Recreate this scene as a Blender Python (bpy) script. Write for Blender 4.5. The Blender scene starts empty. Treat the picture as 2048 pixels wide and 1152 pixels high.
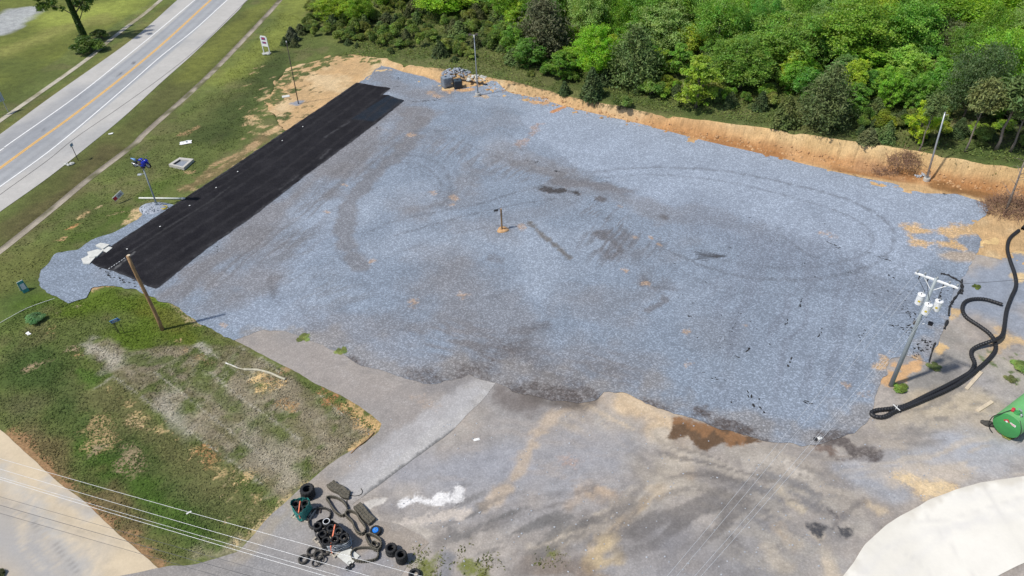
import bpy, math, random
import numpy as np
from mathutils import Vector, Matrix

# ------------------------------------------------------------ camera, sky, sun, exposure
C = bpy.context.scene.collection
SC = bpy.context.scene
CAM_H = 45.0
FPX, PITCH, ROLL = 1450.0, math.radians(39.2), math.radians(2.2)
_f = np.array([0, math.cos(PITCH), -math.sin(PITCH)])
_r = np.array([1.0, 0, 0])
_u = np.cross(_r, _f)
_cr, _sr = math.cos(ROLL), math.sin(ROLL)
CR, CU, CF = _cr*_r - _sr*_u, _sr*_r + _cr*_u, _f
cam_data = bpy.data.cameras.new('camera')
cam = bpy.data.objects.new('camera', cam_data)
C.objects.link(cam)
cam_data.sensor_width = 36.0
cam_data.lens = FPX/2048*36.0
cam_data.clip_end = 6000
cam.matrix_world = Matrix(((CR[0], CU[0], -CF[0], 0), (CR[1], CU[1], -CF[1], 0), (CR[2], CU[2], -CF[2], CAM_H), (0, 0, 0, 1)))
SC.camera = cam

SUN_EL = math.radians(57)
SUN_TO = np.array([0.943, 0.334])            # the way shadows fall on the ground
sun_data = bpy.data.lights.new('sun', 'SUN')
sun = bpy.data.objects.new('sun', sun_data)
C.objects.link(sun)
sun_data.energy = 3.9
sun_data.angle = math.radians(2.2)
sun_data.color = (1.0, 0.95, 0.87)
sun.rotation_euler = Vector((SUN_TO[0]*math.cos(SUN_EL), SUN_TO[1]*math.cos(SUN_EL), -math.sin(SUN_EL))).to_track_quat('-Z', 'Y').to_euler()
world = bpy.data.worlds.new('World')
SC.world = world
world.use_nodes = True
_nt = world.node_tree
_sky = _nt.nodes.new('ShaderNodeTexSky')
_sky.sky_type = 'NISHITA'
_sky.sun_disc = False
_sky.sun_elevation = SUN_EL
_sky.sun_rotation = math.atan2(-SUN_TO[0], -SUN_TO[1])
_bg = _nt.nodes['Background']
_bg.inputs['Strength'].default_value = 0.115
_nt.links.new(_sky.outputs['Color'], _bg.inputs['Color'])
SC.view_settings.view_transform = 'Standard'
SC.view_settings.look = 'None'
SC.view_settings.exposure = 0.08
SC.view_settings.gamma = 1.0

# ------------------------------------------------------------ helpers
rnd = random.Random(7)
PI = math.pi

def G(px, py, z=0.0):
    d = CF*FPX + CR*(px-1024) - CU*(py-576)
    t = (z-CAM_H)/d[2]
    return np.array([d[0]*t, d[1]*t, z])

def G2(p, z=0.0):
    return G(p[0], p[1], z)[:2]

def project(p):
    q = np.array(p, float) - np.array([0, 0, CAM_H])
    w = q @ CF
    return 1024 + FPX*(q @ CR)/w, 576 - FPX*(q @ CU)/w

def px_size(p):
    """metres covered by one photograph pixel at a point"""
    return float((np.array(p, float)-np.array([0, 0, CAM_H])) @ CF)/FPX

def hash2(ix, iy, seed):
    h = (ix.astype(np.int64)*374761393 + iy.astype(np.int64)*668265263 + seed*974711) & 0xffffffff
    h = ((h ^ (h >> 13))*1274126177) & 0xffffffff
    h = ((h ^ (h >> 16))*2246822519) & 0xffffffff
    return ((h ^ (h >> 15)) & 0xffffff)/float(0xffffff)

def vnoise(x, y, seed=0):
    ix, iy = np.floor(x), np.floor(y)
    fx, fy = x-ix, y-iy
    fx = fx*fx*(3-2*fx); fy = fy*fy*(3-2*fy)
    a, b = hash2(ix, iy, seed), hash2(ix+1, iy, seed)
    c, d = hash2(ix, iy+1, seed), hash2(ix+1, iy+1, seed)
    return (a*(1-fx)+b*fx)*(1-fy) + (c*(1-fx)+d*fx)*fy

def fbm(x, y, scale, seed=0, octs=4):
    v = 0; a = 0.5; s = 1.0/scale; tot = 0
    for k in range(octs):
        v = v + a*vnoise(x*s+17.3*k, y*s-9.1*k, seed+k*31); tot += a
        a *= 0.5; s *= 2.03
    return v/tot

def sstep(a, b, x):
    t = np.clip((x-a)/(b-a), 0, 1)
    return t*t*(3-2*t)

def seg_dist(x, y, a, b):
    dx, dy = b[0]-a[0], b[1]-a[1]
    t = np.clip(((x-a[0])*dx+(y-a[1])*dy)/max(dx*dx+dy*dy, 1e-9), 0, 1)
    return np.hypot(x-a[0]-t*dx, y-a[1]-t*dy), t

def line_dist(x, y, pts):
    d = np.full(x.shape, 1e9)
    if len(pts) == 1:
        return np.hypot(x-pts[0][0], y-pts[0][1])
    for a, b in zip(pts[:-1], pts[1:]):
        d = np.minimum(d, seg_dist(x, y, a, b)[0])
    return d

def poly_sd(x, y, pts):
    d = np.full(x.shape, 1e9); inside = np.zeros(x.shape, bool)
    n = len(pts)
    for i in range(n):
        a, b = pts[i], pts[(i+1) % n]
        d = np.minimum(d, seg_dist(x, y, a, b)[0])
        cond = (a[1] > y) != (b[1] > y)
        xx = (b[0]-a[0])*(y-a[1])/((b[1]-a[1]) if abs(b[1]-a[1]) > 1e-9 else 1e-9)+a[0]
        inside ^= cond & (x < xx)
    return np.where(inside, -d, d)

def P(pxs):
    return [tuple(G2(p)) for p in pxs]

def smooth_path(pts, n=8, closed=False):
    """Catmull-Rom through the points"""
    pts = [np.array(p, float) for p in pts]; out = []
    m = len(pts)
    for i in range(m if closed else m-1):
        if closed:
            p0, p1, p2, p3 = pts[i-1], pts[i], pts[(i+1) % m], pts[(i+2) % m]
        else:
            p0, p1, p2, p3 = pts[max(i-1, 0)], pts[i], pts[i+1], pts[min(i+2, m-1)]
        for k in range(n):
            t = k/n
            out.append(0.5*((2*p1)+(-p0+p2)*t+(2*p0-5*p1+4*p2-p3)*t*t+(-p0+3*p1-3*p2+p3)*t**3))
    if not closed: out.append(pts[-1])
    return out

def tag(o, label=None, cat=None, group=None, kind=None):
    if label: o['label'] = label
    if cat: o['category'] = cat
    if group: o['group'] = group
    if kind: o['kind'] = kind
    return o

def link_mesh(name, me, mat=None, parent=None, loc=None):
    o = bpy.data.objects.new(name, me)
    C.objects.link(o)
    if mat is not None: me.materials.append(mat)
    if parent is not None: o.parent = parent
    if loc is not None: o.location = loc
    return o

def np_mesh(name, verts, faces, smooth=False):
    """faces: (n,k) array or list of polygons"""
    me = bpy.data.meshes.new(name)
    verts = np.asarray(verts, np.float32)
    if isinstance(faces, np.ndarray):
        n, k = faces.shape
        loops = faces.ravel().astype(np.int32); starts = (np.arange(n)*k).astype(np.int32)
    else:
        lens = np.array([len(f) for f in faces], np.int32); n = len(faces)
        loops = np.array([i for f in faces for i in f], np.int32)
        starts = np.concatenate(([0], np.cumsum(lens)[:-1])).astype(np.int32)
    me.vertices.add(len(verts)); me.vertices.foreach_set('co', verts.ravel())
    me.loops.add(len(loops)); me.loops.foreach_set('vertex_index', loops)
    me.polygons.add(n); me.polygons.foreach_set('loop_start', starts)
    me.update(calc_edges=True)
    me.polygons.foreach_set('use_smooth', np.full(n, smooth))
    me.validate()
    return me

def set_color(me, name, cols):
    at = me.attributes.new(name, 'FLOAT_COLOR', 'POINT')
    a = np.ones((len(me.vertices), 4), np.float32); a[:, :cols.shape[1]] = cols
    at.data.foreach_set('color', a.ravel())

def set_float(me, name, v):
    at = me.attributes.new(name, 'FLOAT', 'POINT')
    at.data.foreach_set('value', np.asarray(v, np.float32))

class MB:
    """collects shapes that become ONE mesh"""
    def __init__(s): s.v = []; s.f = []
    def add(s, vs, fs):
        b = len(s.v); s.v += [tuple(map(float, p)) for p in vs]; s.f += [tuple(b+i for i in f) for f in fs]
        return s
    def box(s, c, size, rz=0.0, M=None, bev=0.0):
        x, y, z = size[0]/2, size[1]/2, size[2]/2
        if bev <= 0:
            vs = [(-x,-y,-z),(x,-y,-z),(x,y,-z),(-x,y,-z),(-x,-y,z),(x,-y,z),(x,y,z),(-x,y,z)]
            fs = [(3,2,1,0),(4,5,6,7),(0,1,5,4),(1,2,6,5),(2,3,7,6),(3,0,4,7)]
        else:
            b = min(bev, x*.9, y*.9, z*.9)
            rings = []
            for zz, q in ((-z, b), (-z+b, 0), (z-b, 0), (z, b)):
                X, Y = x-q, y-q; e = b
                rings.append([(-X+e,-Y,zz),(X-e,-Y,zz),(X,-Y+e,zz),(X,Y-e,zz),(X-e,Y,zz),(-X+e,Y,zz),(-X,Y-e,zz),(-X,-Y+e,zz)])
            vs = [p for r in rings for p in r]; fs = [tuple(range(7,-1,-1)), tuple(range(24,32))]
            for k in range(3):
                for i in range(8):
                    j = (i+1) % 8; fs.append((k*8+i, k*8+j, k*8+8+j, k*8+8+i))
        out = []
        ca, sa = math.cos(rz), math.sin(rz)
        for p in vs:
            p = (p[0]*ca-p[1]*sa, p[0]*sa+p[1]*ca, p[2])
            if M is not None: p = M @ Vector(p)
            out.append((p[0]+c[0], p[1]+c[1], p[2]+c[2]))
        return s.add(out, fs)
    def tube(s, path, r, seg=8, closed=False, caps=True):
        path = [np.array(p, float) for p in path]; n = len(path)
        rs = r if hasattr(r, '__len__') else [r]*n
        vs = []; prev = None
        for i in range(n):
            if closed: t = path[(i+1) % n]-path[i-1]
            else: t = path[min(i+1, n-1)]-path[max(i-1, 0)]
            t = t/(np.linalg.norm(t)+1e-12)
            if prev is None:
                a = np.array([0, 0, 1.0]) if abs(t[2]) < .9 else np.array([1.0, 0, 0])
                u = np.cross(a, t)
            else:
                u = prev - t*(prev @ t)
            u /= (np.linalg.norm(u)+1e-12); prev = u; w = np.cross(t, u)
            for k in range(seg):
                an = 2*PI*k/seg
                vs.append(path[i]+rs[i]*(u*math.cos(an)+w*math.sin(an)))
        fs = []
        for i in range(n if closed else n-1):
            for k in range(seg):
                a = i*seg; b = ((i+1) % n)*seg; j = (k+1) % seg
                fs.append((a+k, a+j, b+j, b+k))
        if caps and not closed:
            fs.append(tuple(range(seg-1, -1, -1))); fs.append(tuple((n-1)*seg+k for k in range(seg)))
        return s.add(vs, fs)
    def lathe(s, prof, c=(0,0,0), seg=24, M=None, capb=False, capt=False, closed=False):
        vs = []; m = len(prof)
        for (r, z) in prof:
            for k in range(seg):
                a = 2*PI*k/seg; p = (r*math.cos(a), r*math.sin(a), z)
                if M is not None: p = M @ Vector(p)
                vs.append((p[0]+c[0], p[1]+c[1], p[2]+c[2]))
        fs = []
        for i in range(m if closed else m-1):
            i2 = (i+1) % m
            for k in range(seg):
                j = (k+1) % seg; fs.append((i*seg+k, i*seg+j, i2*seg+j, i2*seg+k))
        if capb: fs.append(tuple(range(seg-1, -1, -1)))
        if capt: fs.append(tuple((m-1)*seg+k for k in range(seg)))
        return s.add(vs, fs)
    def prism(s, pts, z0, z1, zf=None):
        """outline extruded upward"""
        n = len(pts)
        vs = [(p[0], p[1], z0) for p in pts]+[(p[0], p[1], z1) for p in pts]
        fs = [tuple(range(n-1, -1, -1)), tuple(range(n, 2*n))]
        for i in range(n):
            j = (i+1) % n; fs.append((i, j, n+j, n+i))
        return s.add(vs, fs)
    def blob(s, c, rad, seed=0, amp=.25, seg=10, rings=6, flat=0.0):
        """an uneven stone-like lump"""
        q = random.Random(seed); vs = []; fs = []
        ph = [q.random()*6.28 for _ in range(4)]
        for i in range(rings+1):
            th = PI*i/rings
            for k in range(seg):
                a = 2*PI*k/seg
                w = 1+amp*(math.sin(2*a+ph[0]+th)*.5+math.sin(3*a+ph[1]-2*th)*.35+math.sin(3*th+ph[2])*.3)
                z = rad[2]*math.cos(th)*w
                vs.append((c[0]+rad[0]*math.sin(th)*math.cos(a)*w, c[1]+rad[1]*math.sin(th)*math.sin(a)*w, c[2]+max(z, -rad[2]*(1-flat))))
        for i in range(rings):
            for k in range(seg):
                j = (k+1) % seg; fs.append((i*seg+k, (i+1)*seg+k, (i+1)*seg+j, i*seg+j))
        return s.add(vs, fs)
    def build(s, name, mat, parent=None, smooth=False, loc=None, auto=False):
        me = bpy.data.meshes.new(name)
        me.from_pydata(s.v, [], s.f); me.update()
        if smooth: me.polygons.foreach_set('use_smooth', [True]*len(me.polygons))
        o = link_mesh(name, me, mat, parent, loc)
        if auto:
            me.set_sharp_from_angle(angle=math.radians(38))
        return o

def empty(name, loc, rz=0.0):
    o = bpy.data.objects.new(name, None); C.objects.link(o)
    o.location = tuple(map(float, loc)); o.rotation_euler = (0, 0, rz); o.empty_display_size = .3
    return o

def copy_tree(o, parent=None):
    c = o.copy(); C.objects.link(c)
    if parent is not None: c.parent = parent
    for ch in list(o.children): copy_tree(ch, c)
    return c

# ------------------------------------------------------------ materials
def new_mat(name):
    m = bpy.data.materials.new(name); m.use_nodes = True
    nt = m.node_tree
    return m, nt, nt.nodes['Principled BSDF']

def N(nt, typ, **kw):
    n = nt.nodes.new(typ)
    for k, v in kw.items(): setattr(n, k, v)
    return n

def mathn(nt, op, a, b=None, clamp=False):
    n = nt.nodes.new('ShaderNodeMath'); n.operation = op; n.use_clamp = clamp
    for i, v in enumerate((a, b)):
        if v is None: continue
        if isinstance(v, (int, float)): n.inputs[i].default_value = v
        else: nt.links.new(v, n.inputs[i])
    return n.outputs[0]

def mixc(nt, fac, a, b, blend='MIX'):
    n = nt.nodes.new('ShaderNodeMix'); n.data_type = 'RGBA'; n.blend_type = blend
    for sock, v in ((n.inputs[0], fac), (n.inputs[6], a), (n.inputs[7], b)):
        if isinstance(v, (int, float)): sock.default_value = v
        elif isinstance(v, (tuple, list)): sock.default_value = (*v[:3], 1)
        else: nt.links.new(v, sock)
    return n.outputs[2]

def noise_out(nt, co, scale, detail=4.0, rough=.55):
    n = nt.nodes.new('ShaderNodeTexNoise'); n.inputs['Scale'].default_value = scale
    n.inputs['Detail'].default_value = detail; n.inputs['Roughness'].default_value = rough
    nt.links.new(co, n.inputs['Vector'])
    return n.outputs['Fac']

def mapr(nt, v, a, b, c=0.0, d=1.0, smooth=False):
    n = nt.nodes.new('ShaderNodeMapRange')
    if smooth: n.interpolation_type = 'SMOOTHSTEP'
    nt.links.new(v, n.inputs[0])
    for i, x in zip((1, 2, 3, 4), (a, b, c, d)): n.inputs[i].default_value = x
    return n.outputs[0]

def plain(name, col, rough=.6, metal=0.0, var=.18, scale=6.0, bump=0.0, spec=.5):
    """a paint / metal / rubber with mild procedural variation"""
    m, nt, b = new_mat(name)
    co = N(nt, 'ShaderNodeTexCoord').outputs['Object']
    n = noise_out(nt, co, scale, 5)
    f = mapr(nt, n, .3, .7, 1-var, 1+var)
    cc = nt.nodes.new('ShaderNodeVectorMath'); cc.operation = 'SCALE'
    cc.inputs[0].default_value = col; nt.links.new(f, cc.inputs['Scale'])
    nt.links.new(cc.outputs[0], b.inputs['Base Color'])
    b.inputs['Roughness'].default_value = rough; b.inputs['Metallic'].default_value = metal
    b.inputs['Specular IOR Level'].default_value = spec
    if bump:
        bp = N(nt, 'ShaderNodeBump'); bp.inputs['Strength'].default_value = bump; bp.inputs['Distance'].default_value = .02
        nt.links.new(noise_out(nt, co, scale*6, 4), bp.inputs['Height']); nt.links.new(bp.outputs[0], b.inputs['Normal'])
    return m

def sheet_mat(name, rag_scale=1.2, rag_amt=.9, rag_w=.12, specks=((3.0, .25),), vor=None, bump=.3, bump_scale=8.0, rough=.95, stretch=None, patch=(.3, .12), spec=.2):
    """ground surfaces: vertex colours 'base' and 'over' mixed by the mask 'msk' with a ragged edge, fine grain on top"""
    m, nt, b = new_mat(name)
    co = N(nt, 'ShaderNodeTexCoord').outputs['Object']
    A = N(nt, 'ShaderNodeAttribute', attribute_name='base'); B = N(nt, 'ShaderNodeAttribute', attribute_name='over')
    K = N(nt, 'ShaderNodeAttribute', attribute_name='msk')
    rg = noise_out(nt, co, rag_scale, 8, .74)
    k = mathn(nt, 'ADD', K.outputs['Fac'], mathn(nt, 'MULTIPLY', mathn(nt, 'SUBTRACT', rg, .5), rag_amt))
    # no overlay where the mask is nil
    k = mathn(nt, 'MULTIPLY', mapr(nt, k, .5-rag_w, .5+rag_w, smooth=True), mapr(nt, K.outputs['Fac'], .02, .12))
    col = mixc(nt, k, A.outputs['Color'], B.outputs['Color'])
    f = None
    for s, amt in specks:
        n = mapr(nt, noise_out(nt, co, s, 3, .6), .28, .72, 1-amt, 1+amt)
        f = n if f is None else mathn(nt, 'MULTIPLY', f, n)
    if patch:
        f = mathn(nt, 'MULTIPLY', f, mapr(nt, noise_out(nt, co, patch[0], 5, .6), .3, .7, 1-patch[1], 1+patch[1]))
    if vor:
        v = N(nt, 'ShaderNodeTexVoronoi'); v.inputs['Scale'].default_value = vor[0]
        nt.links.new(co, v.inputs['Vector'])
        sep = N(nt, 'ShaderNodeSeparateColor'); nt.links.new(v.outputs['Color'], sep.inputs[0])
        f = mathn(nt, 'MULTIPLY', f, mathn(nt, 'ADD', mathn(nt, 'MULTIPLY', mathn(nt, 'POWER', sep.outputs[0], 2.5), vor[1]*2.6), 1-vor[1]*.75))
    s2 = N(nt, 'ShaderNodeVectorMath', operation='SCALE')
    nt.links.new(col, s2.inputs[0]); nt.links.new(f, s2.inputs['Scale'])
    nt.links.new(s2.outputs[0], b.inputs['Base Color'])
    b.inputs['Roughness'].default_value = rough; b.inputs['Specular IOR Level'].default_value = spec
    bp = N(nt, 'ShaderNodeBump'); bp.inputs['Strength'].default_value = bump; bp.inputs['Distance'].default_value = .06
    nt.links.new(noise_out(nt, co, bump_scale, 5, .65), bp.inputs['Height']); nt.links.new(bp.outputs[0], b.inputs['Normal'])
    if stretch:
        mp = N(nt, 'ShaderNodeMapping'); mp.vector_type = 'TEXTURE'; nt.links.new(co, mp.inputs['Vector'])
        mp.inputs['Rotation'].default_value = (0, 0, stretch[0]); mp.inputs['Scale'].default_value = (1, 6, 6)
        b2 = N(nt, 'ShaderNodeBump'); b2.inputs['Strength'].default_value = stretch[2]; b2.inputs['Distance'].default_value = .35
        nt.links.new(noise_out(nt, mp.outputs[0], stretch[1], 4, .6), b2.inputs['Height']); nt.links.new(bp.outputs[0], b2.inputs['Normal']); nt.links.new(b2.outputs[0], b.inputs['Normal'])
    return m

# ------------------------------------------------------------ terrain height
_TOE = [((600, 108), 0, 0), ((700, 118), 0.05, .03), ((760, 128), .35, .05), ((830, 147), .6, .05), ((900, 161), .8, .06), ((1000, 179), 0.8, .06),
        ((1120, 209), 0.9, .06), ((1250, 240), 1.2, .06), ((1400, 271), 1.65, .06), ((1500, 293), 2.1, .06), ((1620, 317), 2.4, .06),
        ((1750, 338), 2.4, .06), ((1850, 354), 2.4, .06), ((1950, 372), 2.4, .06), ((2060, 388), 2.4, .06), ((2400, 450), 2.4, .06)]
TOE = [(G2(p), h, k) for p, h, k in _TOE]
_DITCH = P([(700, -160), (620, -75), (559, 0), (507, 57), (412, 155), (295, 260), (267, 288), (175, 358), (100, 420), (0, 500), (-120, 590), (-260, 690)])
DITCH = [tuple(p) for p in smooth_path(_DITCH, 5)]

def bank(x, y):
    """signed distance behind the toe line, bank height, slope"""
    x = np.asarray(x, float); y = np.asarray(y, float)
    best = np.full(x.shape, 1e9); sg = np.zeros(x.shape); hb = np.zeros(x.shape); kk = np.zeros(x.shape)
    for (a, h0, k0), (b, h1, k1) in zip(TOE[:-1], TOE[1:]):
        d, t = seg_dist(x, y, a, b)
        m = d < best
        best = np.where(m, d, best)
        cr = (b[0]-a[0])*(y-a[1])-(b[1]-a[1])*(x-a[0])
        sg = np.where(m, np.sign(cr), sg); hb = np.where(m, h0+(h1-h0)*t, hb); kk = np.where(m, k0+(k1-k0)*t, kk)
    return best*sg, hb, kk

def height(x, y, rough=True):
    x = np.asarray(x, float); y = np.asarray(y, float)
    s, hb, k = bank(x, y)
    run = .32*hb+.35
    t = np.clip(s/run, 0, 1)
    z = hb*(t**.8)*(1-.12*(1-t)) + k*np.clip(s-run, 0, 80)
    if rough:
        f = sstep(0, 2.5, s)*np.clip(hb, 0, 1)
        z = z + f*(fbm(x, y, 7, 5, 3)-.5)*.8
    d = line_dist(x, y, DITCH)
    z = z - .16*(1-sstep(.25, 1.0, d))
    return z

def on_ground(px, py):
    """where the sight line of a photograph pixel meets the terrain"""
    d = CF*FPX + CR*(px-1024) - CU*(py-576)
    t0 = (8-CAM_H)/d[2]; t1 = (-.5-CAM_H)/d[2]
    ts = np.linspace(t0, t1, 400)
    z = height(d[0]*ts, d[1]*ts)
    below = np.nonzero(CAM_H+d[2]*ts <= z)[0]
    t = ts[below[0]] if len(below) else -CAM_H/d[2]
    return np.array([d[0]*t, d[1]*t, float(height(np.array([d[0]*t]), np.array([d[1]*t]))[0])])

class Field:
    """colours and masks painted on a surface, in world metres"""
    def __init__(s, x, y, base, over):
        s.x, s.y = x, y; n = len(x); s.hilly = False
        s.base = np.tile(np.array(base, float), (n, 1)); s.over = np.tile(np.array(over, float), (n, 1)); s.msk = np.zeros(n)
    def brush(s, pts, r, soft=1.0, rag=.5, seed=1, poly=False):
        w = [tuple(on_ground(*p)[:2]) for p in pts] if s.hilly else P(pts)
        wx = [p[0] for p in w]; wy = [p[1] for p in w]; g = 2.6*r+.5
        sel = np.nonzero((s.x > min(wx)-g) & (s.x < max(wx)+g) & (s.y > min(wy)-g) & (s.y < max(wy)+g))[0]
        out = np.zeros(len(s.x))
        if not len(sel): return out
        x, y = s.x[sel], s.y[sel]
        if poly: d = np.maximum(poly_sd(x, y, w), -r)+r
        else: d = line_dist(x, y, w)
        d = d + rag*r*(fbm(x, y, max(r*.9, .5), seed, 6)-.5)*2.3
        out[sel] = 1-sstep(1-soft, 1.0, d/r) if soft < 1 else 1-sstep(0, 1.0, d/r)
        return out
    def tint(s, pts, r, col, amt=1.0, soft=.8, rag=.6, seed=1, poly=False):
        m = (s.brush(pts, r, soft, rag, seed, poly)*amt)[:, None]
        s.base = s.base*(1-m)+np.array(col)*m
    def cover(s, pts, r, col, amt=1.0, soft=.9, rag=.6, seed=1, poly=False):
        m = s.brush(pts, r, soft, rag, seed, poly)*amt
        k = (m > s.msk*.6)[:, None] & (m[:, None] > .02)
        s.over = np.where(k, np.array(col), s.over)
        s.msk = np.maximum(s.msk, m)
    def noise_tint(s, col, scale, lo, hi, amt=1.0, seed=3, octs=4, sub=1.0):
        m = (sstep(lo, hi, fbm(s.x, s.y, scale, seed, octs))*amt*sub)
        m = (m if hasattr(m, '__len__') else np.full(len(s.x), m))[:, None]
        s.base = s.base*(1-m)+np.array(col)*m

def sheet(name, outline, step, zoff, painter, mat, ragamt=.0, ragscale=1.5, holes=(), zfun=None, base=(.2,.2,.2), over=(.3,.3,.3), clip=None):
    """a ground surface cut out along an uneven outline"""
    w = outline
    xs = [p[0] for p in w]; ys = [p[1] for p in w]
    gx = np.arange(min(xs)-1, max(xs)+1+step, step); gy = np.arange(min(ys)-1, max(ys)+1+step, step)
    X, Y = np.meshgrid(gx, gy, indexing='ij'); nx, ny = X.shape
    x, y = X.ravel(), Y.ravel()
    sd = poly_sd(x, y, w)
    for h in holes: sd = np.maximum(sd, -poly_sd(x, y, h))
    if callable(ragamt): ragamt = ragamt(x, y)
    sd = sd + (fbm(x, y, ragscale, 11, 5)-.5)*2*ragamt
    ins = (sd < 0)
    idx = np.arange(nx*ny).reshape(nx, ny)
    q = np.stack([idx[:-1, :-1], idx[1:, :-1], idx[1:, 1:], idx[:-1, 1:]], -1).reshape(-1, 4)
    cnt = ins[q].sum(1)
    quads = q[cnt == 4]
    ex, ey, ef = [], [], []; nb = nx*ny
    for c in q[(cnt > 0) & (cnt < 4)]:
        poly = []
        for i in range(4):
            a, b = c[i], c[(i+1) % 4]
            if ins[a]: poly.append(int(a))
            if ins[a] != ins[b]:
                t = sd[a]/(sd[a]-sd[b])
                ex.append(x[a]+(x[b]-x[a])*t); ey.append(y[a]+(y[b]-y[a])*t)
                poly.append(nb+len(ex)-1)
        if len(poly) > 2: ef.append(poly)
    x = np.concatenate((x, ex)); y = np.concatenate((y, ey))
    faces = [tuple(f) for f in quads.tolist()]+ef
    used = np.zeros(len(x), bool)
    used[quads.ravel()] = True
    for f in ef: used[list(f)] = True
    remap = np.cumsum(used)-1
    x, y = x[used], y[used]
    faces = [tuple(int(remap[i]) for i in f) for f in faces]
    z = (height(x, y) if zfun is None else zfun(x, y)) + zoff
    F = Field(x, y, base, over)
    if painter: painter(F)
    me = np_mesh(name, np.stack([x, y, z], 1), faces, smooth=True)
    set_color(me, 'base', np.clip(F.base, .005, .95)); set_color(me, 'over', np.clip(F.over, .005, .95)); set_float(me, 'msk', F.msk)
    o = link_mesh(name, me, mat)
    tag(o, kind='structure')
    return o

# colours (albedo)
def streaks(F, pts, r, p_dir, col, ln, wd, lo, hi, amt, seed=1):
    """drag marks running one way inside a brushed area"""
    a, b = G2(p_dir[0]), G2(p_dir[1]); t = (b-a)/np.hypot(*(b-a))
    u = F.x*t[0]+F.y*t[1]; v = -F.x*t[1]+F.y*t[0]
    v = v + (fbm(F.x, F.y, 5, seed+5, 2)-.5)*1.5
    n = fbm(u/ln, v/wd, 1.0, seed, 4)
    m = (sstep(lo, hi, n)*F.brush(pts, r, 1, .5, seed)*amt)[:, None]
    F.base = F.base*(1-m)+np.array(col)*m

BLUE = (.205, .243, .297); DUST = (.192, .188, .195); ORANGE = (.50, .31, .16); TAN = (.40, .33, .26); CLAY = (.45, .22, .10)
DARK = (.05, .05, .055); BROWN = (.11, .075, .05); PALE = (.30, .34, .40)
ASPH = (.27, .255, .245)

# ------------------------------------------------------------ outlines, in photograph pixels
LOT = [(742,150),(762,131),(807,145),(827,150),(882,161),(885,182),(922,177),(957,172),(987,172),(1024,187),(1086,199),(1131,214),(1199,230),(1274,247),(1374,273),(1424,286),
       (1536,311),(1611,330),(1711,354),(1786,368),(1848,388),(1911,389),(1961,404),(1981,415),(1971,433),(1948,448),(1945,458),(1965,480),(1950,520),(1925,552),(1900,598),(1896,640),(1885,662),(1857,727),(1810,712),
       (1775,722),(1772,745),(1765,765),(1745,800),(1735,850),(1700,868),(1640,886),(1600,893),(1536,884),(1449,861),(1399,841),(1349,829),(1286,803),(1249,788),(1206,783),(1194,798),(1154,806),(1100,801),
       (1061,791),(1024,781),(987,764),(937,752),(862,770),(824,761),(774,748),(724,733),(699,716),(662,698),(624,683),(569,664),(527,659),(500,672),(467,683),(395,646),(370,626),(347,610),
       (312,601),(287,588),(262,578),(225,572),(185,577),(172,596),(137,608),(107,593),(82,576),(75,562),(85,540),(112,508),(155,500),(182,481),(215,470),(250,455),(285,432),(295,416),(312,405),(337,408),(360,412),(540,300)]
STRIP = [(714,166),(747,172),(782,177),(773,184),(764,191),(777,191),(793,197),(809,202),(760,242),(699,288),(605,357),(512,430),(412,500),(318,576),(313,579),(295,574),(262,558),(225,543),(197,536),(181,526),(232,487),(375,394),(450,345),(540,284),(630,224)]
DRIVE = [(467,681),(505,650),(527,640),(575,642),(632,666),(672,683),(709,700),(734,717),(784,730),(850,745),(935,722),(1010,745),(990,770),(975,790),(902,864),(800,940),(704,1009),(730,1040),(800,1050),(860,1085),(835,1110),(800,1152),(760,1230),(250,1230),(200,1160),(312,1137),(337,1134),(387,1129),(425,1118),(475,1103),(512,1066),(547,1026),(584,994),(612,969),(657,931),(687,911),(729,889),(757,864),(764,848),(732,823),(687,793),(637,771),(599,748),(530,712)]
YARD = [(985,760),(937,751),(1061,760),(1206,770),(1349,815),(1536,860),(1640,860),(1695,830),(1735,765),(1760,695),(1835,695),(1855,640),(1865,590),(1900,540),(1910,510),(1920,465),(2120,470),(2300,520),(2400,900),(2300,1330),(800,1330),(790,1180),(700,1100),(690,1010),(800,935),(895,862),(960,800)]
GRASS_ISLE = [[(815,1152),(822,1122),(838,1108),(868,1104),(884,1112),(882,1140),(876,1160),(860,1200),(815,1200)],
              [(910,1160),(908,1110),(925,1095),(955,1105),(985,1132),(990,1160),(980,1200),(915,1200)],
              [(1075,1152),(1090,1118),(1112,1092),(1122,1100),(1112,1125),(1100,1150),(1090,1200),(1070,1200)]]
SIDE = [(-260,600),(-120,730),(0,859),(12,868),(57,911),(120,966),(175,1009),(237,1071),(287,1111),(318,1137),(330,1165),(380,1240),(200,1400),(-300,1400),(-600,900)]
PAD = [(1650,1210),(1686,1152),(1706,1126),(1728,1091),(1771,1051),(1798,1034),(1836,1014),(1856,1001),(1911,980),(1961,966),(1993,961),(2048,954),(2150,945),(2300,960),(2300,1090),(2150,1092),(2048,1127),(1996,1152),(1920,1210)]
DIRT = [(533,206),(545,180),(560,152),(585,136),(612,128),(640,118),(690,107),(720,112),(760,119),(800,128),(880,139),(960,152),(1024,163),(1110,187),(1200,207),(1300,227),(1360,236),(1450,246),(1536,258),(1600,268),(1680,280),(1760,290),(1830,303),(1900,317),(1970,332),(2030,342),(2200,350),(2300,480),(2120,520),(2048,530),(2000,520),(1960,510),(1900,505),(1900,440),
        (1850,395),(1700,362),(1500,318),(1300,270),(1130,225),(1000,192),(940,190),(880,190),(840,170),(790,165),(740,160),(690,200),(640,230),(600,255),(570,262),(560,250),(545,225)]

DIRT_W = [tuple(on_ground(*p)[:2]) for p in DIRT]

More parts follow.
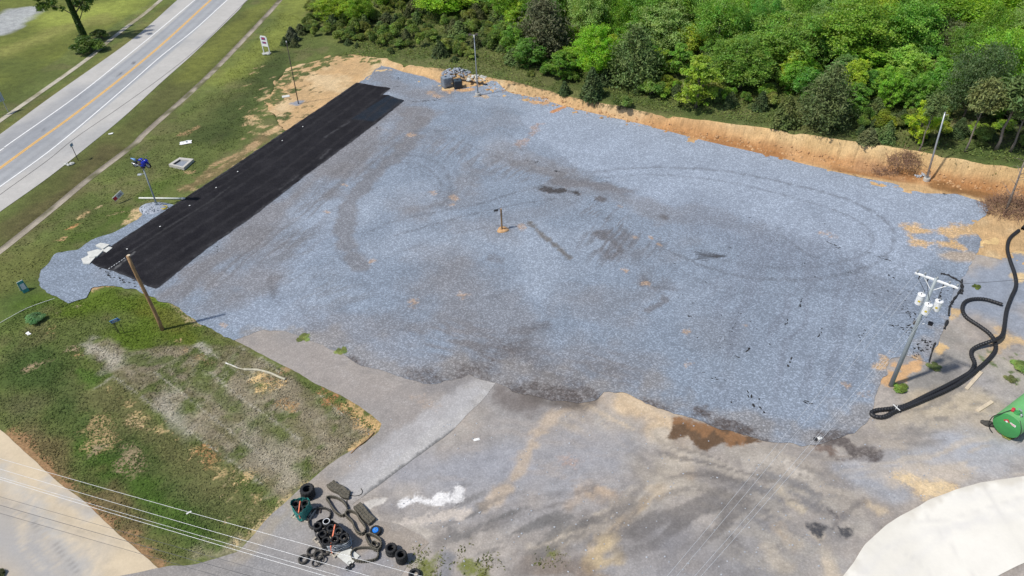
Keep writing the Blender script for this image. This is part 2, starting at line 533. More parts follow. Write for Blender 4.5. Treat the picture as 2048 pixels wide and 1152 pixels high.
def paint_lot(F):
    x, y = F.x, F.y
    F.noise_tint(PALE, 9, .5, .72, .45, 3)
    F.noise_tint(DUST, 6, .52, .75, .3, 9)
    for pts, r, a in (([(1100,262),(1250,290),(1400,330),(1600,375),(1850,430)], 9, .6), ([(1300,385),(1450,425),(1600,470),(1800,500)], 6, .7), ([(470,640),(600,650),(760,710)], 4, .6), ([(1050,210),(1120,240)], 4, .4), ([(620,480),(560,520),(560,600)],5,.4), ([(1650,640),(1600,800),(1700,700),(1700,840)], 9, .3)):
        F.tint(pts, r, (.265, .305, .37), a, 1, .5, 5)
    F.tint([(1030,235),(1150,335),(1250,378),(1330,402),(1420,432),(1560,458),(1650,480),(1760,560),(1830,560),(1900,470),(1990,440),(1990,400),(1700,340),(1400,270),(1130,205)], .8, (.275,.318,.385), .8, .3, .8, 15, poly=True)
    for pts, r, a in (([(800,210),(700,300),(600,385),(480,480),(380,560),(330,590)], 4.5, .85), ([(830,230),(760,300),(700,330)], 3.5, .8), ([(1000,300),(1080,330),(1180,370),(1300,420),(1420,440),(1500,460)], 2.6, .5),
                      ([(640,660),(720,690),(830,720),(950,745),(1100,760)], 4, .55), ([(880,560),(960,620),(1060,680),(1200,740)], 5, .55), ([(430,600),(500,560),(560,500)], 4, .5), ([(800,430),(900,450),(1000,470)], 3, .35),
                      ([(840,420),(900,400),(960,330),(1000,310)], 2.0, .5), ([(820,610),(860,570),(900,520)], 4, .4), ([(760,150),(800,180),(840,190),(900,190)], 3.5, .6), ([(1150,620),(1300,590),(1250,650)], 3, .35), ([(420,560),(470,590),(520,560)],2.5,.5)):
        F.tint(pts, r, DUST, a, .9, .9, 7)
    for pts, r, a in (([(1420,440),(1560,500),(1700,560),(1880,620)], 6, .5), ([(1500,470),(1600,520)], 5, .5), ([(1560,660),(1480,560)], 6, .35)):
        F.tint(pts, r, (.185, .215, .265), a, 1, .7, 8)
    F.tint([(845,240),(815,290),(775,325),(735,360),(705,398),(688,440),(690,480),(702,510),(725,530)], 1.5, (.166,.162,.168), .68, .6, .6, 2)
    F.tint([(1000,312),(1060,335),(1110,350)], 1.6, (.18,.175,.18), .6, .8, .8, 2)
    F.tint([(1105,362),(1150,366),(1215,375),(1260,385)], 1.3, (.15,.145,.152), .7, .8, .7, 2)
    # wheel arcs and straight wheel marks
    arcs = [([(1190,346),(1290,336),(1450,343),(1600,374),(1700,402),(1765,438),(1788,478),(1765,518),(1690,548),(1590,561),(1480,553),(1400,530),(1330,500)], .45, .55),
            ([(1200,357),(1300,350),(1450,364),(1590,398),(1690,430),(1738,462),(1742,490),(1715,514),(1640,533),(1540,536),(1440,520)], .4, .4),
            ([(720,342),(770,316),(830,312),(880,332),(900,362),(893,400),(862,432)], .4, .45), ([(735,358),(780,332),(830,328),(868,346),(882,372),(872,402)], .35, .4),
            ([(910,300),(940,335),(945,370),(915,410)], .4, .3), ([(790,472),(900,441),(1000,416),(1085,402),(1110,398)], .3, .5), ([(720,474),(780,446),(870,425),(960,408),(1030,386),(1090,372)], .3, .45),
            ([(960,192),(1020,195)], .3, .5), ([(760,290),(830,265),(900,262)], .35, .4), ([(1560,470),(1600,500),(1640,520)], .3, .4), ([(540,565),(545,590),(560,610)], .35, .5), ([(960,250),(1020,270),(1060,330)], .35, .3), ([(640,540),(600,600),(620,640)], .4, .25), ([(1210,470),(1150,420),(1090,350)], .4, .25)]
    for k in range(5):
        q = [(700+14*k,350-3*k),(740+10*k,318+3*k),(800,300+6*k),(860-5*k,305+9*k),(905-9*k,335+9*k),(915-9*k,380+4*k),(890-8*k,430-4*k)]
        arcs.append((q, .35, .22+.06*(k % 2)))
    arcs += [([(560,600),(640,560),(760,520),(900,470),(1010,450)], .35, .2), ([(700,560),(800,600),(950,600),(1100,560)], .5, .2), ([(1320,520),(1420,570),(1560,590),(1700,575),(1800,530)], .4, .2), ([(860,260),(960,300),(1080,345),(1180,362)], .5, .3)]
    for pts, r, a in arcs:
        pp = [tuple(p) for p in smooth_path(pts, 5)]
        F.tint(pp, r, (.095, .1, .112), a*.75, 1, .9, 13)
    for pts, r, dr, col, ln, wd, lo, hi, amt, sd in (
        ([(760,300),(620,420),(480,520),(400,570)], 6, ((800,230),(400,560)), (.15,.148,.155), 6, .5, .5, .64, .6, 3), ([(900,300),(1000,330),(1100,360)], 5, ((850,380),(960,290)), (.16,.152,.155), 3, .5, .5, .64, .5, 6), ([(1200,430),(1280,480),(1220,500)], 5, ((1195,520),(1260,440)), (.13,.13,.14), 2.5, .35, .52, .64, .7, 9),
        ([(900,700),(1050,730),(1200,770)], 5, ((900,700),(1200,790)), (.15,.135,.13), 3, .6, .52, .66, .55, 12), ([(1650,560),(1550,700),(1700,700)], 12, ((1580,720),(1620,580)), (.165,.185,.225), 7, .8, .52, .66, .5, 15), ([(600,480),(560,560),(700,600)], 5, ((540,590),(680,540)), (.15,.155,.165), 3, .6, .54, .66, .4, 18)):
        streaks(F, pts, r, dr, col, ln, wd, lo, hi, amt, sd)
    F.tint([(1057,445),(1090,475),(1140,516)], .45, (.13,.12,.11), .85, .8, .8, 4)
    for q in range(15):
        an = rnd.gauss(0, .9); x0 = 1452-rnd.uniform(0, 22); y0 = 514+rnd.gauss(0, 1.6); l = rnd.uniform(25, 62)
        F.tint([(x0, y0), (x0-l*.5, y0+an*l*.12-1), (x0-l, y0+an*l*.3-rnd.uniform(0, 4))], rnd.uniform(.13, .22), DARK, rnd.uniform(.35, .65), 1, .6, q)
    for pts, r, a in (([(1212,468),(1232,490),(1222,512)], 1.3, .55), ([(1197,470),(1205,478)], .9, .7), ([(1250,470),(1240,500)], 1.0, .5), ([(988,515),(988,520)], .9, .6), ([(1326,434),(1330,436)], .7, .7),
                      ([(1195,398),(1203,400)], .7, .8), ([(545,560),(550,590)], 1, .4), ([(1290,572),(1320,585)], 1.2, .5), ([(1300,620),(1330,600)], .7, .6), ([(1300,565),(1350,580)], 1.2, .35), ([(1030,660),(1080,655)], 1.2, .5),([(1040,700),(1090,740)], 1.6, .5)):
        F.tint(pts, r, (.11, .10, .10), a, 1, 1.0, 6)
    for p, r in (((1082,379),1.0),((1100,381),1.1),((1118,383),.9),((1142,384),.9)):
        F.cover([p, (p[0]+8, p[1]+1)], r, (.06,.055,.055), .9, .9, .9, 8)
    edge = [(640,680),(700,712),(774,742),(862,765),(930,748),(1024,776),(1150,800),(1206,780),(1290,800),(1400,836),(1540,880),(1640,882),(1735,845)]
    F.tint(edge, 2.6, (.235,.218,.205), .65, 1, 1.2, 66); F.tint([(500,668),(569,662),(640,690)], 1.0, (.26,.245,.23), .6, 1, 1.2, 67)
    F.tint([(1750,790),(1765,750),(1850,715),(1890,650)], 1.3, (.27,.25,.235), .5, 1, 1.2, 68)
    # bottom edge: dark damp soil
    for pts, r, a in (([(1000,776),(1050,790),(1110,798),(1150,803)], 1.5, .8), ([(1085,785),(1135,793)], 1.8, .85), ([(820,745),(870,760),(930,748)], 1.6, .6), ([(1400,827),(1415,832)], 1.0, .9), ([(1445,853),(1490,868)], 1.5, .9), ([(1390,840),(1450,865),(1530,885)], 1.0, .8), ([(1010,700),(960,745)], 2.0, .5), ([(1150,770),(1190,795)], 1.3, .7), ([(1290,805),(1330,820)], 1.0, .7), ([(1650,880),(1700,865)], 1.0, .8), ([(700,722),(730,740)], 1.0, .7)):
        F.cover(pts, r, (.085, .07, .065), a*.8, 1, .9, 16)
    # orange soil showing through
    for p, r in (((688,370),.7),((652,424),.4),((906,396),.8),((822,604),.75),((830,617),.4),((921,590),.9),((746,522),.5),((902,408),.5),((862,385),.7),((1640,464),.7),((1661,475),.75),((1043,452),.9),((820,270),1.0),((895,410),.4),((1300,476),.4),((1266,475),.5),((1318,490),.5),((1246,541),.5),((1290,568),.6),((1238,412),.4),((870,192),1.1),((1690,770),.6),((1720,790),.9),((1372,728),.5),((1490,650),.4),((860,185),.9),((445,650),.4), ((1370,665),.6)):
        F.cover([p, (p[0]+5, p[1]+2)], r*.85, (.42,.29,.19), .55, 1, 1.0, 31)
    F.cover([(1040,290),(1065,265),(1075,250)], 1.0, (.33,.24,.19), .55, 1, 1.0, 4)
    F.cover([(1815,460),(1850,462),(1900,463),(1950,465)], 1.5, (.50,.34,.18), .9, .9, .9, 5)
    F.cover([(1822,486),(1870,490),(1920,493)], 1.0, (.50,.34,.18), .85, .9, .9, 6)
    F.tint([(1915,512),(1955,515)], 1.6, (.45,.33,.2), .6, 1, 1, 6)
    F.cover([(1755,735),(1790,728),(1825,724)], 1.1, (.46,.31,.17), .75, 1, 1, 7)
    F.cover([(1105,225),(1130,214)], .5, CLAY, 1, .7, .5, 7)
    F.cover([(850,148),(890,165)], 1.0, ORANGE, .9, .7, .8, 7)
    F.cover([(890,182),(935,180)], 1.0, ORANGE, .9, .7, .8, 7)
    F.cover([(1060,205),(1090,206)], .7, ORANGE, .8, .7, .9, 7)
    F.cover([(955,192),(975,195)], .6, (.4,.3,.2), .8, .7, .9, 7)

def paint_strip(F):
    F.noise_tint((.0135, .013, .016), 3.5, .4, .7, 1, 3)
    F.tint([(777,191),(809,202),(750,245),(700,240)], .6, (.018,.026,.038), .9, .2, .1, 3, poly=True)
    for o in (0, 14, 34, 58, 80, 100):
        pp = [(720+o*.9, 170+o*.25), (500+o*.95, 320+o*.55), (205+o*1.1, 512+o*.45)]
        F.tint(pp, .35, (.034, .033, .036), .55, 1, .9, 4+o)
    F.tint([(262,505),(330,460),(420,405),(460,375)], .22, (.06,.06,.062), .6, 1, .8, 5)
    F.tint([(230,540),(270,505)], .12, (.2,.2,.2), .5, 1, 1.5, 9)
    F.tint(STRIP+[STRIP[0]], .28, (.075,.075,.08), .6, 1, 1.3, 8)
    for k in range(7): F.noise_tint((.028,.027,.03), 1.2+k*.3, .62, .72, .2, 60+k)
    for p in ([(650,275),(700,245)],[(640,320),(660,300)],[(560,380),(600,350)]):
        F.tint(p, .2, (.07,.07,.075), .6, 1, 1.2, 5)

def paint_drive(F):
    F.noise_tint((.25,.238,.228), 5, .42, .7, .8, 3)
    F.noise_tint((.31,.285,.262), 1.6, .52, .7, .5, 5, 5)
    F.noise_tint((.215,.205,.198), 1.2, .56, .72, .45, 6, 5)
    F.tint([(470,690),(560,700),(680,760),(800,800),(850,850)], 5, (.29,.26,.24), .6, 1, .5, 4)
    F.tint([(985,768),(950,810),(870,880),(780,945),(710,990)], 1.7, (.41,.40,.39), .85, .5, .5, 4)
    F.tint([(960,772),(900,805),(820,870),(740,935),(690,985)], 1.4, (.37,.36,.36), .75, .5, .5, 4)
    F.tint([(985,770),(965,795)], .8, (.46,.45,.44), .7, .8, .9, 4)
    F.tint([(940,755),(990,765),(1000,790),(960,815)], 1.2, (.29,.27,.25), .55, 1, 1.2, 14)
    F.tint([(905,862),(800,940),(706,1008)], .25, (.12,.12,.12), .8, .6, .6, 4)
    F.tint([(868,772),(880,768),(920,757)], 1.5, (.2,.19,.19), .6, .8, .8, 4)
    F.cover([(840,800),(800,780),(870,815)], 1.2, (.38,.3,.24), .4, 1, 1, 5)
    F.tint([(640,1010),(700,1050),(760,1080),(850,1100)], 2.2, (.31,.265,.22), .8, .8, .8, 5)
    F.tint([(720,1010),(770,1005)], 1.2, (.42,.38,.34), .8, .8, .8, 6)
    F.tint([(560,1060),(640,1040),(520,1130),(640,1150)], 3.5, (.26,.258,.262), .6, 1, .7, 5)
    F.tint([(490,1110),(530,1070),(570,1030),(620,975)], .9, (.3,.26,.2), .6, .9, .8, 5)
    F.tint([(700,1140),(760,1120)], 1.6, (.25,.25,.27), .8, 1, .8, 5)
    for q in range(26):
        a = rnd.uniform(480, 800); b = rnd.uniform(690, 830)
        F.tint([(a, b), (a+rnd.uniform(20, 60), b+rnd.uniform(2, 26))], .13, (.38,.35,.33), .5, 1, 1, q)

def paint_yard(F):
    F.noise_tint((.36,.325,.29), 4, .4, .65, .7, 3)
    F.noise_tint((.215,.198,.188), 1.4, .5, .68, .5, 4, 5)
    F.noise_tint((.35,.325,.295), 1.1, .54, .7, .5, 5, 5)
    F.noise_tint((.28,.28,.295), 7, .5, .7, .5, 8)
    F.noise_tint((.21,.192,.18), 5, .6, .78, .35, 18)
    F.tint([(1000,800),(1060,840),(1000,900),(930,930)], 4, (.26,.245,.235), .7, 1, .5, 4)
    F.tint([(800,955),(860,935),(930,935),(1000,920)], 3, (.28,.29,.325), .6, 1, .6, 4)
    F.tint([(940,990),(1000,960),(1080,930),(1200,920)], 4, (.28,.285,.31), .5, 1, .6, 4)
    F.tint([(1180,790),(1230,805),(1290,825),(1335,850)], 2.8, TAN, .95, .8, .6, 4)
    F.tint([(1250,800),(1300,820),(1330,845),(1320,860)], 1.6, (.50,.38,.25), .9, .8, .7, 4)
    F.tint([(1180,800),(1110,830),(1065,880),(1045,935),(1015,975),(970,1010)], .75, (.42,.34,.26), .85, .8, .8, 4)
    F.tint([(1330,880),(1360,900),(1365,935),(1330,965),(1290,1000),(1230,1040),(1150,1070),(1070,1100)], 1.25, (.45,.39,.315), .95, .6, .9, 4)
    F.tint([(1310,960),(1290,1010)], 2.2, (.43,.38,.31), .7, 1, .8, 4)
    F.tint([(1320,975),(1275,1020),(1240,1050),(1200,1090),(1170,1130)], .7, (.50,.39,.26), .9, .8, .9, 4)
    F.tint([(1225,1068),(1195,1105),(1180,1140)], .9, (.46,.36,.22), .8, 1, 1.1, 4)
    F.tint([(1245,1112),(1200,1137)], .8, (.46,.36,.22), .8, 1, 1.1, 4)
    F.tint([(1190,988),(1225,987)], .8, (.46,.34,.23), .7, 1, 1, 4); F.tint([(1130,1012),(1175,975)], .8, (.42,.33,.25), .6, 1, 1, 4); F.tint([(1370,945),(1382,952)], .7, (.46,.35,.24), .6, 1, .9, 4)
    F.cover([(1130,925),(1150,930)], 1.2, (.36,.26,.21), .5, 1, .9, 4)
    # damp dark brown soil along the lot's lower edge
    F.cover([(1345,835),(1330,878),(1345,882),(1375,872),(1390,895),(1400,905),(1440,895),(1530,892),(1540,880),(1450,855)], .8, (.12,.075,.045), 1, .5, .5, 4, poly=True)
    F.cover([(1360,840),(1420,862),(1480,880)], 1.0, (.22,.12,.06), .8, .9, .8, 14)
    F.tint([(1060,795),(1120,810),(1170,815)], 1.4, (.11,.095,.085), .9, .9, .8, 4)
    F.tint([(1000,790),(1060,812)], 1.3, (.15,.13,.12), .8, .9, .8, 4)
    F.tint([(1170,1150),(1110,1130),(1060,1140)], 1.6, (.17,.125,.09), .7, .9, .9, 4)
    for pts, r, a in (([(1380,920),(1450,935),(1500,920)], 2.0, .7), ([(1400,960),(1460,970)], 1.8, .6), ([(1270,950),(1285,965)], 1.1, .6), ([(1200,1010),(1240,1005)], 1.6, .6), ([(1170,1060),(1230,1045)], 1.7, .7), ([(1250,1060),(1340,1050)], 2.4, .6), ([(1250,1085),(1300,1095)], 1.6, .6),
                      ([(1120,1040),(1160,1045)], 1.3, .6), ([(1060,1070),(1090,1075)], 1.2, .5), ([(1560,985),(1640,1005),(1560,960)], 2.6, .55), ([(1480,1010),(1560,1060)], 3.0, .5), ([(880,1080),(960,1060),(1010,1040)], 1.0, .7), ([(1060,1120),(1020,1150)], 1.4, .6)):
        F.tint(pts, r, (.165, .15, .14), a*.75, 1, 1.0, 24)
    F.tint([(1350,1080),(1450,1120),(1420,1180),(1330,1180)], 4.5, (.20,.20,.215), .6, 1, .5, 4)
    F.tint([(1500,1040),(1600,1090),(1540,1180)], 4.5, (.22,.215,.215), .5, 1, .7, 4)
    F.cover([(1635,1060),(1665,1056),(1690,1070)], .8, (.06,.06,.065), .8, .9, .9, 5); F.cover([(1665,1022),(1672,1030)], .4, (.09,.08,.08), .7, .9, .9, 5)
    F.tint([(1700,1000),(1560,940),(1480,900)], 2.0, (.36,.32,.27), .6, 1, .8, 4)
    F.tint([(1560,920),(1600,945)], .7, (.48,.43,.37), .8, .8, .8, 4); F.tint([(1500,925),(1560,915)], .9, (.42,.38,.33), .7, .8, .8, 4)
    F.tint([(1560,985),(1600,1015)], .6, (.45,.38,.28), .7, .8, .8, 4)
    F.tint([(1720,940),(1800,925),(1900,940),(2000,945)], 2.5, (.36,.34,.33), .9, 1, .5, 4)
    F.tint([(1690,940),(1740,965),(1790,990)], 1.6, (.305,.315,.34), .8, 1, .6, 4)
    F.tint([(1760,930),(1850,910),(1960,925)], 1.8, (.335,.34,.355), .7, 1, .6, 4)
    F.cover([(1820,965),(1850,985),(1880,975)], 1.3, (.60,.46,.28), .75, 1, .9, 4); F.tint([(1840,980),(1900,972)], .8, (.4,.28,.17), .8, 1, .9, 4)
    F.tint([(1780,955),(1850,950),(1920,950)], 1.2, (.5,.42,.33), .6, 1, .8, 4)
    F.tint([(1900,880),(1960,890),(2048,905)], 2.2, (.345,.36,.395), .8, 1, .6, 4)
    F.cover([(1650,880),(1700,890),(1740,905),(1700,900)], .9, (.10,.085,.08), .75, 1, 1, 4); F.cover([(1640,895),(1660,905)], .6, (.16,.12,.1), .8, .9, .9, 4); F.cover([(1650,915),(1700,920)], .5, (.13,.11,.1), .6, .9, .9, 4)
    F.tint([(1730,885),(1800,880),(1860,850)], 2.0, (.25,.225,.20), .7, 1, .6, 4)
    F.tint([(1740,1010),(1770,1025)], .5, (.5,.4,.28), .8, .9, .8, 4)
    F.tint([(1640,1080),(1655,1120),(1665,1160)], .8, (.5,.42,.32), .8, .9, .8, 4); F.tint([(1560,1060),(1590,1090)], .8, (.45,.36,.26), .7, .9, .8, 4); F.tint([(1540,1110),(1570,1140)], .9, (.48,.4,.3), .7, .9, .8, 4); F.tint([(1690,1060),(1730,1055)], .9, (.42,.38,.33), .7, .9, .8, 4); F.tint([(1670,1050),(1700,1020),(1730,1000)], .25, (.12,.11,.11), .6, .9, .8, 4)
    # right-hand side: gravel, pale soil and weeds
    F.tint([(1930,600),(1970,620),(2000,590),(2048,570)], 3.2, (.23,.26,.31), .95, .7, .6, 4)
    F.tint([(1950,560),(2048,530)], 2.5, (.24,.27,.32), .9, .7, .6, 4)
    F.tint([(2020,640),(2048,660)], 2.0, (.24,.27,.32), .8, .7, .6, 4)
    F.cover([(1960,480),(2048,490),(2100,500)], 2.3, (.60,.42,.2), 1, .7, .7, 4)
    F.cover([(1990,500),(2010,505)], 1.2, (.60,.42,.2), .9, .7, .7, 4); F.cover([(2040,555),(2070,550)], 1.0, (.60,.45,.25), .9, .8, .7, 4); F.cover([(1908,625),(1912,630)], .9, (.5,.36,.2), .9, .8, .7, 4)
    F.cover([(1990,690),(2020,680),(2048,690)], 1.1, (.50,.36,.2), .85, .9, .9, 4); F.cover([(2000,660),(1990,700),(1975,715)], .8, (.45,.33,.2), .7, .9, .9, 4); F.cover([(1875,697),(1880,690)], .8, (.58,.4,.2), .9, .9, .9, 4)
    F.cover([(1800,735),(1830,728),(1800,750),(1770,762)], .9, ORANGE, .95, .8, .9, 4)
    F.tint([(1900,680),(1880,740),(1840,780)], 2.5, (.24,.225,.2), .8, 1, .5, 4)
    F.tint([(1980,720),(2048,760)], 2.6, (.33,.31,.26), .6, 1, .8, 4)
    F.tint([(1850,830),(1920,810),(1960,800)], 2.4, (.43,.36,.26), .8, 1, .9, 4); F.tint([(1920,855),(1960,870)], 1.2, (.33,.31,.29), .7, 1, .8, 4)
    F.tint([(1770,850),(1820,845),(1880,845)], 1.6, (.38,.33,.26), .7, 1, .9, 4)
    for q in range(16):
        a = rnd.uniform(1960, 2050); b = rnd.uniform(700, 770)
        F.cover([(a, b), (a+4, b+2)], .35, (.09, .13, .04), .7, 1, 1, q)
    for pts, r, dr, col, ln, wd, lo, hi, amt, sd in (
        ([(1400,930),(1550,960)], 7, ((1400,900),(1600,960)), (.36,.32,.27), 3.5, .5, .5, .62, .7, 3), ([(1400,930),(1550,960)], 7, ((1400,900),(1600,960)), (.12,.11,.105), 3, .45, .56, .66, .6, 13),
        ([(1150,1040),(1300,1060),(1450,1040)], 6, ((1070,1090),(1330,960)), (.13,.12,.115), 3, .5, .52, .64, .7, 23), ([(1050,900),(1150,950),(1000,950)], 7, ((1000,900),(1150,905)), (.33,.29,.26), 4, .7, .54, .66, .5, 33),
        ([(950,1050),(1050,1040),(1120,1080)], 4, ((900,1090),(1060,1030)), (.13,.125,.12), 2.5, .4, .5, .62, .7, 43), ([(1550,1080),(1650,1080),(1500,1130)], 6, ((1500,1000),(1700,1110)), (.34,.31,.27), 3, .6, .53, .65, .6, 53), ([(1700,920),(1850,920),(2000,920)], 4, ((1700,930),(1900,900)), (.44,.38,.31), 3, .5, .52, .64, .7, 63),
        ([(1800,830),(1900,820),(1950,760)], 5, ((1800,840),(1950,800)), (.17,.16,.15), 1.8, .6, .54, .66, .6, 73), ([(1250,810),(1320,850),(1200,830)], 4, ((1200,790),(1340,850)), (.55,.44,.31), 3, .35, .54, .66, .6, 83), ([(1550,970),(1650,1000)], 5, ((1500,960),(1700,1040)), (.15,.15,.16), 3, .7, .53, .65, .6, 93)):
        streaks(F, pts, r, dr, col, ln, wd, lo, hi, amt, sd)
    for isl in GRASS_ISLE: F.cover(isl, .9, (.15,.165,.045), .8, 1, 1.0, 5, poly=True)
    F.tint([(890,1160),(893,1118)], .8, (.19,.19,.2), .9, .7, .4, 5)
    # worn white paint
    F.cover([(815,1005),(835,1000),(860,1003),(880,1000),(915,985)], .8, (.66,.645,.63), .84, .8, 1.0, 41)
    F.cover([(740,1012),(765,1003)], .5, (.5,.47,.43), .9, .6, .8, 4)
    F.cover([(790,1045),(860,1040),(900,1030),(940,1025)], .6, (.46,.41,.36), .85, .8, .9, 4); F.cover([(750,1050),(800,1065),(850,1065)], .9, (.4,.36,.31), .7, .9, .9, 4)

def paint_pad(F):
    F.tint(PAD[:13], .7, (.50,.46,.39), .7, 1, 1.2, 9)
    F.noise_tint((.65,.62,.55), 5, .4, .7, .9, 3)
    for pp in ([(1720,1152),(1780,1090),(1880,1060),(2048,1030)], [(1800,1150),(1900,1060),(2048,1000)], [(1730,1110),(1725,1152)], [(1900,1000),(2048,975)]):
        F.tint(pp, .5, (.60,.58,.55), .35, 1, .8, 4)
    for pp in ([(1836,1014),(1900,1090),(1950,1160)], [(1960,967),(2010,1040),(2060,1120)], [(1740,1078),(1830,1120),(1900,1190)], [(1771,1051),(1900,1040),(2060,990)]):
        F.tint(pp, .14, (.5,.48,.45), .35, 1, .2, 4)

def paint_side(F):
    F.noise_tint((.42,.36,.28), 6, .4, .7, .7, 3)
    F.tint([(-40,830),(60,940),(180,1050),(300,1160)], 2.2, (.56,.46,.32), .85, 1, .4, 4)
    F.tint([(-60,900),(80,1020),(160,1100),(200,1160)], 1.0, (.55,.46,.33), .6, 1, .4, 4)
    F.tint([(0,940),(60,1000),(140,1110),(180,1160)], 1.0, (.40,.40,.39), .6, 1, .5, 4)
    F.tint([(90,960),(120,990),(180,1030)], .8, (.37,.37,.37), .6, 1, .5, 4)
    F.tint([(-40,1060),(60,1110),(110,1160)], 4, (.33,.33,.335), .8, 1, .4, 4)
    F.tint([(30,1010),(60,1040),(110,1090),(165,1152)], .12, (.22,.21,.2), .6, .6, .2, 4)
    for q in range(40):
        a = rnd.uniform(0, 300); F.tint([(a, 860+a*.9+rnd.uniform(0, 200)), (a+40, 900+a*.9+rnd.uniform(0, 200))], .2, (.6,.5,.36), .3, 1, 1, q)

def paint_dirt(F):
    F.hilly = True
    F.noise_tint((.52,.34,.17), 2.5, .4, .7, .9, 3)
    F.noise_tint((.58,.44,.26), 4, .5, .75, .8, 7)
    s, hb, k = bank(F.x, F.y)
    # dark band of damp clay at the foot of the bank
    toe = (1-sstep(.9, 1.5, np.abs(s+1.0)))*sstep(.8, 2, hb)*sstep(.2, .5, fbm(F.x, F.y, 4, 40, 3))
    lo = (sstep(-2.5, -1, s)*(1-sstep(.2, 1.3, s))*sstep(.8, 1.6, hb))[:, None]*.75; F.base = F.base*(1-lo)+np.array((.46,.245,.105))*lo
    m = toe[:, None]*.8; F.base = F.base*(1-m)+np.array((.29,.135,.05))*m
    F.tint([(1870,372),(1930,385),(1990,398)], 1.3, (.22,.115,.045), .9, .7, .6, 5)
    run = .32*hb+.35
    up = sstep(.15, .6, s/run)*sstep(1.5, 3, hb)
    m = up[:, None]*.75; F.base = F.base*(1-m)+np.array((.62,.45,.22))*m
    F.tint([(1720,330),(1760,345),(1790,350)], 1.6, (.40,.24,.13), .7, 1, .9, 5)
    # turf hanging over the crest
    F.cover([(1000,158),(1110,187),(1200,208),(1300,229)], .6, (.12,.10,.05), .6, 1, 1.2, 9)
    F.cover([(880,140),(960,152)], .6, (.10,.09,.045), .6, 1, 1.2, 9)
    for p, r in (((560,165),1.0),((580,185),1.0),((605,150),1.2),((640,135),1.0),((600,250),1.6),((560,240),1.6),((575,225),1.2),((545,200),1.2),((630,118),1.4),((590,160),.8)):
        F.cover([p, (p[0]+9, p[1]-3)], r, (.075, .095, .03), .75, 1, 1.2, 13)
    for q in range(60):
        t = rnd.random(); p = [(533,206),(545,180),(560,152),(585,136),(612,128),(640,118),(690,107),(740,116)]; k = min(int(t*7), 6); f_ = t*7-k
        c0 = (p[k][0]*(1-f_)+p[k+1][0]*f_+rnd.gauss(6, 9), p[k][1]*(1-f_)+p[k+1][1]*f_+abs(rnd.gauss(0, 9))); F.cover([c0, (c0[0]+rnd.uniform(4, 14), c0[1]-rnd.uniform(0, 6))], rnd.uniform(.4, 1.2), (.095, .115, .035), .7, 1, 1.3, q)
    for q in range(40):
        c0 = (rnd.uniform(545, 640), rnd.uniform(150, 250)); F.cover([c0, (c0[0]+rnd.uniform(3, 9), c0[1]-rnd.uniform(1, 5))], rnd.uniform(.2, .6), (.16, .13, .06), .6, 1, 1.3, q)
    F.cover([(905,145),(930,150),(960,150)], 1.6, (.28,.2,.12), .6, 1, 1, 5)
    F.tint([(590,208),(600,204)], .9, (.22,.25,.3), .9, .5, .6, 5)

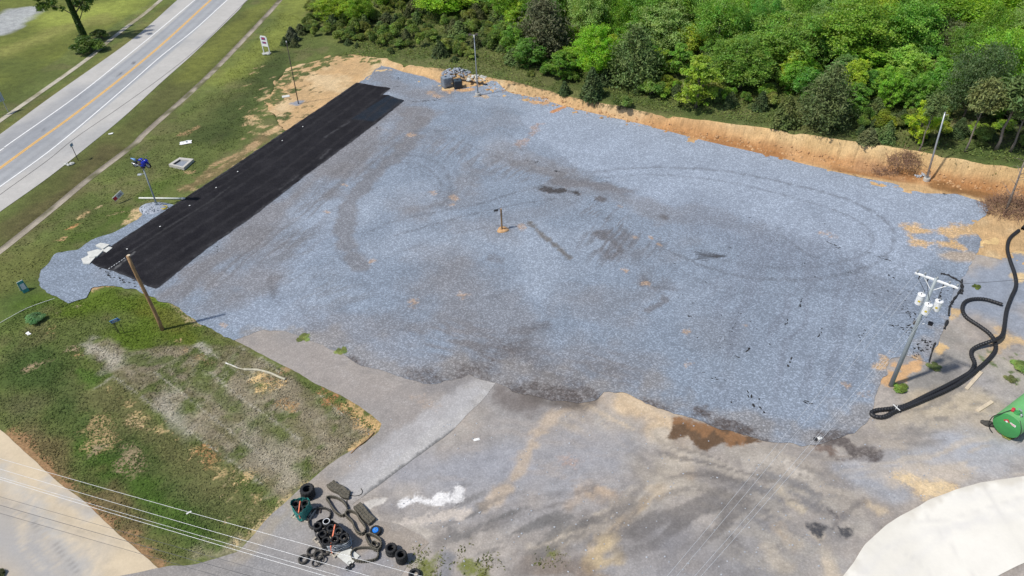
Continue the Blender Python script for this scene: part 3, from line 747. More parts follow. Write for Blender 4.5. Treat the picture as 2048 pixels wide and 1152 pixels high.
GMID = (.118, .142, .040); GBRI = (.25, .285, .058); GDULL = (.125, .12, .044); GLUSH = (.07, .135, .016); GDARK = (.062, .09, .024); STRAW = (.23, .20, .145)
def paint_ground(F):
    x, y = F.x, F.y
    s, hb, k = bank(x, y)
    F.noise_tint((.092, .118, .032), 7, .4, .65, .8, 3)
    F.noise_tint((.135, .125, .055), 3, .52, .72, .6, 6)
    # beyond the highway, bright and sun-dried
    F.tint([(-300,-200),(-300,150),(0,200),(150,100),(300,10),(420,-90),(400,-200)], 2, (.125,.145,.03), .9, .6, .3, 4, poly=True)
    F.tint([(60,30),(150,40),(290,-10),(200,-80),(60,-60)], 10, GBRI, .9, 1, .6, 4)
    F.tint([(0,110),(110,60),(200,40)], 5, (.21,.21,.06), .75, 1, .7, 4)
    F.tint([(0,130),(60,150),(0,190)], 7, (.085,.105,.026), .8, 1, .6, 4)
    F.tint([(-40,60),(30,30),(-10,60)], 5.0, (.36,.37,.37), .95, .4, .4, 4)
    F.tint([(340,10),(250,85),(150,160),(0,265)], 1.6, (.15,.15,.045), .7, 1, .6, 4)
    # between highway and ditch
    F.tint([(500,30),(400,130),(290,235),(180,330),(60,430),(-60,520)], 4.5, (.090,.095,.030), .9, .8, .4, 4)
    F.tint([(540,0),(450,80),(380,150)], 4.5, (.150,.165,.035), .8, 1, .4, 4)
    F.tint([(220,300),(140,380),(40,450)], 3.0, (.095,.080,.035), .7, 1, .6, 4)
    # beyond the ditch
    F.tint([(600,0),(570,60),(510,110),(460,150)], 5.5, (.19,.215,.045), .85, 1, .4, 4)
    F.tint([(440,200),(380,260),(300,330)], 5, (.095,.105,.035), .7, 1, .6, 4)
    F.tint([(545,160),(500,200),(430,270),(560,110)], 5, (.05,.072,.02), .8, 1, .6, 4)
    F.tint([(330,370),(250,420),(200,460),(150,480),(110,530)], 2.4, (.075,.115,.02), .75, 1, .9, 4)
    F.tint([(380,375),(420,350),(470,320),(520,280),(580,240)], 1.4, (.20,.14,.07), .7, 1, 1.1, 4)
    F.tint([(40,600),(0,640),(60,620)], 5, (.06,.10,.02), .8, 1, .7, 4)
    F.tint([(0,560),(60,520),(0,520)], 5, (.115,.12,.035), .7, 1, .6, 4)
    # lush near plot
    F.tint([(150,620),(215,600),(300,610),(300,690),(240,660),(380,680),(420,720),(340,730),(240,710)], 3.2, (.088,.135,.014), .95, 1, .6, 4)
    F.tint([(280,600),(330,640),(380,670)], 1.8, (.12,.125,.02), .7, 1, .8, 4)
    F.tint([(60,600),(110,600),(150,590)], 1.8, (.07,.115,.015), .8, 1, .8, 4)
    F.tint([(60,720),(120,800),(200,870),(300,960),(400,1050)], 4.0, (.05,.085,.02), .85, 1, .6, 4)
    F.tint([(160,740),(190,760),(205,755)], 1.2, (.07,.13,.02), .8, .9, .8, 4)
    F.tint([(170,890),(260,960),(340,1030),(420,1090)], 1.5, (.062,.115,.017), .8, 1, .7, 4)
    F.tint([(230,790),(300,860),(400,950),(500,1040)], 2.4, (.125,.125,.05), .6, 1, 1.0, 14)
    F.tint([(20,800),(60,850),(100,890)], 2.5, (.095,.10,.045), .6, 1, .9, 4)
    # erosion-blanket strips, straw showing through
    panel = [(170,690),(215,678),(262,700),(330,690),(400,690),(470,690),(540,725),(640,790),(715,835),(750,862),(690,908),(600,978),(565,1005),(530,972),(225,752),(190,725)]
    F.tint(panel, .6, (.155,.14,.075), .9, .5, .5, 44, poly=True)
    for k, (p0, p1) in enumerate([((225,752),(530,972)), ((225,752),(530,972))]):
        streaks(F, panel, 1.0, (p0, p1), (.25,.22,.16), 1.8, .35, .46-.03*k, .60, .8, 51+k) if False else None
    w = P(panel); inside = 1-sstep(-.8, .3, poly_sd(F.x, F.y, w)+1.5*(fbm(F.x, F.y, 1.5, 45, 4)-.5))
    a, b_ = G2((225,752)), G2((530,972)); t = (b_-a)/np.hypot(*(b_-a)); u = F.x*t[0]+F.y*t[1]; v = -F.x*t[1]+F.y*t[0]
    st = fbm(u/2.2, v/.8, 1.0, 46, 5); m = (inside*sstep(.38, .58, .55*st+.45*fbm(F.x, F.y, 2.6, 47, 4))*.8)[:, None]
    F.base = F.base*(1-m)+np.array((.25,.212,.15))*m
    m = (inside*sstep(.56, .66, fbm(F.x, F.y, 1.8, 48, 4))*.75)[:, None]; F.base = F.base*(1-m)+np.array((.08,.115,.024))*m
    m = (inside*sstep(.52, .62, fbm(F.x, F.y, .6, 49, 3))*.3)[:, None]; F.base = F.base*(1-m)+np.array((.33,.30,.22))*m
    F.tint([(180,690),(215,705),(225,735)], 1.1, (.40,.37,.30), .8, 1, .9, 5); F.tint([(320,800),(345,830),(380,870)], 1.2, (.36,.335,.28), .6, 1, .9, 5); F.tint([(500,870),(560,920),(580,960)], 1.6, (.31,.28,.215), .6, 1, 1.1, 5); F.tint([(400,690),(415,705)], .6, (.44,.41,.35), .7, 1, .9, 5)
    F.tint([(400,760),(440,800),(530,850),(560,870)], 1.2, (.085,.12,.026), .6, 1, 1, 4)
    F.tint([(210,770),(280,840),(360,910),(440,970),(530,1040)], 1.5, (.13,.13,.05), .8, 1, .9, 4)
    for q in range(46):
        e = rnd.random(); c0 = (215+310*e+rnd.gauss(-6, 5), 765+235*e+rnd.gauss(6, 6)); F.cover([c0, (c0[0]+rnd.uniform(2, 9), c0[1]+rnd.uniform(-3, 6))], rnd.uniform(.15, .45), (.52,.38,.19), .65, 1, 1, q)
    for q in range(30):
        e = rnd.random(); c0 = (690+70*e+rnd.gauss(0, 8), 800+60*e+rnd.gauss(0, 6)); F.cover([c0, (c0[0]+rnd.uniform(2, 9), c0[1]+rnd.uniform(-3, 6))], rnd.uniform(.15, .5), (.55,.40,.2), .6, 1, 1, q)
    for q in range(40):
        c0 = (rnd.uniform(440, 560), rnd.uniform(930, 1060)); F.cover([c0, (c0[0]+4, c0[1]+3)], rnd.uniform(.12, .35), (.45,.37,.22), .6, 1, 1, q)
    for pp in ([(225,752),(300,806),(390,871),(470,929),(530,972)], [(310,745),(380,800),(470,870),(560,940)], [(420,745),(480,795),(560,850),(600,880)], [(230,750),(185,782)], [(390,690),(430,712),(500,760)], [(640,790),(690,835)], [(560,808),(575,820),(592,824)], [(455,728),(520,745),(560,755)], [(470,690),(520,715),(560,745)]):
        F.tint(pp, .16, (.38,.35,.28), .65, 1, .8, 5)
    # bare clay
    for pp, r, c in (([(150,712),(165,708)], .5, ORANGE), ([(130,690),(150,700)], .7, (.34,.25,.17)), ([(98,665),(105,655)], .5, ORANGE), ([(60,740),(75,728)], 1.0, (.30,.22,.14)), ([(175,850),(195,862),(205,885)], 1.5, (.36,.26,.13)), ([(230,890),(270,915)], 1.7, (.30,.23,.14)),
                     ([(260,840),(300,860)], .8, (.45,.33,.18)), ([(400,900),(430,920)], .9, (.45,.25,.11)), ([(470,940),(500,950)], .9, (.5,.36,.18)), ([(515,757),(530,770),(560,765)], 1.0, (.60,.42,.2)), ([(640,780),(660,800),(690,815)], .9, (.40,.19,.09)), ([(690,815),(720,840),(755,855)], 1.0, (.55,.36,.17)),
                     ([(560,805),(580,815)], .8, (.36,.22,.1)), ([(740,870),(700,905)], .6, (.52,.36,.18)), ([(540,760),(570,742)], .7, (.33,.22,.12)), ([(500,600),(500,601)], .1, ORANGE),
                     ([(255,435),(275,428),(262,445)], 1.1, (.58,.42,.23)), ([(285,425),(270,420)], .8, (.5,.36,.2)), ([(220,430),(245,425)], .5, (.45,.33,.19)), ([(140,455),(155,450)], .6, CLAY), ([(115,480),(122,478)], .6, (.4,.25,.13)), ([(160,435),(175,425)], .5, (.5,.35,.18)),
                     ([(190,418),(200,412)], .35, (.5,.38,.22)), ([(380,345),(395,340)], .7, (.42,.28,.15)), ([(430,330),(470,310),(510,290)], 1.0, (.42,.28,.15)), ([(500,235),(515,240)], .9, (.52,.36,.19)), ([(490,245),(530,255)], 1.0, (.5,.35,.19)), ([(540,265),(560,255),(590,245)], 1.0, (.48,.33,.18)), ([(500,265),(520,268)], .8, (.5,.35,.19)),
                     ([(360,270),(390,255)], .8, (.30,.2,.1)), ([(180,577),(200,572),(222,568)], .9, (.42,.28,.16)), ([(120,625),(150,615)], .5, (.3,.24,.16)), ([(345,608),(380,640),(400,650)], .5, (.33,.26,.15)), ([(365,690),(370,700)], .6, (.4,.27,.15)), ([(400,715),(425,725)], .6, (.36,.24,.13)), ([(350,682),(365,680)], .4, (.45,.3,.17))):
        F.cover(pp, r*1.1, c, .68, 1, 1.0, 60)
    for q in range(46):
        c0 = (rnd.gauss(535, 24), rnd.gauss(200, 32)); F.cover([c0, (c0[0]+rnd.uniform(3, 12), c0[1]-rnd.uniform(1, 6))], rnd.uniform(.2, .7), (.46,.33,.18), .62, 1, 1.2, q)
    for q in range(30):
        t = rnd.random(); c0 = (375+165*t+rnd.gauss(-10, 9), 390-110*t+rnd.gauss(-6, 6)); F.cover([c0, (c0[0]+rnd.uniform(3, 12), c0[1]-rnd.uniform(1, 6))], rnd.uniform(.2, .6), (.40,.28,.15), .6, 1, 1.2, q)
    # clay margin beside the side road
    F.cover([(20,866),(60,905),(120,955),(180,1010),(240,1065),(290,1110),(320,1128)], 1.0, (.28,.17,.085), .85, 1, .8, 5)
    F.tint([(40,880),(120,950),(240,1060),(320,1120)], 2.2, (.17,.12,.06), .7, 1, .8, 5)
    F.tint([(470,1090),(440,1110),(400,1105)], 1.0, (.34,.29,.2), .6, 1, .8, 5)
    F.cover([(470,1088),(510,1060),(560,1010),(610,965)], .5, (.45,.35,.19), .7, 1, .9, 5)
    F.tint([(140,1110),(60,1090)], .1, GMID, .1)
    # forest floor
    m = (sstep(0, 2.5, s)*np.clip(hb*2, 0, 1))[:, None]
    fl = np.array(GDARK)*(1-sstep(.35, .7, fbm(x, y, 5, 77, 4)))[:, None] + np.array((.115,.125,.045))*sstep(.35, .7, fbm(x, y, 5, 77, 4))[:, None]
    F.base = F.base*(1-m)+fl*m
    F.tint([(820,30),(760,50),(720,60)], 9, (.14,.145,.045), .7, 1, .8, 5)
    F.tint([(720,90),(850,115),(1000,140),(1150,180),(1300,215),(1500,250)], 1.6, (.075,.085,.026), .8, 1, .9, 5)
    F.tint([(1900,300),(1980,320),(2048,330)], 3, (.12,.10,.05), .7, 1, .9, 5)
    # grass islands and weeds in the yard
    for isl in GRASS_ISLE: F.tint(isl, .8, (.12,.13,.035), .9, .6, .6, 5, poly=True)
    F.tint([(885,1150),(895,1115)], .8, (.15,.15,.155), .9, .7, .4, 5)

# ------------------------------------------------------------ the ground itself, one sheet out to the horizon
M_GROUND = sheet_mat('grass_soil', 3.2, 1.9, .34, ((.9, .22), (5.0, .34), (14., .25)), None, .8, 7.0, patch=(.12, .18))
M_LOT = sheet_mat('crushed_stone', 3.6, 1.9, .5, ((1.2, .05),), (9.0, .25), .45, 11.0, .95, patch=(.25, .09))
M_STRIP = sheet_mat('fresh_asphalt', 2.0, .6, .2, ((2.0, .12), (12., .14)), (14., .2), .25, 14.0, .92, spec=.08)
M_DRIVE = sheet_mat('worn_asphalt', 2.2, .9, .2, ((1.5, .06), (8., .08)), (12., .10), .2, 12.0, .92, patch=(.5, .07))
M_YARD = sheet_mat('compacted_soil', 3.0, 1.8, .42, ((1.6, .10), (6., .10)), (11., .07), .4, 6.0, .97, patch=(.6, .10))
M_SIDE = sheet_mat('sandy_paving', 2.2, .9, .2, ((1.5, .04), (8., .05)), None, .12, 10.0, .92, patch=(.4, .04))
M_PAD = sheet_mat('concrete', 2.0, .5, .2, ((1.0, .02), (6., .02)), None, .08, 8.0, .85, patch=(.4, .03))
_bd = TOE[12][0]-TOE[7][0]
M_DIRT = sheet_mat('bare_clay', 2.4, 1.6, .22, ((1.5, .14), (6., .14)), None, .8, 5.0, patch=(.5, .1), stretch=(math.atan2(_bd[1], _bd[0]), 2.4, .55))

def grid_axis(lo, hi, step, far):
    a = list(np.arange(lo, hi+step, step)); g = step; p = hi
    while p < far: g *= 1.35; p += g; a.append(p)
    g = step; p = lo; pre = []
    while p > -far: g *= 1.35; p -= g; pre.append(p)
    return np.array(pre[::-1]+a)
gx = grid_axis(-118, 108, .32, 2500); gy = grid_axis(14, 172, .32, 2500)
X, Y = np.meshgrid(gx, gy, indexing='ij'); nx, ny = X.shape
x, y = X.ravel(), Y.ravel()
z = height(x, y)
far = np.hypot(x, y-80)
z = np.where(far > 400, np.minimum(z, 9.0), z)
sink = np.zeros(len(x))
for poly in (LOT, STRIP, DRIVE, YARD, SIDE, PAD, DIRT):
    sd = poly_sd(x, y, DIRT_W if poly is DIRT else P(poly))
    sink = np.maximum(sink, 4.0*sstep(.05, .7, -sd) if poly is DIRT else sstep(.5, 1.5, -sd))
z = z - .3*sink
idx = np.arange(nx*ny).reshape(nx, ny)
q = np.stack([idx[:-1, :-1], idx[1:, :-1], idx[1:, 1:], idx[:-1, 1:]], -1).reshape(-1, 4)
F = Field(x, y, GMID, ORANGE)
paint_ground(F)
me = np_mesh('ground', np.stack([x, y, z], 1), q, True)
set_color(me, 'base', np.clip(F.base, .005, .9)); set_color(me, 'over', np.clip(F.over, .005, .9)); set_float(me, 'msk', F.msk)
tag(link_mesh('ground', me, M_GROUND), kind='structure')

def dirt_z(x, y):
    s, hb, k = bank(x, y)
    z = height(x, y)
    run = .32*hb+.35
    face = sstep(0, .3, s/run)*(1-sstep(.85, 1.25, s/run))*np.clip(hb/2.5, 0, 1)
    # rills washed down the face
    t = np.array([1.0, -.45]); t = t/np.hypot(*t); a = x*t[0]+y*t[1]; b = -x*t[1]+y*t[0]
    r = np.abs(fbm(a, b*.25, .9, 61, 3)-.5)*2
    inner = sstep(.0, .5, -poly_sd(x, y, DIRT_W))
    z = z - inner*face*(.40*(1-r)**3 + .75*(fbm(a, b, 1.3, 63, 5)-.5))
    return z + (fbm(x, y, 1.6, 65, 4)-.5)*.12*(1-face)*sstep(0, .8, np.abs(s))
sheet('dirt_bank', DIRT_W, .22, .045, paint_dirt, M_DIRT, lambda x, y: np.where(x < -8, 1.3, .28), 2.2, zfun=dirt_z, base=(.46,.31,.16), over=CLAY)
sheet('yard', P(YARD), .24, .03, paint_yard, M_YARD, .35, 1.3, base=(.34,.30,.262), over=TAN)
sheet('driveway', P(DRIVE), .22, .05, paint_drive, M_DRIVE, .12, 1.5, base=(.30,.27,.243), over=TAN)
sheet('side_road', P(SIDE), .3, .03, paint_side, M_SIDE, .10, 2.0, base=(.45,.375,.275), over=TAN)
sheet('gravel_lot', P(LOT), .17, .07, paint_lot, M_LOT, lambda x, y: np.where((y > 62) & (x > 0), .14, .33), 1.3, base=BLUE, over=ORANGE)
sheet('asphalt_strip', P(STRIP), .22, .11, paint_strip, M_STRIP, .11, .7, base=(.017,.0165,.0195), over=(.06,.06,.06))
sheet('concrete_pad', P(PAD), .3, .09, paint_pad, M_PAD, .04, 2.0, base=(.72,.69,.62), over=(.6,.58,.55))

# ------------------------------------------------------------ highway, ditch lining, kerb path
def ribbon(name, left, right, zoff, mat, painter=None, base=(.3,.3,.3), n=8, cross=10, kind='structure', over=(.2,.2,.2)):
    """a strip between two edges given in photograph pixels"""
    L = np.array(smooth_path(P(left), 6)); R = np.array(smooth_path(P(right), 6))
    def resample(A, m):
        d = np.concatenate(([0], np.cumsum(np.hypot(*np.diff(A, axis=0).T)))); t = np.linspace(0, d[-1], m)
        return np.stack([np.interp(t, d, A[:, 0]), np.interp(t, d, A[:, 1])], 1), d[-1]
    _, ln = resample(L, 4); m = max(12, int(ln/.8))
    A, _ = resample(L, m); B, _ = resample(R, m)
    k = np.linspace(0, 1, cross)
    X = A[:, None, 0]*(1-k)+B[:, None, 0]*k; Y = A[:, None, 1]*(1-k)+B[:, None, 1]*k
    x, y = X.ravel(), Y.ravel()
    idx = np.arange(m*cross).reshape(m, cross)
    q = np.stack([idx[:-1, :-1], idx[1:, :-1], idx[1:, 1:], idx[:-1, 1:]], -1).reshape(-1, 4)
    F = Field(x, y, base, over); F.k = np.tile(k, m)
    if painter: painter(F)
    me = np_mesh(name, np.stack([x, y, height(x, y)+zoff], 1), q, True)
    set_color(me, 'base', np.clip(F.base, .005, .9)); set_color(me, 'over', F.over); set_float(me, 'msk', F.msk)
    o = link_mesh(name, me, mat); tag(o, kind=kind)
    # keep the face normals upward
    if me.polygons[0].normal.z < 0: me.flip_normals()
    return o
HL = [(520,-140),(430,-65),(355,0),(305,45),(247,92),(105,192),(0,269),(-140,368),(-300,480)]
HR = [(690,-160),(590,-85),(496,0),(475,23),(390,105),(325,163),(250,232),(182,288),(100,353),(0,424),(-150,530),(-300,634)]
WL = [(560,-145),(466,-63),(390,0),(322,57),(267,102),(160,188),(20,287),(0,302),(-150,405),(-300,508)]
WY = [(600,-150),(505,-72),(422,0),(360,57),(300,110),(222,173),(140,236),(67,288),(0,337),(-150,446),(-300,555)]
WR = [(640,-155),(545,-80),(455,0),(390,59),(322,113),(250,176),(115,290),(0,374),(-150,482),(-300,588)]
def paint_road(F):
    lane = sstep(.24, .28, F.k)*(1-sstep(.69, .72, F.k))
    m = lane[:, None]*.8; F.base = F.base*(1-m)+np.array((.30,.315,.335))*m
    F.noise_tint((.29,.295,.30), 6, .5, .75, .5, 3)
    d = line_dist(F.x, F.y, P(WY))
    for o in (1.0, 2.6):
        mm = ((1-sstep(.1, .5, np.abs(d-o)))*.3*lane)[:, None]; F.base = F.base*(1-mm)+np.array((.2,.205,.22))*mm
    F.tint([(60,250),(160,180),(30,290)], 5, (.24,.25,.27), .6, 1, .6, 4)
    for p in ((85,261),(238,150),(155,197),(268,126)): F.tint([p, (p[0]+5, p[1]-2)], .4, (.07,.07,.08), .7, 1, 1, 5)
M_ROAD = sheet_mat('road_surface', 2.0, .8, .2, ((1.5, .05), (9., .07)), None, .15, 12.0, .9, patch=(.4, .06))
ribbon('highway', HL, HR, .035, M_ROAD, paint_road, (.43,.415,.39), cross=44)
def line_strip(name, pts, half, mat, zoff, off=0.0):
    L = smooth_path(P(pts), 6); v = []; f = []
    for i in range(len(L)):
        t = L[min(i+1, len(L)-1)]-L[max(i-1, 0)]; t = t/np.hypot(*t); nrm = np.array([-t[1], t[0]])
        for s in (-half, half):
            p = L[i]+nrm*(off+s); v.append((p[0], p[1], zoff))
        if i: b = 2*i; f.append((b-2, b, b+1, b-1))
    me = np_mesh(name, v, [tuple(q) for q in f])
    if me.polygons[0].normal.z < 0: me.flip_normals()
    o = link_mesh(name, me, mat); tag(o, kind='structure'); return o
M_WHITE = plain('white_road_paint', (.74,.74,.73), .8, 0, .10, 2.0)
M_YEL = plain('yellow_road_paint', (.72,.40,.07), .8, 0, .12, 2.0)
M_DARKLINE = plain('road_dark_line', (.09,.085,.08), .9, 0, .25, 3.0)
line_strip('road_edge_line', WL, .10, M_WHITE, .043)
line_strip('road_edge_line', WR, .10, M_WHITE, .043)
for o in (-.14, .14): line_strip('road_centre_line', WY, .09, M_YEL, .043, o)
line_strip('road_dark_line', [(497,-2),(400,93),(326,153),(240,215),(150,277),(97,320),(0,390),(-150,500)], .05, M_DARKLINE, .041)  # thin dark line running along the carriageway
M_CONC = sheet_mat('old_concrete', 2.0, .8, .2, ((1.2, .12), (6., .14)), None, .3, 10.0, .95)
def paint_ditch(F):
    F.noise_tint((.26,.225,.18), 2.2, .4, .65, .9, 5); F.noise_tint((.10,.10,.045), 2.6, .58, .7, .9, 15)
    m = ((1-sstep(.1, .45, F.k))*.6)[:, None]; F.base = F.base*(1-m)+np.array((.15,.13,.10))*m  # shade on the channel's left side, painted into the colour
def off_line(pts, h):
    L = smooth_path(P(pts), 1); out = []
    for i in range(len(L)):
        t = L[min(i+1, len(L)-1)]-L[max(i-1, 0)]; t = t/np.hypot(*t)
        p = L[i]+np.array([-t[1], t[0]])*h; out.append(project((p[0], p[1], 0)))
    return out
_D = [(620,-75),(559,0),(507,57),(412,155),(295,260),(267,288),(175,358),(100,420),(0,500),(-120,590)]
ribbon('drain_channel', off_line(_D, -.5), off_line(_D, .5), .03, M_CONC, paint_ditch, (.33,.29,.23), cross=8)
_K = [(440,-110),(322,0),(250,57),(218,82),(178,116),(100,172),(0,242),(-150,350)]
ribbon('footpath', off_line(_K, -.45), off_line(_K, .45), .04, M_CONC, lambda F: F.noise_tint((.22,.2,.12), 3, .5, .7, .8, 5), (.42,.385,.31), cross=6)

# ------------------------------------------------------------ foliage
def leaf_mat(name, rough=.5, trans=.35, spread=.25):
    m, nt, b = new_mat(name)
    oi = N(nt, 'ShaderNodeObjectInfo'); tone = N(nt, 'ShaderNodeAttribute', attribute_name='tone')
    s = N(nt, 'ShaderNodeVectorMath', operation='SCALE')
    nt.links.new(oi.outputs['Color'], s.inputs[0]); nt.links.new(tone.outputs['Fac'], s.inputs['Scale'])
    # some leaves turn yellower
    hs = N(nt, 'ShaderNodeHueSaturation'); nt.links.new(s.outputs[0], hs.inputs['Color'])
    tc = N(nt, 'ShaderNodeTexCoord')
    nt.links.new(mapr(nt, noise_out(nt, tc.outputs['Object'], .8, 3), .3, .7, .5-.06*spread*2, .5+.05*spread*2), hs.inputs['Hue'])
    nt.links.new(hs.outputs[0], b.inputs['Base Color'])
    b.inputs['Roughness'].default_value = rough; b.inputs['Specular IOR Level'].default_value = .45
    tr = N(nt, 'ShaderNodeBsdfTranslucent'); sc2 = N(nt, 'ShaderNodeVectorMath', operation='MULTIPLY')
    nt.links.new(hs.outputs[0], sc2.inputs[0]); sc2.inputs[1].default_value = (1.35, 1.3, .6)
    nt.links.new(sc2.outputs[0], tr.inputs['Color'])
    mx = N(nt, 'ShaderNodeMixShader'); mx.inputs[0].default_value = trans
    nt.links.new(b.outputs[0], mx.inputs[1]); nt.links.new(tr.outputs[0], mx.inputs[2])
    nt.links.new(mx.outputs[0], nt.nodes['Material Output'].inputs['Surface'])
    return m
M_LEAF = leaf_mat('broad_leaves', .45, .42); M_NEEDLE = leaf_mat('needles', .65, .15); M_BLADE = leaf_mat('grass_blades', .6, .3)
def turf_mat():
    m, nt, b = new_mat('turf'); t = N(nt, 'ShaderNodeAttribute', attribute_name='tint'); tone = N(nt, 'ShaderNodeAttribute', attribute_name='tone')
    s = N(nt, 'ShaderNodeVectorMath', operation='SCALE'); nt.links.new(t.outputs['Color'], s.inputs[0]); nt.links.new(tone.outputs['Fac'], s.inputs['Scale'])
    nt.links.new(s.outputs[0], b.inputs['Base Color']); b.inputs['Roughness'].default_value = .8; b.inputs['Specular IOR Level'].default_value = .2
    return m
M_TURF = turf_mat()
M_BARK = plain('bark', (.13,.105,.085), .95, 0, .3, 5, .4)
M_PINEBARK = plain('pine_bark', (.21,.175,.15), .95, 0, .3, 5, .4)
M_BRUSH = plain('dead_wood', (.22,.13,.085), .95, 0, .45, 4)
NR = np.random.default_rng(11)

def unit(v): return v/(np.linalg.norm(v, axis=-1, keepdims=True)+1e-9)

def leaf_cloud(name, pos, nrm, size, aspect=1.6, tone=None, mat=M_LEAF, jitter=.6, fold=.25):
    """many small two-sided leaves (a folded pair of triangles each) at the given points"""
    n = len(pos)
    nrm = unit(nrm + jitter*NR.normal(size=(n, 3)))
    a = NR.normal(size=(n, 3)); t = unit(a - nrm*(a*nrm).sum(1, keepdims=True)); bt = np.cross(nrm, t)
    s = (size*NR.uniform(.65, 1.35, n))[:, None]
    L = t*s*aspect*.5; W = bt*s*.5; up = nrm*s*fold
    v = np.stack([pos-L, pos+W*1.0+up-L*.1, pos+L, pos-W+up-L*.1], 1).reshape(-1, 3)
    f = np.arange(4*n).reshape(-1, 4)
    me = np_mesh(name, v, f)
    if tone is None: tone = NR.uniform(.65, 1.3, n)
    set_float(me, 'tone', np.repeat(tone, 4))
    me.materials.append(mat)
    return me

def limb_path(p0, p1, bend=.1, n=5):
    p0, p1 = np.array(p0, float), np.array(p1, float); d = np.linalg.norm(p1-p0)
    out = []
    o = NR.normal(size=3)*d*bend
    for i in range(n):
        t = i/(n-1); out.append(p0+(p1-p0)*t+o*math.sin(PI*t))
    return out

def trunk_mesh(name, h, r, limbs, mat, lean=(0, 0), seg=7):
    b = MB(); n = 7
    path = [np.array([lean[0]*(i/(n-1))**1.3+NR.normal()*r*.35*(i > 0), lean[1]*(i/(n-1))**1.3+NR.normal()*r*.35*(i > 0), h*i/(n-1)]) for i in range(n)]
    rr = [r*(1.35 if i == 0 else 1)*(1-.8*i/(n-1)) for i in range(n)]
    b.tube(path, rr, seg)
    for (zf, end, rl) in limbs:
        k = zf*(n-1); i = int(min(k, n-2)); p = path[i]+(path[i+1]-path[i])*(k-i)
        lp = limb_path(p, end, .08); b.tube(lp, [rl*(1-.75*j/4) for j in range(5)], 5)
    me = bpy.data.meshes.new(name); me.from_pydata(b.v, [], b.f); me.update(); me.materials.append(mat)
    me.polygons.foreach_set('use_smooth', [True]*len(me.polygons))
    return me

def broadleaf(h, w, nl=15, nleaf=17000, size=.155, base=.22, seed=0):
    """crown of leafy lobes on limbs, about h high and w wide"""
    lobes = []
    for i in range(nl):
        u = (i+.5)/nl; z = base+(.92-base)*u
        prof = math.sin(PI*min(max((z-base*.6)/(1.08-base*.6), 0), 1))**.75
        a = i*2.399+NR.uniform(-.4, .4); rad = w*.5*prof*NR.uniform(.5, .85)*(1 if i < nl-1 else .2)
        lobes.append((np.array([rad*math.cos(a), rad*math.sin(a), h*z]), w*NR.uniform(.15, .24)*(.75+.5*prof)))
    lobes.append((np.array([0, 0, h*.62]), w*.22))
    per = np.array([l[1]**2 for l in lobes]); per = (per/per.sum()*nleaf).astype(int)
    pos, nrm, tone = [], [], []
    for (c, r), k in zip(lobes, per):
        # each lobe is built of smaller leaf sprays
        ns = max(5, k//26); d = unit(NR.normal(size=(ns, 3))+np.array([0, 0, .35]))
        sc = c + d*r*NR.uniform(.55, 1.05, (ns, 1))*np.array([1, 1, .85]); st = NR.uniform(.72, 1.25, ns)
        j = NR.integers(0, ns, k)
        p = sc[j] + NR.normal(size=(k, 3))*r*.17*np.array([1, 1, .6])
        pos.append(p); nrm.append(unit(d[j]*.7+np.array([0, 0, .75]))); tone.append(st[j]*NR.uniform(.8, 1.2, k))
    me = leaf_cloud('crown', np.concatenate(pos), np.concatenate(nrm), size, 1.5, np.concatenate(tone))
    limbs = [(min(.9, max(.12, (c[2]/h)*.75-.08)), c, .035*h*.25) for c, r in lobes]
    tm = trunk_mesh('trunk', h*.82, .018*h+.03, limbs, M_BARK)
    return me, tm

def pine(h, w, base=.15, nleaf=11000, dead=0, full=1.0, size=.17):
    """tiers of drooping, needle-clad boughs"""
    pos, nrm, limbs = [], [], []
    tiers = 15; tot = 0
    for i in range(tiers):
        z = base+(1-base)*i/(tiers-1); k = 6 if i < tiers-2 else 3
        rad = w*.5*(math.sin(PI*min(1, (1-(z-base)/(1-base))*.62+.05))**.8)
        for j in range(k):
            if NR.random() > full: continue
            a = j*2*PI/k+i*1.1+NR.uniform(-.35, .35); R = rad*NR.uniform(.7, 1.15)
            p0 = np.array([0, 0, h*z]); p1 = np.array([R*math.cos(a), R*math.sin(a), h*(z+.06-.02*i/tiers)])
            limbs.append((z*.97, p1*np.array([.9, .9, 1]), .012*h*.25+.01))
            m = max(10, int(nleaf/(tiers*k)*(.35+R/(w*.5))))
            t = NR.uniform(.25, 1.05, m)**.8
            pp = p0+(p1-p0)*t[:, None]+NR.normal(size=(m, 3))*np.array([.1, .1, .06])*w*(.4+.6*t[:, None])
            pos.append(pp); nrm.append(np.tile([.3*math.cos(a), .3*math.sin(a), .9], (m, 1)))
    for q in range(dead):
        z = NR.uniform(.3, base); a = NR.uniform(0, 6.28); R = NR.uniform(.12, .28)*w
        limbs.append((z, np.array([R*math.cos(a), R*math.sin(a), h*(z+.05)]), .022))
    me = leaf_cloud('crown', np.concatenate(pos), np.concatenate(nrm), size, 3.2, None, M_NEEDLE, .9, .1)
    return me, trunk_mesh('trunk', h*.98, .014*h+.02, limbs, M_PINEBARK)

def cedar(h, w, nleaf=4500, size=.12):
    t = NR.uniform(0, 1, nleaf)**1.25; z = h*(.04+.96*t); a = NR.uniform(0, 6.28, nleaf)
    lob = 1+.22*np.sin(3*a+5*t)+.15*np.sin(7*a-11*t)
    r = w*.5*(1-t)**.72*lob*NR.uniform(.55, 1.05, nleaf)
    pos = np.stack([r*np.cos(a), r*np.sin(a), z], 1)+NR.normal(size=(nleaf, 3))*.06
    nrm = np.stack([np.cos(a), np.sin(a), np.full(nleaf, .7)], 1)
    return leaf_cloud('crown', pos, nrm, size, 2.2, None, M_NEEDLE, .8), trunk_mesh('trunk', h*.9, .03*h**.8, [], M_BARK)

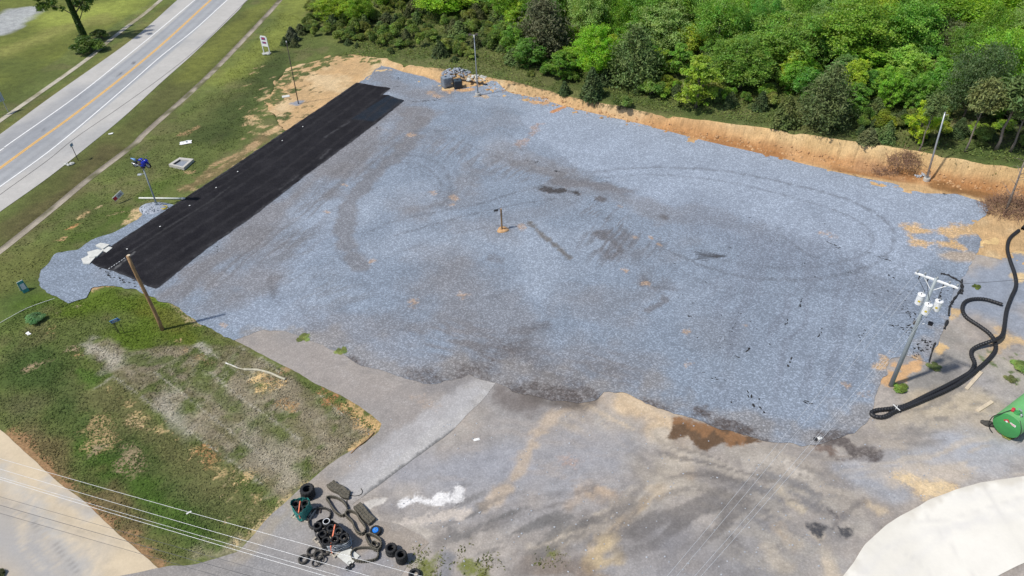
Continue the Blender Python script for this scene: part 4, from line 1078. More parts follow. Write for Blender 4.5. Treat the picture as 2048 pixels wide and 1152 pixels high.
def shrub(h, w, nleaf=4000, size=.115, nl=8):
    pos, nrm, tone, limbs = [], [], [], []
    for i in range(nl):
        a = i*2.4+NR.uniform(-.3, .3); rad = w*.5*NR.uniform(.1, .72); c = np.array([rad*math.cos(a), rad*math.sin(a), h*NR.uniform(.35, .82)]); r = w*NR.uniform(.14, .24)
        k = nleaf//nl; d = unit(NR.normal(size=(k, 3))+np.array([0, 0, .4]))
        pos.append(c+d*r*NR.uniform(.35, 1.1, (k, 1))*np.array([1, 1, h/w*1.1])); nrm.append(unit(d+np.array([0, 0, .8]))); tone.append(NR.uniform(.65, 1.3)*NR.uniform(.75, 1.25, k))
        limbs.append((.15, c, .03))
    p = np.concatenate(pos); p[:, 2] = np.maximum(p[:, 2], .05)
    return leaf_cloud('crown', p, np.concatenate(nrm), size, 1.6, np.concatenate(tone)), trunk_mesh('stem', h*.6, .04, limbs, M_BARK)

KINDS = {
 'broad': [(broadleaf(9, 7.5), 9, 7.5), (broadleaf(10, 7, 17), 10, 7.0), (broadleaf(8.5, 8.5, 16), 8.5, 8.5), (broadleaf(10, 8, 18, 18000), 10, 8.0)],
 'sapling': [(broadleaf(5, 4, 10, 7000, .13, .12), 5, 4.0), (broadleaf(5.5, 3.6, 10, 6500, .13, .12), 5.5, 3.6)],
 'pine': [(pine(8, 6.5, .1, 8500, 0, .85, .15), 8, 6.5), (pine(9, 6, .12, 8000, 0, .82, .15), 9, 6.0)],
 'tall': [(pine(11, 5.5, .64, 4200, 26, .85, .22), 11, 5.5), (pine(12, 5, .67, 3800, 30, .8, .22), 12, 5.0)],
 'cedar': [(cedar(3, 1.9), 3, 1.9), (cedar(2.6, 2.2), 2.6, 2.2)],
 'shrub': [(shrub(2.2, 3), 2.2, 3.0), (shrub(1.8, 2.6), 1.8, 2.6), (shrub(2.6, 2.6), 2.6, 2.6)],
}
GREEN = [(.088,.180,.020), (.074,.158,.024), (.108,.195,.024), (.092,.165,.050), (.060,.140,.024)]
YELG = (.140,.205,.022); PALEG = (.13,.20,.06); OLIVE = (.058,.095,.026); PINEG = (.050,.072,.034); CEDG = (.034,.060,.018); OLIVE2 = (.115,.155,.036)
_cnt = [0]
def plant(kind, x, y, h, w, col, name, label, cat, group, z=None, lean=None):
    (cm, tm), h0, w0 = KINDS[kind][_cnt[0] % len(KINDS[kind])]; _cnt[0] += 1
    if z is None: z = float(height(np.array([x]), np.array([y]))[0])-.05
    e = empty(name, (x, y, z), NR.uniform(0, 6.28))
    tag(e, label, cat, group)
    e.scale = (w/w0, w/w0, h/h0)
    if lean: e.rotation_euler = (lean[0], lean[1], e.rotation_euler[2])
    c = bpy.data.objects.new('crown', cm); t = bpy.data.objects.new('stem' if kind == 'shrub' else 'trunk', tm)
    j = NR.uniform(.85, 1.18)*(2.4 if kind in ('broad', 'sapling') else 2.0)
    c.color = (col[0]*j*NR.uniform(.98, 1.16), col[1]*j, col[2]*j, 1)
    for o in (c, t): C.objects.link(o); o.parent = e
    return e

TAKEN = []
def plant_px(kind, cx, cy, wpx, hpx, col, name, label, cat, group=None, lean=None):
    """a plant whose crown covers wpx by hpx of the photograph round (cx, cy): its foot is found on the terrain"""
    g = on_ground(cx, cy+hpx*.46); s = px_size(g); d = g-np.array([0, 0, CAM_H]); el = math.asin(-d[2]/np.linalg.norm(d))
    w = wpx*s; h = max(w*.55, (hpx*s-w*.55*math.sin(el))/math.cos(el)*1.08)
    TAKEN.append((g[0], g[1], w))
    return plant(kind, g[0], g[1], h, w, col, name, label, cat, group, g[2]-.05, lean)

BL, PT, CT, SH = 'broadleaf_tree', 'pine_tree', 'cedar_tree', 'shrub'
for a in [
 ('pine', 1088, 62, 92, 110, (.062,.072,.034), PT, 'brownish dark pine above the grey light pole of the lot, crown browned near its top', 'tree'),
 ('broad', 1190, 112, 78, 105, (.100,.200,.014), BL, 'dense bright green broadleaf tree just left of the dark round pine in mid forest edge', 'tree'),
 ('pine', 1266, 118, 92, 110, OLIVE, PT, 'dark olive round pine at the forest edge between two bright green broadleaf trees', 'tree'),
 ('cedar', 1183, 168, 44, 62, CEDG, CT, 'large dark cedar at the foot of the dense bright broadleaf tree, near the clay bank', 'tree'),
 ('cedar', 1129, 176, 24, 28, CEDG, CT, 'small dark cedar standing alone on the turf just above the clay bank', 'tree'),
 ('sapling', 1392, 165, 92, 110, (.125,.205,.024), BL, 'yellow-green rounded young tree nearest the middle of the clay bank', 'tree'),
 ('shrub', 1300, 172, 60, 40, (.085,.16,.03), SH, 'low leafy green shrub between the dark round pine and the yellow-green young tree', 'shrub'),
 ('shrub', 1246, 200, 46, 36, (.075,.125,.03), SH, 'small dull green shrub at the turf edge below the dark round pine', 'shrub'),
 ('pine', 1640, 200, 88, 118, (.056,.084,.026), PT, 'big dark blue-green pine near the crest of the clay bank, widest conifer in view', 'tree'),
 ('cedar', 1568, 222, 50, 62, (.055,.072,.018), CT, 'olive cedar bush touching the left side of the big dark blue-green pine', 'tree'),
 ('broad', 1925, 170, 108, 150, (.055,.10,.038), BL, 'dark narrow-leaved tree with pale forked trunk standing behind the right-hand light pole', 'tree'),
 ('sapling', 1831, 244, 56, 92, (.15,.215,.016), BL, 'slim yellow-green sapling left of the bare pine trunks at the right crest', 'tree'),
 ('shrub', 1722, 243, 32, 34, (.09,.17,.03), SH, 'single light green shrub on the turf right of the big dark pine', 'shrub'),
 ('cedar', 1770, 262, 34, 44, OLIVE, CT, 'small olive cedar on the crest, right of the single light green shrub', 'tree'),
 ('cedar', 1735, 268, 40, 34, (.06,.075,.03), CT, 'squat grey-green cedar at the crest edge below the single light green shrub', 'tree'),
 ('broad', 680, 14, 90, 56, (.13,.21,.018), BL, 'bright green bush tree at the top edge beside the highway verge', 'tree'),
 ('broad', 722, 22, 50, 60, (.10,.18,.016), BL, 'rounded green bush tree right of the bright one at the top edge by the verge', 'tree'),
 ('broad', 890, 0, 110, 60, (.12,.205,.018), BL, 'bright green tree cut by the top edge above the open brushy slope', 'tree'),
 ('cedar', 586, 68, 26, 28, (.035,.05,.026), CT, 'small blue-green conifer at the corner of the brush nearest the white sign', 'tree'),
 ('cedar', 571, 82, 18, 18, CEDG, CT, 'tiny dark cedar lowest of the three beside the thin dark pole', 'tree'),
 ('cedar', 590, 85, 18, 18, (.045,.06,.02), CT, 'tiny olive cedar right of the lowest one beside the thin dark pole', 'tree'),
 ('broad', 1835, 40, 150, 120, (.085,.175,.016), BL, 'very large green tree with dark gaps, left of the largest top right tree', 'tree'),
 ('broad', 1960, 40, 175, 130, (.095,.185,.014), BL, 'largest bright green tree near the top right corner, black gaps beside it', 'tree'),
 ('broad', 2036, 120, 130, 120, (.115,.21,.014), BL, 'fresh green tree at the right border of the photo behind the bare pines', 'tree'),
 ('broad', 1330, 62, 110, 110, PALEG, BL, 'pale silvery green tree in the middle of the forest above the dark round pine', 'tree'),
 ('broad', 1450, 62, 70, 80, (.06,.13,.045), BL, 'blue-green dense tree right of the yellow topped tree in mid forest', 'tree'),
 ('broad', 1372, 30, 60, 70, YELG, BL, 'yellow-green topped tree near the top edge in mid forest', 'tree'),
 ('broad', 1560, 85, 140, 130, (.10,.185,.030), BL, 'broad light green tree left of the black gap in the upper forest', 'tree'),
 ('broad', 1690, 70, 150, 140, (.09,.175,.022), BL, 'tall green tree right of the black gap in the upper forest', 'tree'),
 ('broad', 1480, 130, 110, 110, (.085,.165,.026), BL, 'green tree directly behind the yellow-green rounded young tree', 'tree'),
 ('broad', 1890, 85, 100, 90, (.085,.105,.05), BL, 'grey-green sparse tree amid the bright trees of the upper right forest', 'tree'),
 ('sapling', 1720, 130, 90, 80, (.09,.18,.018), BL, 'fresh green low tree above and right of the big dark blue-green pine', 'tree'),
 ('sapling', 1800, 130, 80, 80, (.10,.185,.03), BL, 'light green tree right of the fresh green low one, behind the olive brush', 'tree'),
 ('shrub', 1860, 140, 70, 50, OLIVE2, SH, 'olive brush clump in front of the upper right broadleaf trees', 'shrub'),
 ('sapling', 1060, 105, 60, 60, (.065,.14,.024), BL, 'deep green low tree in the brush right of the grey light pole', 'tree'),
 ('sapling', 1120, 130, 60, 60, (.075,.155,.02), BL, 'deep green low tree left of the dense bright broadleaf tree', 'tree'),
 ('sapling', 1010, 70, 50, 50, (.075,.13,.022), BL, 'mid green low tree just right of the grey light pole top', 'tree'),
]: plant_px(*a)
# tall bare-trunked pines at the right end, thin and half dead low down
for i, (bx, by, tx, ty, wpx, lab) in enumerate([
   (1838, 303, 1872, 195, 40, 'leftmost bare-trunked pine on the right crest, thin leaning stem, next to the light pole'),
   (1930, 304, 1984, 175, 60, 'bare-trunked pine with a reddish upper stem, right of the light pole'),
   (1990, 302, 2022, 165, 90, 'bare-trunked pine with spread grey dead limbs, second from the right border'),
   (2020, 304, 2052, 180, 80, 'bare-trunked pine nearest the right border of the photo on the crest')]):
    g = on_ground(bx, by); d = CF*FPX + CR*(tx-1024) - CU*(ty-576)
    t = (g[:2] @ d[:2])/(d[:2] @ d[:2]); h = CAM_H+t*d[2]-g[2]
    plant('tall', g[0], g[1], h*1.05, wpx*px_size(g)*.95, (.06,.10,.028) if i != 1 else (.075,.10,.032), PT, lab, 'tree', None, g[2]-.05)
    TAKEN.append((g[0], g[1], 2.0))

# the rest of the wood, thinning towards the brushy left end
_q = [on_ground(*p)[:2] for p in [(640,116),(760,112),(880,132),(1024,155),(1200,203),(1400,240),(1600,264),(1800,296),(2110,345)]]
_fx0, _fx1 = -40, 112
def fill(n, dmin, kinds, smin, smax, pxlim, hw, names):
    k = tries = 0
    while k < n and tries < n*60:
        tries += 1
        x = rnd.uniform(_fx0, _fx1); y = rnd.uniform(55, 166)
        s, hb, sl = [float(v[0]) for v in bank(np.array([x]), np.array([y]))]
        run = .32*hb+.35
        if not (run+smin < s < run+smax) : continue
        z = float(height(np.array([x]), np.array([y]))[0])
        u, v = project((x, y, z))
        if not (pxlim[0] < u < pxlim[1]) or v < -260: continue
        if u < 620 and v < 60: continue
        if u < 600: continue
        w = rnd.uniform(*hw[0]); h = rnd.uniform(*hw[1])
        if any((x-a)**2+(y-b)**2 < (dmin*(w+c)*.5)**2 for a, b, c in TAKEN): continue
        TAKEN.append((x, y, w)); k += 1
        kind, cols = kinds[rnd.randrange(len(kinds))]
        nm, lab, cat, grp = names[kind]
        plant(kind, x, y, h, w, cols[rnd.randrange(len(cols))], nm, lab, cat, grp, z-.05)
    return k
NM = {'broad': (BL, 'green broadleaf tree among many like it filling the wood behind the lot', 'tree', 'broadleaf trees filling the wood'),
      'pine': (PT, 'dark pine scattered among the broadleaf trees of the wood', 'tree', 'pines scattered in the wood'),
      'sapling': (BL, 'small young broadleaf tree along the front of the wood', 'tree', 'young trees along the front of the wood'),
      'cedar': (CT, 'low dark cedar bush scattered in the brush along the wood edge', 'tree', 'cedar bushes along the wood edge'),
      'shrub': (SH, 'leafy shrub in the brush between the clay bank and the trees', 'shrub', 'shrubs along the wood edge')}
n1 = fill(185, .56, [('broad', GREEN+[YELG, PALEG])]*16+[('pine', [OLIVE])], 17, 62, (980, 2200), ((4.6, 7.8), (7, 11)), NM)
n2 = fill(22, .75, [('broad', [(.10,.18,.02), (.12,.19,.02)])], 22, 60, (760, 1000), ((4, 7), (4, 6)), NM)
n3 = fill(60, .55, [('sapling', GREEN+[YELG])]*7+[('pine', [OLIVE])], 8, 26, (1000, 2180), ((2.8, 4.6), (3, 5.2)), NM)
n4 = fill(230, .5, [('shrub', [OLIVE2, (.09,.15,.03), (.11,.165,.035), (.075,.125,.028)])]*3+[('cedar', [CEDG, OLIVE, (.05,.065,.022)])]*2, 5, 45, (600, 1080), ((1.6, 3.6), (1.2, 2.6)), NM)
n5 = fill(95, .5, [('shrub', GREEN[:3]+[OLIVE2, YELG])]*3+[('cedar', [CEDG, OLIVE])], 4.5, 20, (1040, 2160), ((1.6, 3.2), (1.2, 2.4)), NM)
n6 = fill(24, .5, [('shrub', [OLIVE2, (.07,.11,.03), (.08,.12,.03)]), ('cedar', [CEDG, OLIVE])], 2.2, 6, (660, 2000), ((.8, 1.5), (.6, 1.2)), NM)
print('filled', n1, n2, n3, n4, n5, n6)

# knee-high undergrowth and turf: nobody could count it
def cover_cloud(name, n, region, size, hmax, cols, label_kind='stuff', aspect=2.4, mat=M_BLADE, turf=0):
    x = NR.uniform(region[0], region[1], n*3); y = NR.uniform(region[2], region[3], n*3)
    keep = region[4](x, y); x, y = x[keep][:n], y[keep][:n]
    z = height(x, y)+NR.uniform(0, 1, len(x))**2*hmax
    pos = np.stack([x, y, z], 1)
    nrm = np.tile([0, 0, 1.0], (len(x), 1))
    me = leaf_cloud(name, pos, nrm, size, aspect, NR.uniform(.6, 1.35, len(x))*(.6+.8*fbm(x, y, 4, 91, 3)) if not turf else NR.uniform(.8, 1.2, len(x)), mat, .8 if not turf else .45)
    if turf:
        F = Field(x, y, GMID, ORANGE); paint_ground(F)
        set_color(me, 'tint', np.repeat(F.base*turf*(.7+.6*fbm(x, y, .7, 97, 3))[:, None], 4, axis=0))
        me.materials.clear(); me.materials.append(M_TURF)
    o = link_mesh(name, me); o.color = (*cols, 1)
    tag(o, kind='stuff'); return o
def _in_wood(x, y):
    s, hb, k = bank(x, y); run = .32*hb+.35
    return (s > run+.4+1.2*fbm(x, y, 2, 8, 2)) & (s < run+60) & (hb > .04) & (fbm(x, y, 3.5, 19, 3)+NR.uniform(-.15,.15,len(x)) > .42) & (x > -45+0*(y))
cover_cloud('undergrowth', 110000, (-42, 112, 60, 160, _in_wood), .15, .5, (.165,.225,.05), aspect=1.7)
def _crest(x, y):
    s, hb, k = bank(x, y); run = .32*hb+.35
    return (np.abs(s-run-1.3-1.5*(fbm(x, y, 2, 8, 2)-.5)) < 1.5) & (hb > .04)
cover_cloud('crest_grass', 16000, (-42, 112, 55, 110, _crest), .10, .16, (.17,.18,.06))

# ------------------------------------------------------------ object materials
M_GALV = plain('galvanised_steel', (.42,.44,.46), .45, .6, .10, 3.0)
M_POLEGREY = plain('grey_pole', (.30,.34,.36), .6, .2, .08, 2.0)
M_WOOD = plain('pole_timber', (.33,.20,.10), .9, 0, .3, 3.0, .4)
M_PLANK = plain('pale_plank', (.55,.46,.34), .85, 0, .15, 4.0, .2)
M_RUST = plain('rusty_steel', (.075,.06,.055), .8, .3, .3, 5.0)
M_RUBBER = plain('tyre_rubber', (.022,.022,.023), .75, 0, .3, 9.0, .2, .35)
M_RUBBER2 = plain('dusty_rubber', (.062,.058,.052), .85, 0, .35, 6.0, .2, .3)
M_TRACK = plain('track_rubber', (.115,.105,.083), .9, 0, .35, 5.0, .2, .2)
M_BLACKPL = plain('black_plastic', (.018,.018,.02), .5, 0, .15, 6.0)
M_PIPE = plain('corrugated_black_plastic', (.016,.016,.018), .5, 0, .3, 4.0)
M_WHITEP = plain('white_enamel', (.80,.81,.82), .4, 0, .04, 3.0)
M_DULLW = plain('weathered_white', (.62,.62,.60), .7, 0, .15, 4.0)
M_CONCR = plain('cast_concrete', (.46,.44,.40), .9, 0, .15, 5.0, .3)
M_SLAB = plain('broken_concrete', (.56,.56,.52), .9, 0, .14, 4.0, .3)
M_STONE = plain('grey_stone', (.36,.38,.41), .9, 0, .3, 3.0, .3)
M_GREEN = plain('sunlit_green_tank_paint', (.15,.42,.15), .5, 0, .10, 1.2)  # tank shell: green lightened as if sunlit
M_GREEN2 = plain('shaded_green_tank_paint', (.05,.27,.075), .5, 0, .10, 1.2)  # same tank green, darkened to paint shade on the heads and manway
M_BLUE = plain('blue_fairing', (.008,.022,.36), .25, 0, .1, 6.0)
M_CYAN = plain('pale_blue_panel', (.13,.30,.55), .3, 0, .1, 6.0)
M_SILVER = plain('bare_metal', (.55,.56,.58), .35, .8, .1, 6.0)
M_BLUEDRUM = plain('blue_drum_plastic', (.01,.20,.72), .4, 0, .1, 6.0)
M_TEAL = plain('teal_tarpaulin', (.03,.23,.20), .5, 0, .3, 4.0, .3)
M_WRAP = plain('grey_stretch_film', (.32,.35,.38), .25, 0, .5, 7.0, .4)
M_BWRAP = plain('black_stretch_film', (.035,.037,.042), .25, 0, .5, 7.0, .4)
M_STRAP = plain('orange_strap', (.75,.20,.10), .6, 0, .1, 5.0)
M_PALLET = plain('pallet_board', (.40,.36,.30), .9, 0, .25, 5.0)
M_PVC = plain('grey_white_pipe', (.60,.62,.56), .6, 0, .1, 3.0)
M_YELLOW = plain('yellow_hose', (.62,.48,.05), .6, 0, .15, 5.0)
M_RED = plain('red_print', (.50,.03,.05), .6, 0, .1, 5.0)
M_PURPLE = plain('purple_print', (.16,.09,.24), .6, 0, .1, 5.0)
M_NAVY = plain('navy_print', (.02,.09,.22), .5, 0, .1, 5.0)
M_SIGNBACK = plain('sign_back_metal', (.28,.38,.44), .5, .3, .1, 4.0)
M_FABRIC = plain('geotextile', (.02,.02,.022), .9, 0, .3, 5.0)
M_STRAW = plain('blanket_netting', (.45,.42,.32), .95, 0, .2, 3.0)
M_WIRE = plain('aluminium_cable', (.72,.73,.75), .4, .3, .05, 3.0)
M_DWIRE = plain('weathered_cable', (.10,.10,.11), .6, .2, .1, 3.0)
M_LITTER = plain('pale_litter', (.78,.78,.76), .7, 0, .1, 5.0)
M_TOTE = plain('clear_tote_plastic', (.22,.26,.31), .3, 0, .25, 3.0)
M_TOTEB = plain('dark_tote_plastic', (.035,.05,.065), .4, 0, .2, 3.0)
M_MOUND = plain('clay_mound', (.46,.28,.14), .95, 0, .25, 4.0, .4)
M_CERAM = plain('grey_insulator', (.38,.40,.42), .3, 0, .1, 5.0)
M_LENS = plain('lamp_glass', (.30,.33,.36), .15, 0, .05, 5.0)
M_BLUESTONE = plain('crushed_stone_heap', (.30,.33,.38), .95, 0, .4, 5.0, .5)

def V(p): return np.array(p, float)
def rel(p, o): return V(p)-V(o)
def up_at(px, py, foot):
    """the point above a foot where the sight line of a pixel passes closest: its height"""
    d = CF*FPX + CR*(px-1024) - CU*(py-576)
    t = (foot[:2] @ d[:2])/(d[:2] @ d[:2]); return np.array([d[0]*t, d[1]*t, CAM_H+t*d[2]])

# ------------------------------------------------------------ poles
def light_pole(bx, by, tx, ty, r0, r1, label, footing=True):
    g = on_ground(bx, by); top = up_at(tx, ty, g); e = empty('light_pole', g); tag(e, label, 'light pole')
    h = top-g
    MB().tube([(0,0,0), tuple(h*.5), tuple(h)], [r0, (r0+r1)/2, r1], 10).build('pole', M_GALV, e, True)
    if footing:
        o = MB().lathe([(.36,-.3),(.36,.42),(.33,.46),(.0,.46)], seg=16).build('footing', M_CONCR, e)
        MB().box((0,0,.48), (.4,.4,.04)).build('base_plate', M_GALV, e)
        MB().box((r0+.015,0,1.0), (.03,.13,.22)).build('hand_hole', M_SILVER, e)
    return e, g, h
e, g, h = light_pole(956, 192, 948, 70, .10, .06, 'tall grey steel light pole on the far side of the lot, beside the two totes')
MB().tube([tuple(h+V((-.55,0,.0))), tuple(h+V((.35,0,.0)))], .035, 6).build('arm', M_GALV, e)
for s in (-.55, .35):
    lamp = MB().box(tuple(h+V((s,-.1,.12))), (.42,.5,.12), bev=.03).build('lamp', M_RUST, e)
    MB().box(tuple(h+V((s,-.1,.05))), (.34,.42,.02)).build('lens', M_LENS, lamp)
e, g2_, h = light_pole(1852, 362, 1890, 226, .13, .08, 'grey steel light pole leaning right at the foot of the clay bank')
MB().lathe([(.1,0),(.1,.08),(.02,.12)], tuple(h), 8, capt=True).build('pole_cap', M_GALV, e)
MB().tube([tuple(h*.97), tuple(h*.97+V((.35,-.1,.1)))], .03, 6).build('arm', M_GALV, e)
def rock_heap(name, c, rad, n, label, cat, mat, size=(.1,.25), seed=1, hgt=.35, group=None):
    b = MB(); q = random.Random(seed)
    for i in range(n):
        a = q.uniform(0, 6.28); r = math.sqrt(q.random())*rad*(1 if n > 20 else .6); s = q.uniform(*size)
        b.blob((r*math.cos(a)*1.3, r*math.sin(a), hgt*(1-(r/rad)**1.3)*q.uniform(.5, 1)+s*.25), (s, s*q.uniform(.6,1), s*q.uniform(.5,.8)), i+seed*50, .3, 6, 4)
    o = b.build(name, mat, None, False, tuple(c)); tag(o, label, cat, group, None); return o
rock_heap('rubble_heap', on_ground(1850, 357)+V((.0,.6,0)), .75, 40, 'small heap of grey rubble round the footing of the leaning light pole', 'rubble', M_STONE, (.08,.2), 3, .5)

g = on_ground(597, 208); top = up_at(573, 85, g); e = empty('steel_post', g); tag(e, 'very thin dark rusty pole rising from the bare clay left of the asphalt strip', 'pole')
MB().tube([(0,0,-.2), tuple((top-g)*.5), tuple(top-g)], [.075,.06,.05], 8).build('pole', M_RUST, e, True)
MB().lathe([(.07,0),(.09,.05),(.07,.2),(.0,.24)], tuple(top-g), 8).build('pole_cap', M_DULLW, e)
tag(MB().box((0,0,.07), (1.1,.7,.14), .3, bev=.02).build('flat_stone', M_SLAB, None, False, tuple(on_ground(572,194))), 'pale flat stone lying on the bare clay beside the thin dark pole', 'stone')

# old wooden pole
g = on_ground(325, 660); top = up_at(257, 511, g); e = empty('wooden_pole', g); tag(e, 'weathered brown timber pole standing in the lush grass below the asphalt strip', 'pole')
h = top-g; b = MB(); q = random.Random(4)
b.tube([tuple(h*t+V((math.sin(t*5)*.05, math.cos(t*4)*.04-.04, -.3 if t == 0 else 0))) for t in np.linspace(0, 1, 9)], [.19,.18,.175,.17,.165,.16,.155,.15,.145], 10)
b.build('pole', M_WOOD, e, True)
MB().lathe([(.15,0),(.15,.03),(0,.035)], tuple(h), 10).build('pole_top', M_PLANK, e)
b = MB()
for k in range(5): b.tube([tuple(h*(.55+.09*k)+V((.14,-.02,0))), tuple(h*(.55+.09*k)+V((.27,-.04,0)))], .012, 4)
b.build('climbing_pegs', M_RUST, e)

# short post with a lamp
g = on_ground(1004, 461); top = up_at(999, 418, g); e = empty('lamp_post', g); tag(e, 'short wooden post with a small black lamp, alone in the middle of the gravel', 'post')
MB().box((0,0,(top-g)[2]/2-.1), (.15,.15,(top-g)[2]+.2), .3).build('post', M_WOOD, e)
hz = (top-g)[2]
MB().tube([(0,0,hz-.05), (-.2,-.03,hz+.05), (-.5,-.08,hz-.02)], .03, 6).build('arm', M_BLACKPL, e)
lm = MB().box((-.55,-.1,hz-.1), (.45,.28,.13), .2, bev=.03).build('lamp', M_BLACKPL, e); MB().box((-.55,-.1,hz-.172), (.36,.2,.015), .2).build('lens', M_LENS, lm)
tag(MB().blob((0,0,0), (.75,.55,.22), 5, .3, 14, 6).build('dirt_mound', M_MOUND, None, True, tuple(g+V((.1,0,0)))), 'little orange dirt mound round the foot of the short lamp post', 'mound')

# ------------------------------------------------------------ utility pole with transformers
g = on_ground(1781, 772); top = up_at(1873, 556, g); h = top-g
e = empty('utility_pole', g); tag(e, 'grey utility pole with white crossarm and three white transformers at the right lot edge', 'utility pole')
MB().tube([(0,0,-.3), tuple(h*.5), tuple(h)], [.185,.15,.11], 14).build('pole', M_POLEGREY, e, True)
pole_at = lambda z: g+h*(z/h[2])
zt = h[2]-.25
A = G(1835, 547, g[2]+zt); B = G(1922, 578, g[2]+zt); mid = (A+B)/2; pd = pole_at(zt)-mid; A = A+pd*.75; B = B+pd*.75; A[2] = B[2] = g[2]+zt
ca = rel(A, g); cb = rel(B, g); ax = unit(cb-ca); nrm = V((-ax[1], ax[0], 0))
ang = math.atan2(ax[1], ax[0]); L = np.linalg.norm(cb-ca)
MB().box(tuple((ca+cb)/2-nrm*.0+V((0,0,.04))), (L, .15, .13), ang, bev=.01).build('crossarm', M_WHITEP, e)
MB().tube([tuple((ca+cb)/2+ax*.85), tuple(rel(pole_at(zt-.95), g)), tuple((ca+cb)/2-ax*.85)], .035, 6).build('crossarm_brace', M_WHITEP, e)
INS = []
for t in (.04, .22, .5, .78, .96):
    p = ca+(cb-ca)*t+V((0,0,.1)); b = MB()
    b.lathe([(.03,0),(.03,.08),(.085,.1),(.05,.13),(.085,.16),(.05,.19),(.07,.22),(.02,.28),(0,.28)], tuple(p), 10).build('insulator', M_CERAM, e, True); INS.append(p+V((0,0,.27)))
for t in (.12, .32, .68):
    p = ca+(cb-ca)*t+nrm*.14+V((0,0,-.1)); MB().tube([tuple(p+V((0,0,.12))), tuple(p+V((0,0,-.35)))], [.05,.035], 7).build('fuse_cutout', M_RUST, e)
TR = []
for (px, py) in ((1840, 598), (1852, 614), (1875, 611)):
    z = h[2]-2.55; w = rel(G(px, py, g[2]+z), g); pp = rel(pole_at(z), g); d = w-pp; d[2] = 0; dist = np.linalg.norm(d); d = d/dist
    w = pp+d*min(max(dist, .5), .95); w[2] = z
    tr = MB().lathe([(0,-.45),(.24,-.45),(.27,-.42),(.27,.40),(.29,.41),(.29,.46),(.24,.50),(.1,.54),(0,.54)], tuple(w), 18).build('transformer', M_WHITEP, e, False)
    MB().lathe([(.05,0),(.07,.03),(.04,.07),(.07,.1),(.035,.14),(.05,.2),(0,.22)], tuple(w+V((.09,.05,.5))), 8).build('bushing', M_CERAM, tr)
    MB().lathe([(.03,0),(.045,.03),(.03,.06),(.03,.12),(0,.12)], tuple(w+V((-.1,-.06,.5))), 8).build('arrester', M_RUST, tr)
    MB().box(tuple((w+pp)/2), (np.linalg.norm(w-pp), .1, .08), math.atan2(d[1], d[0])).build('bracket', M_GALV, tr)
    vd = unit(-V((w[0]+g[0], w[1]+g[1], 0))); MB().box(tuple(w+vd*.272+V((0,0,-.05))), (.16,.012,.16), math.atan2(vd[1], vd[0])+PI/2).build('warning_label', M_YELLOW, tr)
    TR.append(w+V((.09,.05,.7)))
for (px, py) in ((1831, 646), (1861, 647)):
    z = h[2]*.60; pp = rel(pole_at(z), g); w = rel(G(px, py, g[2]+z), g); w[2] = z
    d = w-pp; w = pp+d*min(1, 1.3/np.linalg.norm(d))
    MB().tube([tuple(pp), tuple((pp+w)/2+V((0,0,.05))), tuple(w)], .035, 6).build('lamp_arm', M_WHITEP, e)
    lm = MB().box(tuple(w), (.36,.36,.22), ang, bev=.05).build('floodlight', M_RUST, e); MB().box(tuple(w+V((0,0,-.117))), (.26,.26,.012), ang).build('lens', M_LENS, lm)
# jumpers hang from the crossarm to the transformers
for i, tpt in enumerate(TR):
    a = ca+(cb-ca)*(.12, .32, .68)[i]+nrm*.14+V((0,0,-.45)); m_ = (a+tpt)/2+V((.25-.25*i,-.2,-.35))
    MB().tube([tuple(p) for p in smooth_path([a, m_, tpt], 6)], .018, 5).build('jumper_cable', M_BLACKPL, e)
UG, UH = g, h

def sag_wire(name, a, b, sag, r, mat, label, group=None, n=30):
    pts = [tuple(V(a)+(V(b)-V(a))*t-V((0,0,sag*4*t*(1-t)))) for t in np.linspace(0, 1, n)]
    o = MB().tube(pts, r, 5).build(name, mat, None, True); tag(o, label, 'cable', group); return o
def far_wire(p0, p1, z, ext0, ext1):
    a, b = G(*p0, z), G(*p1, z); d = unit(b-a); return a-d*ext0, b+d*ext1
for (p0, p1, z, r, m, lab, sg) in [
   ((45,926), (862,1152), 10.6, .010, M_WIRE, 'bright overhead cable nearest the grass plot, uppermost of the lower left wires', .35),
   ((0,934), (757,1152), 10.4, .010, M_WIRE, 'bright overhead cable second from the top, crossing the side road and driveway', .35),
   ((60,972), (672,1152), 10.2, .011, M_WIRE, 'bright overhead cable, third from the top, ending near the loose tyres', .4),
   ((0,952), (690,1152), 10.0, .009, M_WIRE, 'thin bright overhead cable running twisted together with the third one', .2),
   ((0,991), (440,1115), 7.6, .010, M_DWIRE, 'thin dark overhead cable just below the bright ones', .2),
   ((0,1008), (500,1149), 7.4, .014, M_DWIRE, 'thicker dark overhead cable, middle one of the dark lower wires', .2),
   ((0,1024), (440,1150), 7.2, .010, M_DWIRE, 'lowest thin dark overhead cable across the sandy side road', .2)]:
    a, b = far_wire(p0, p1, z, 12, 14); sag_wire('overhead_cable', a, b, sg, r, m, lab)
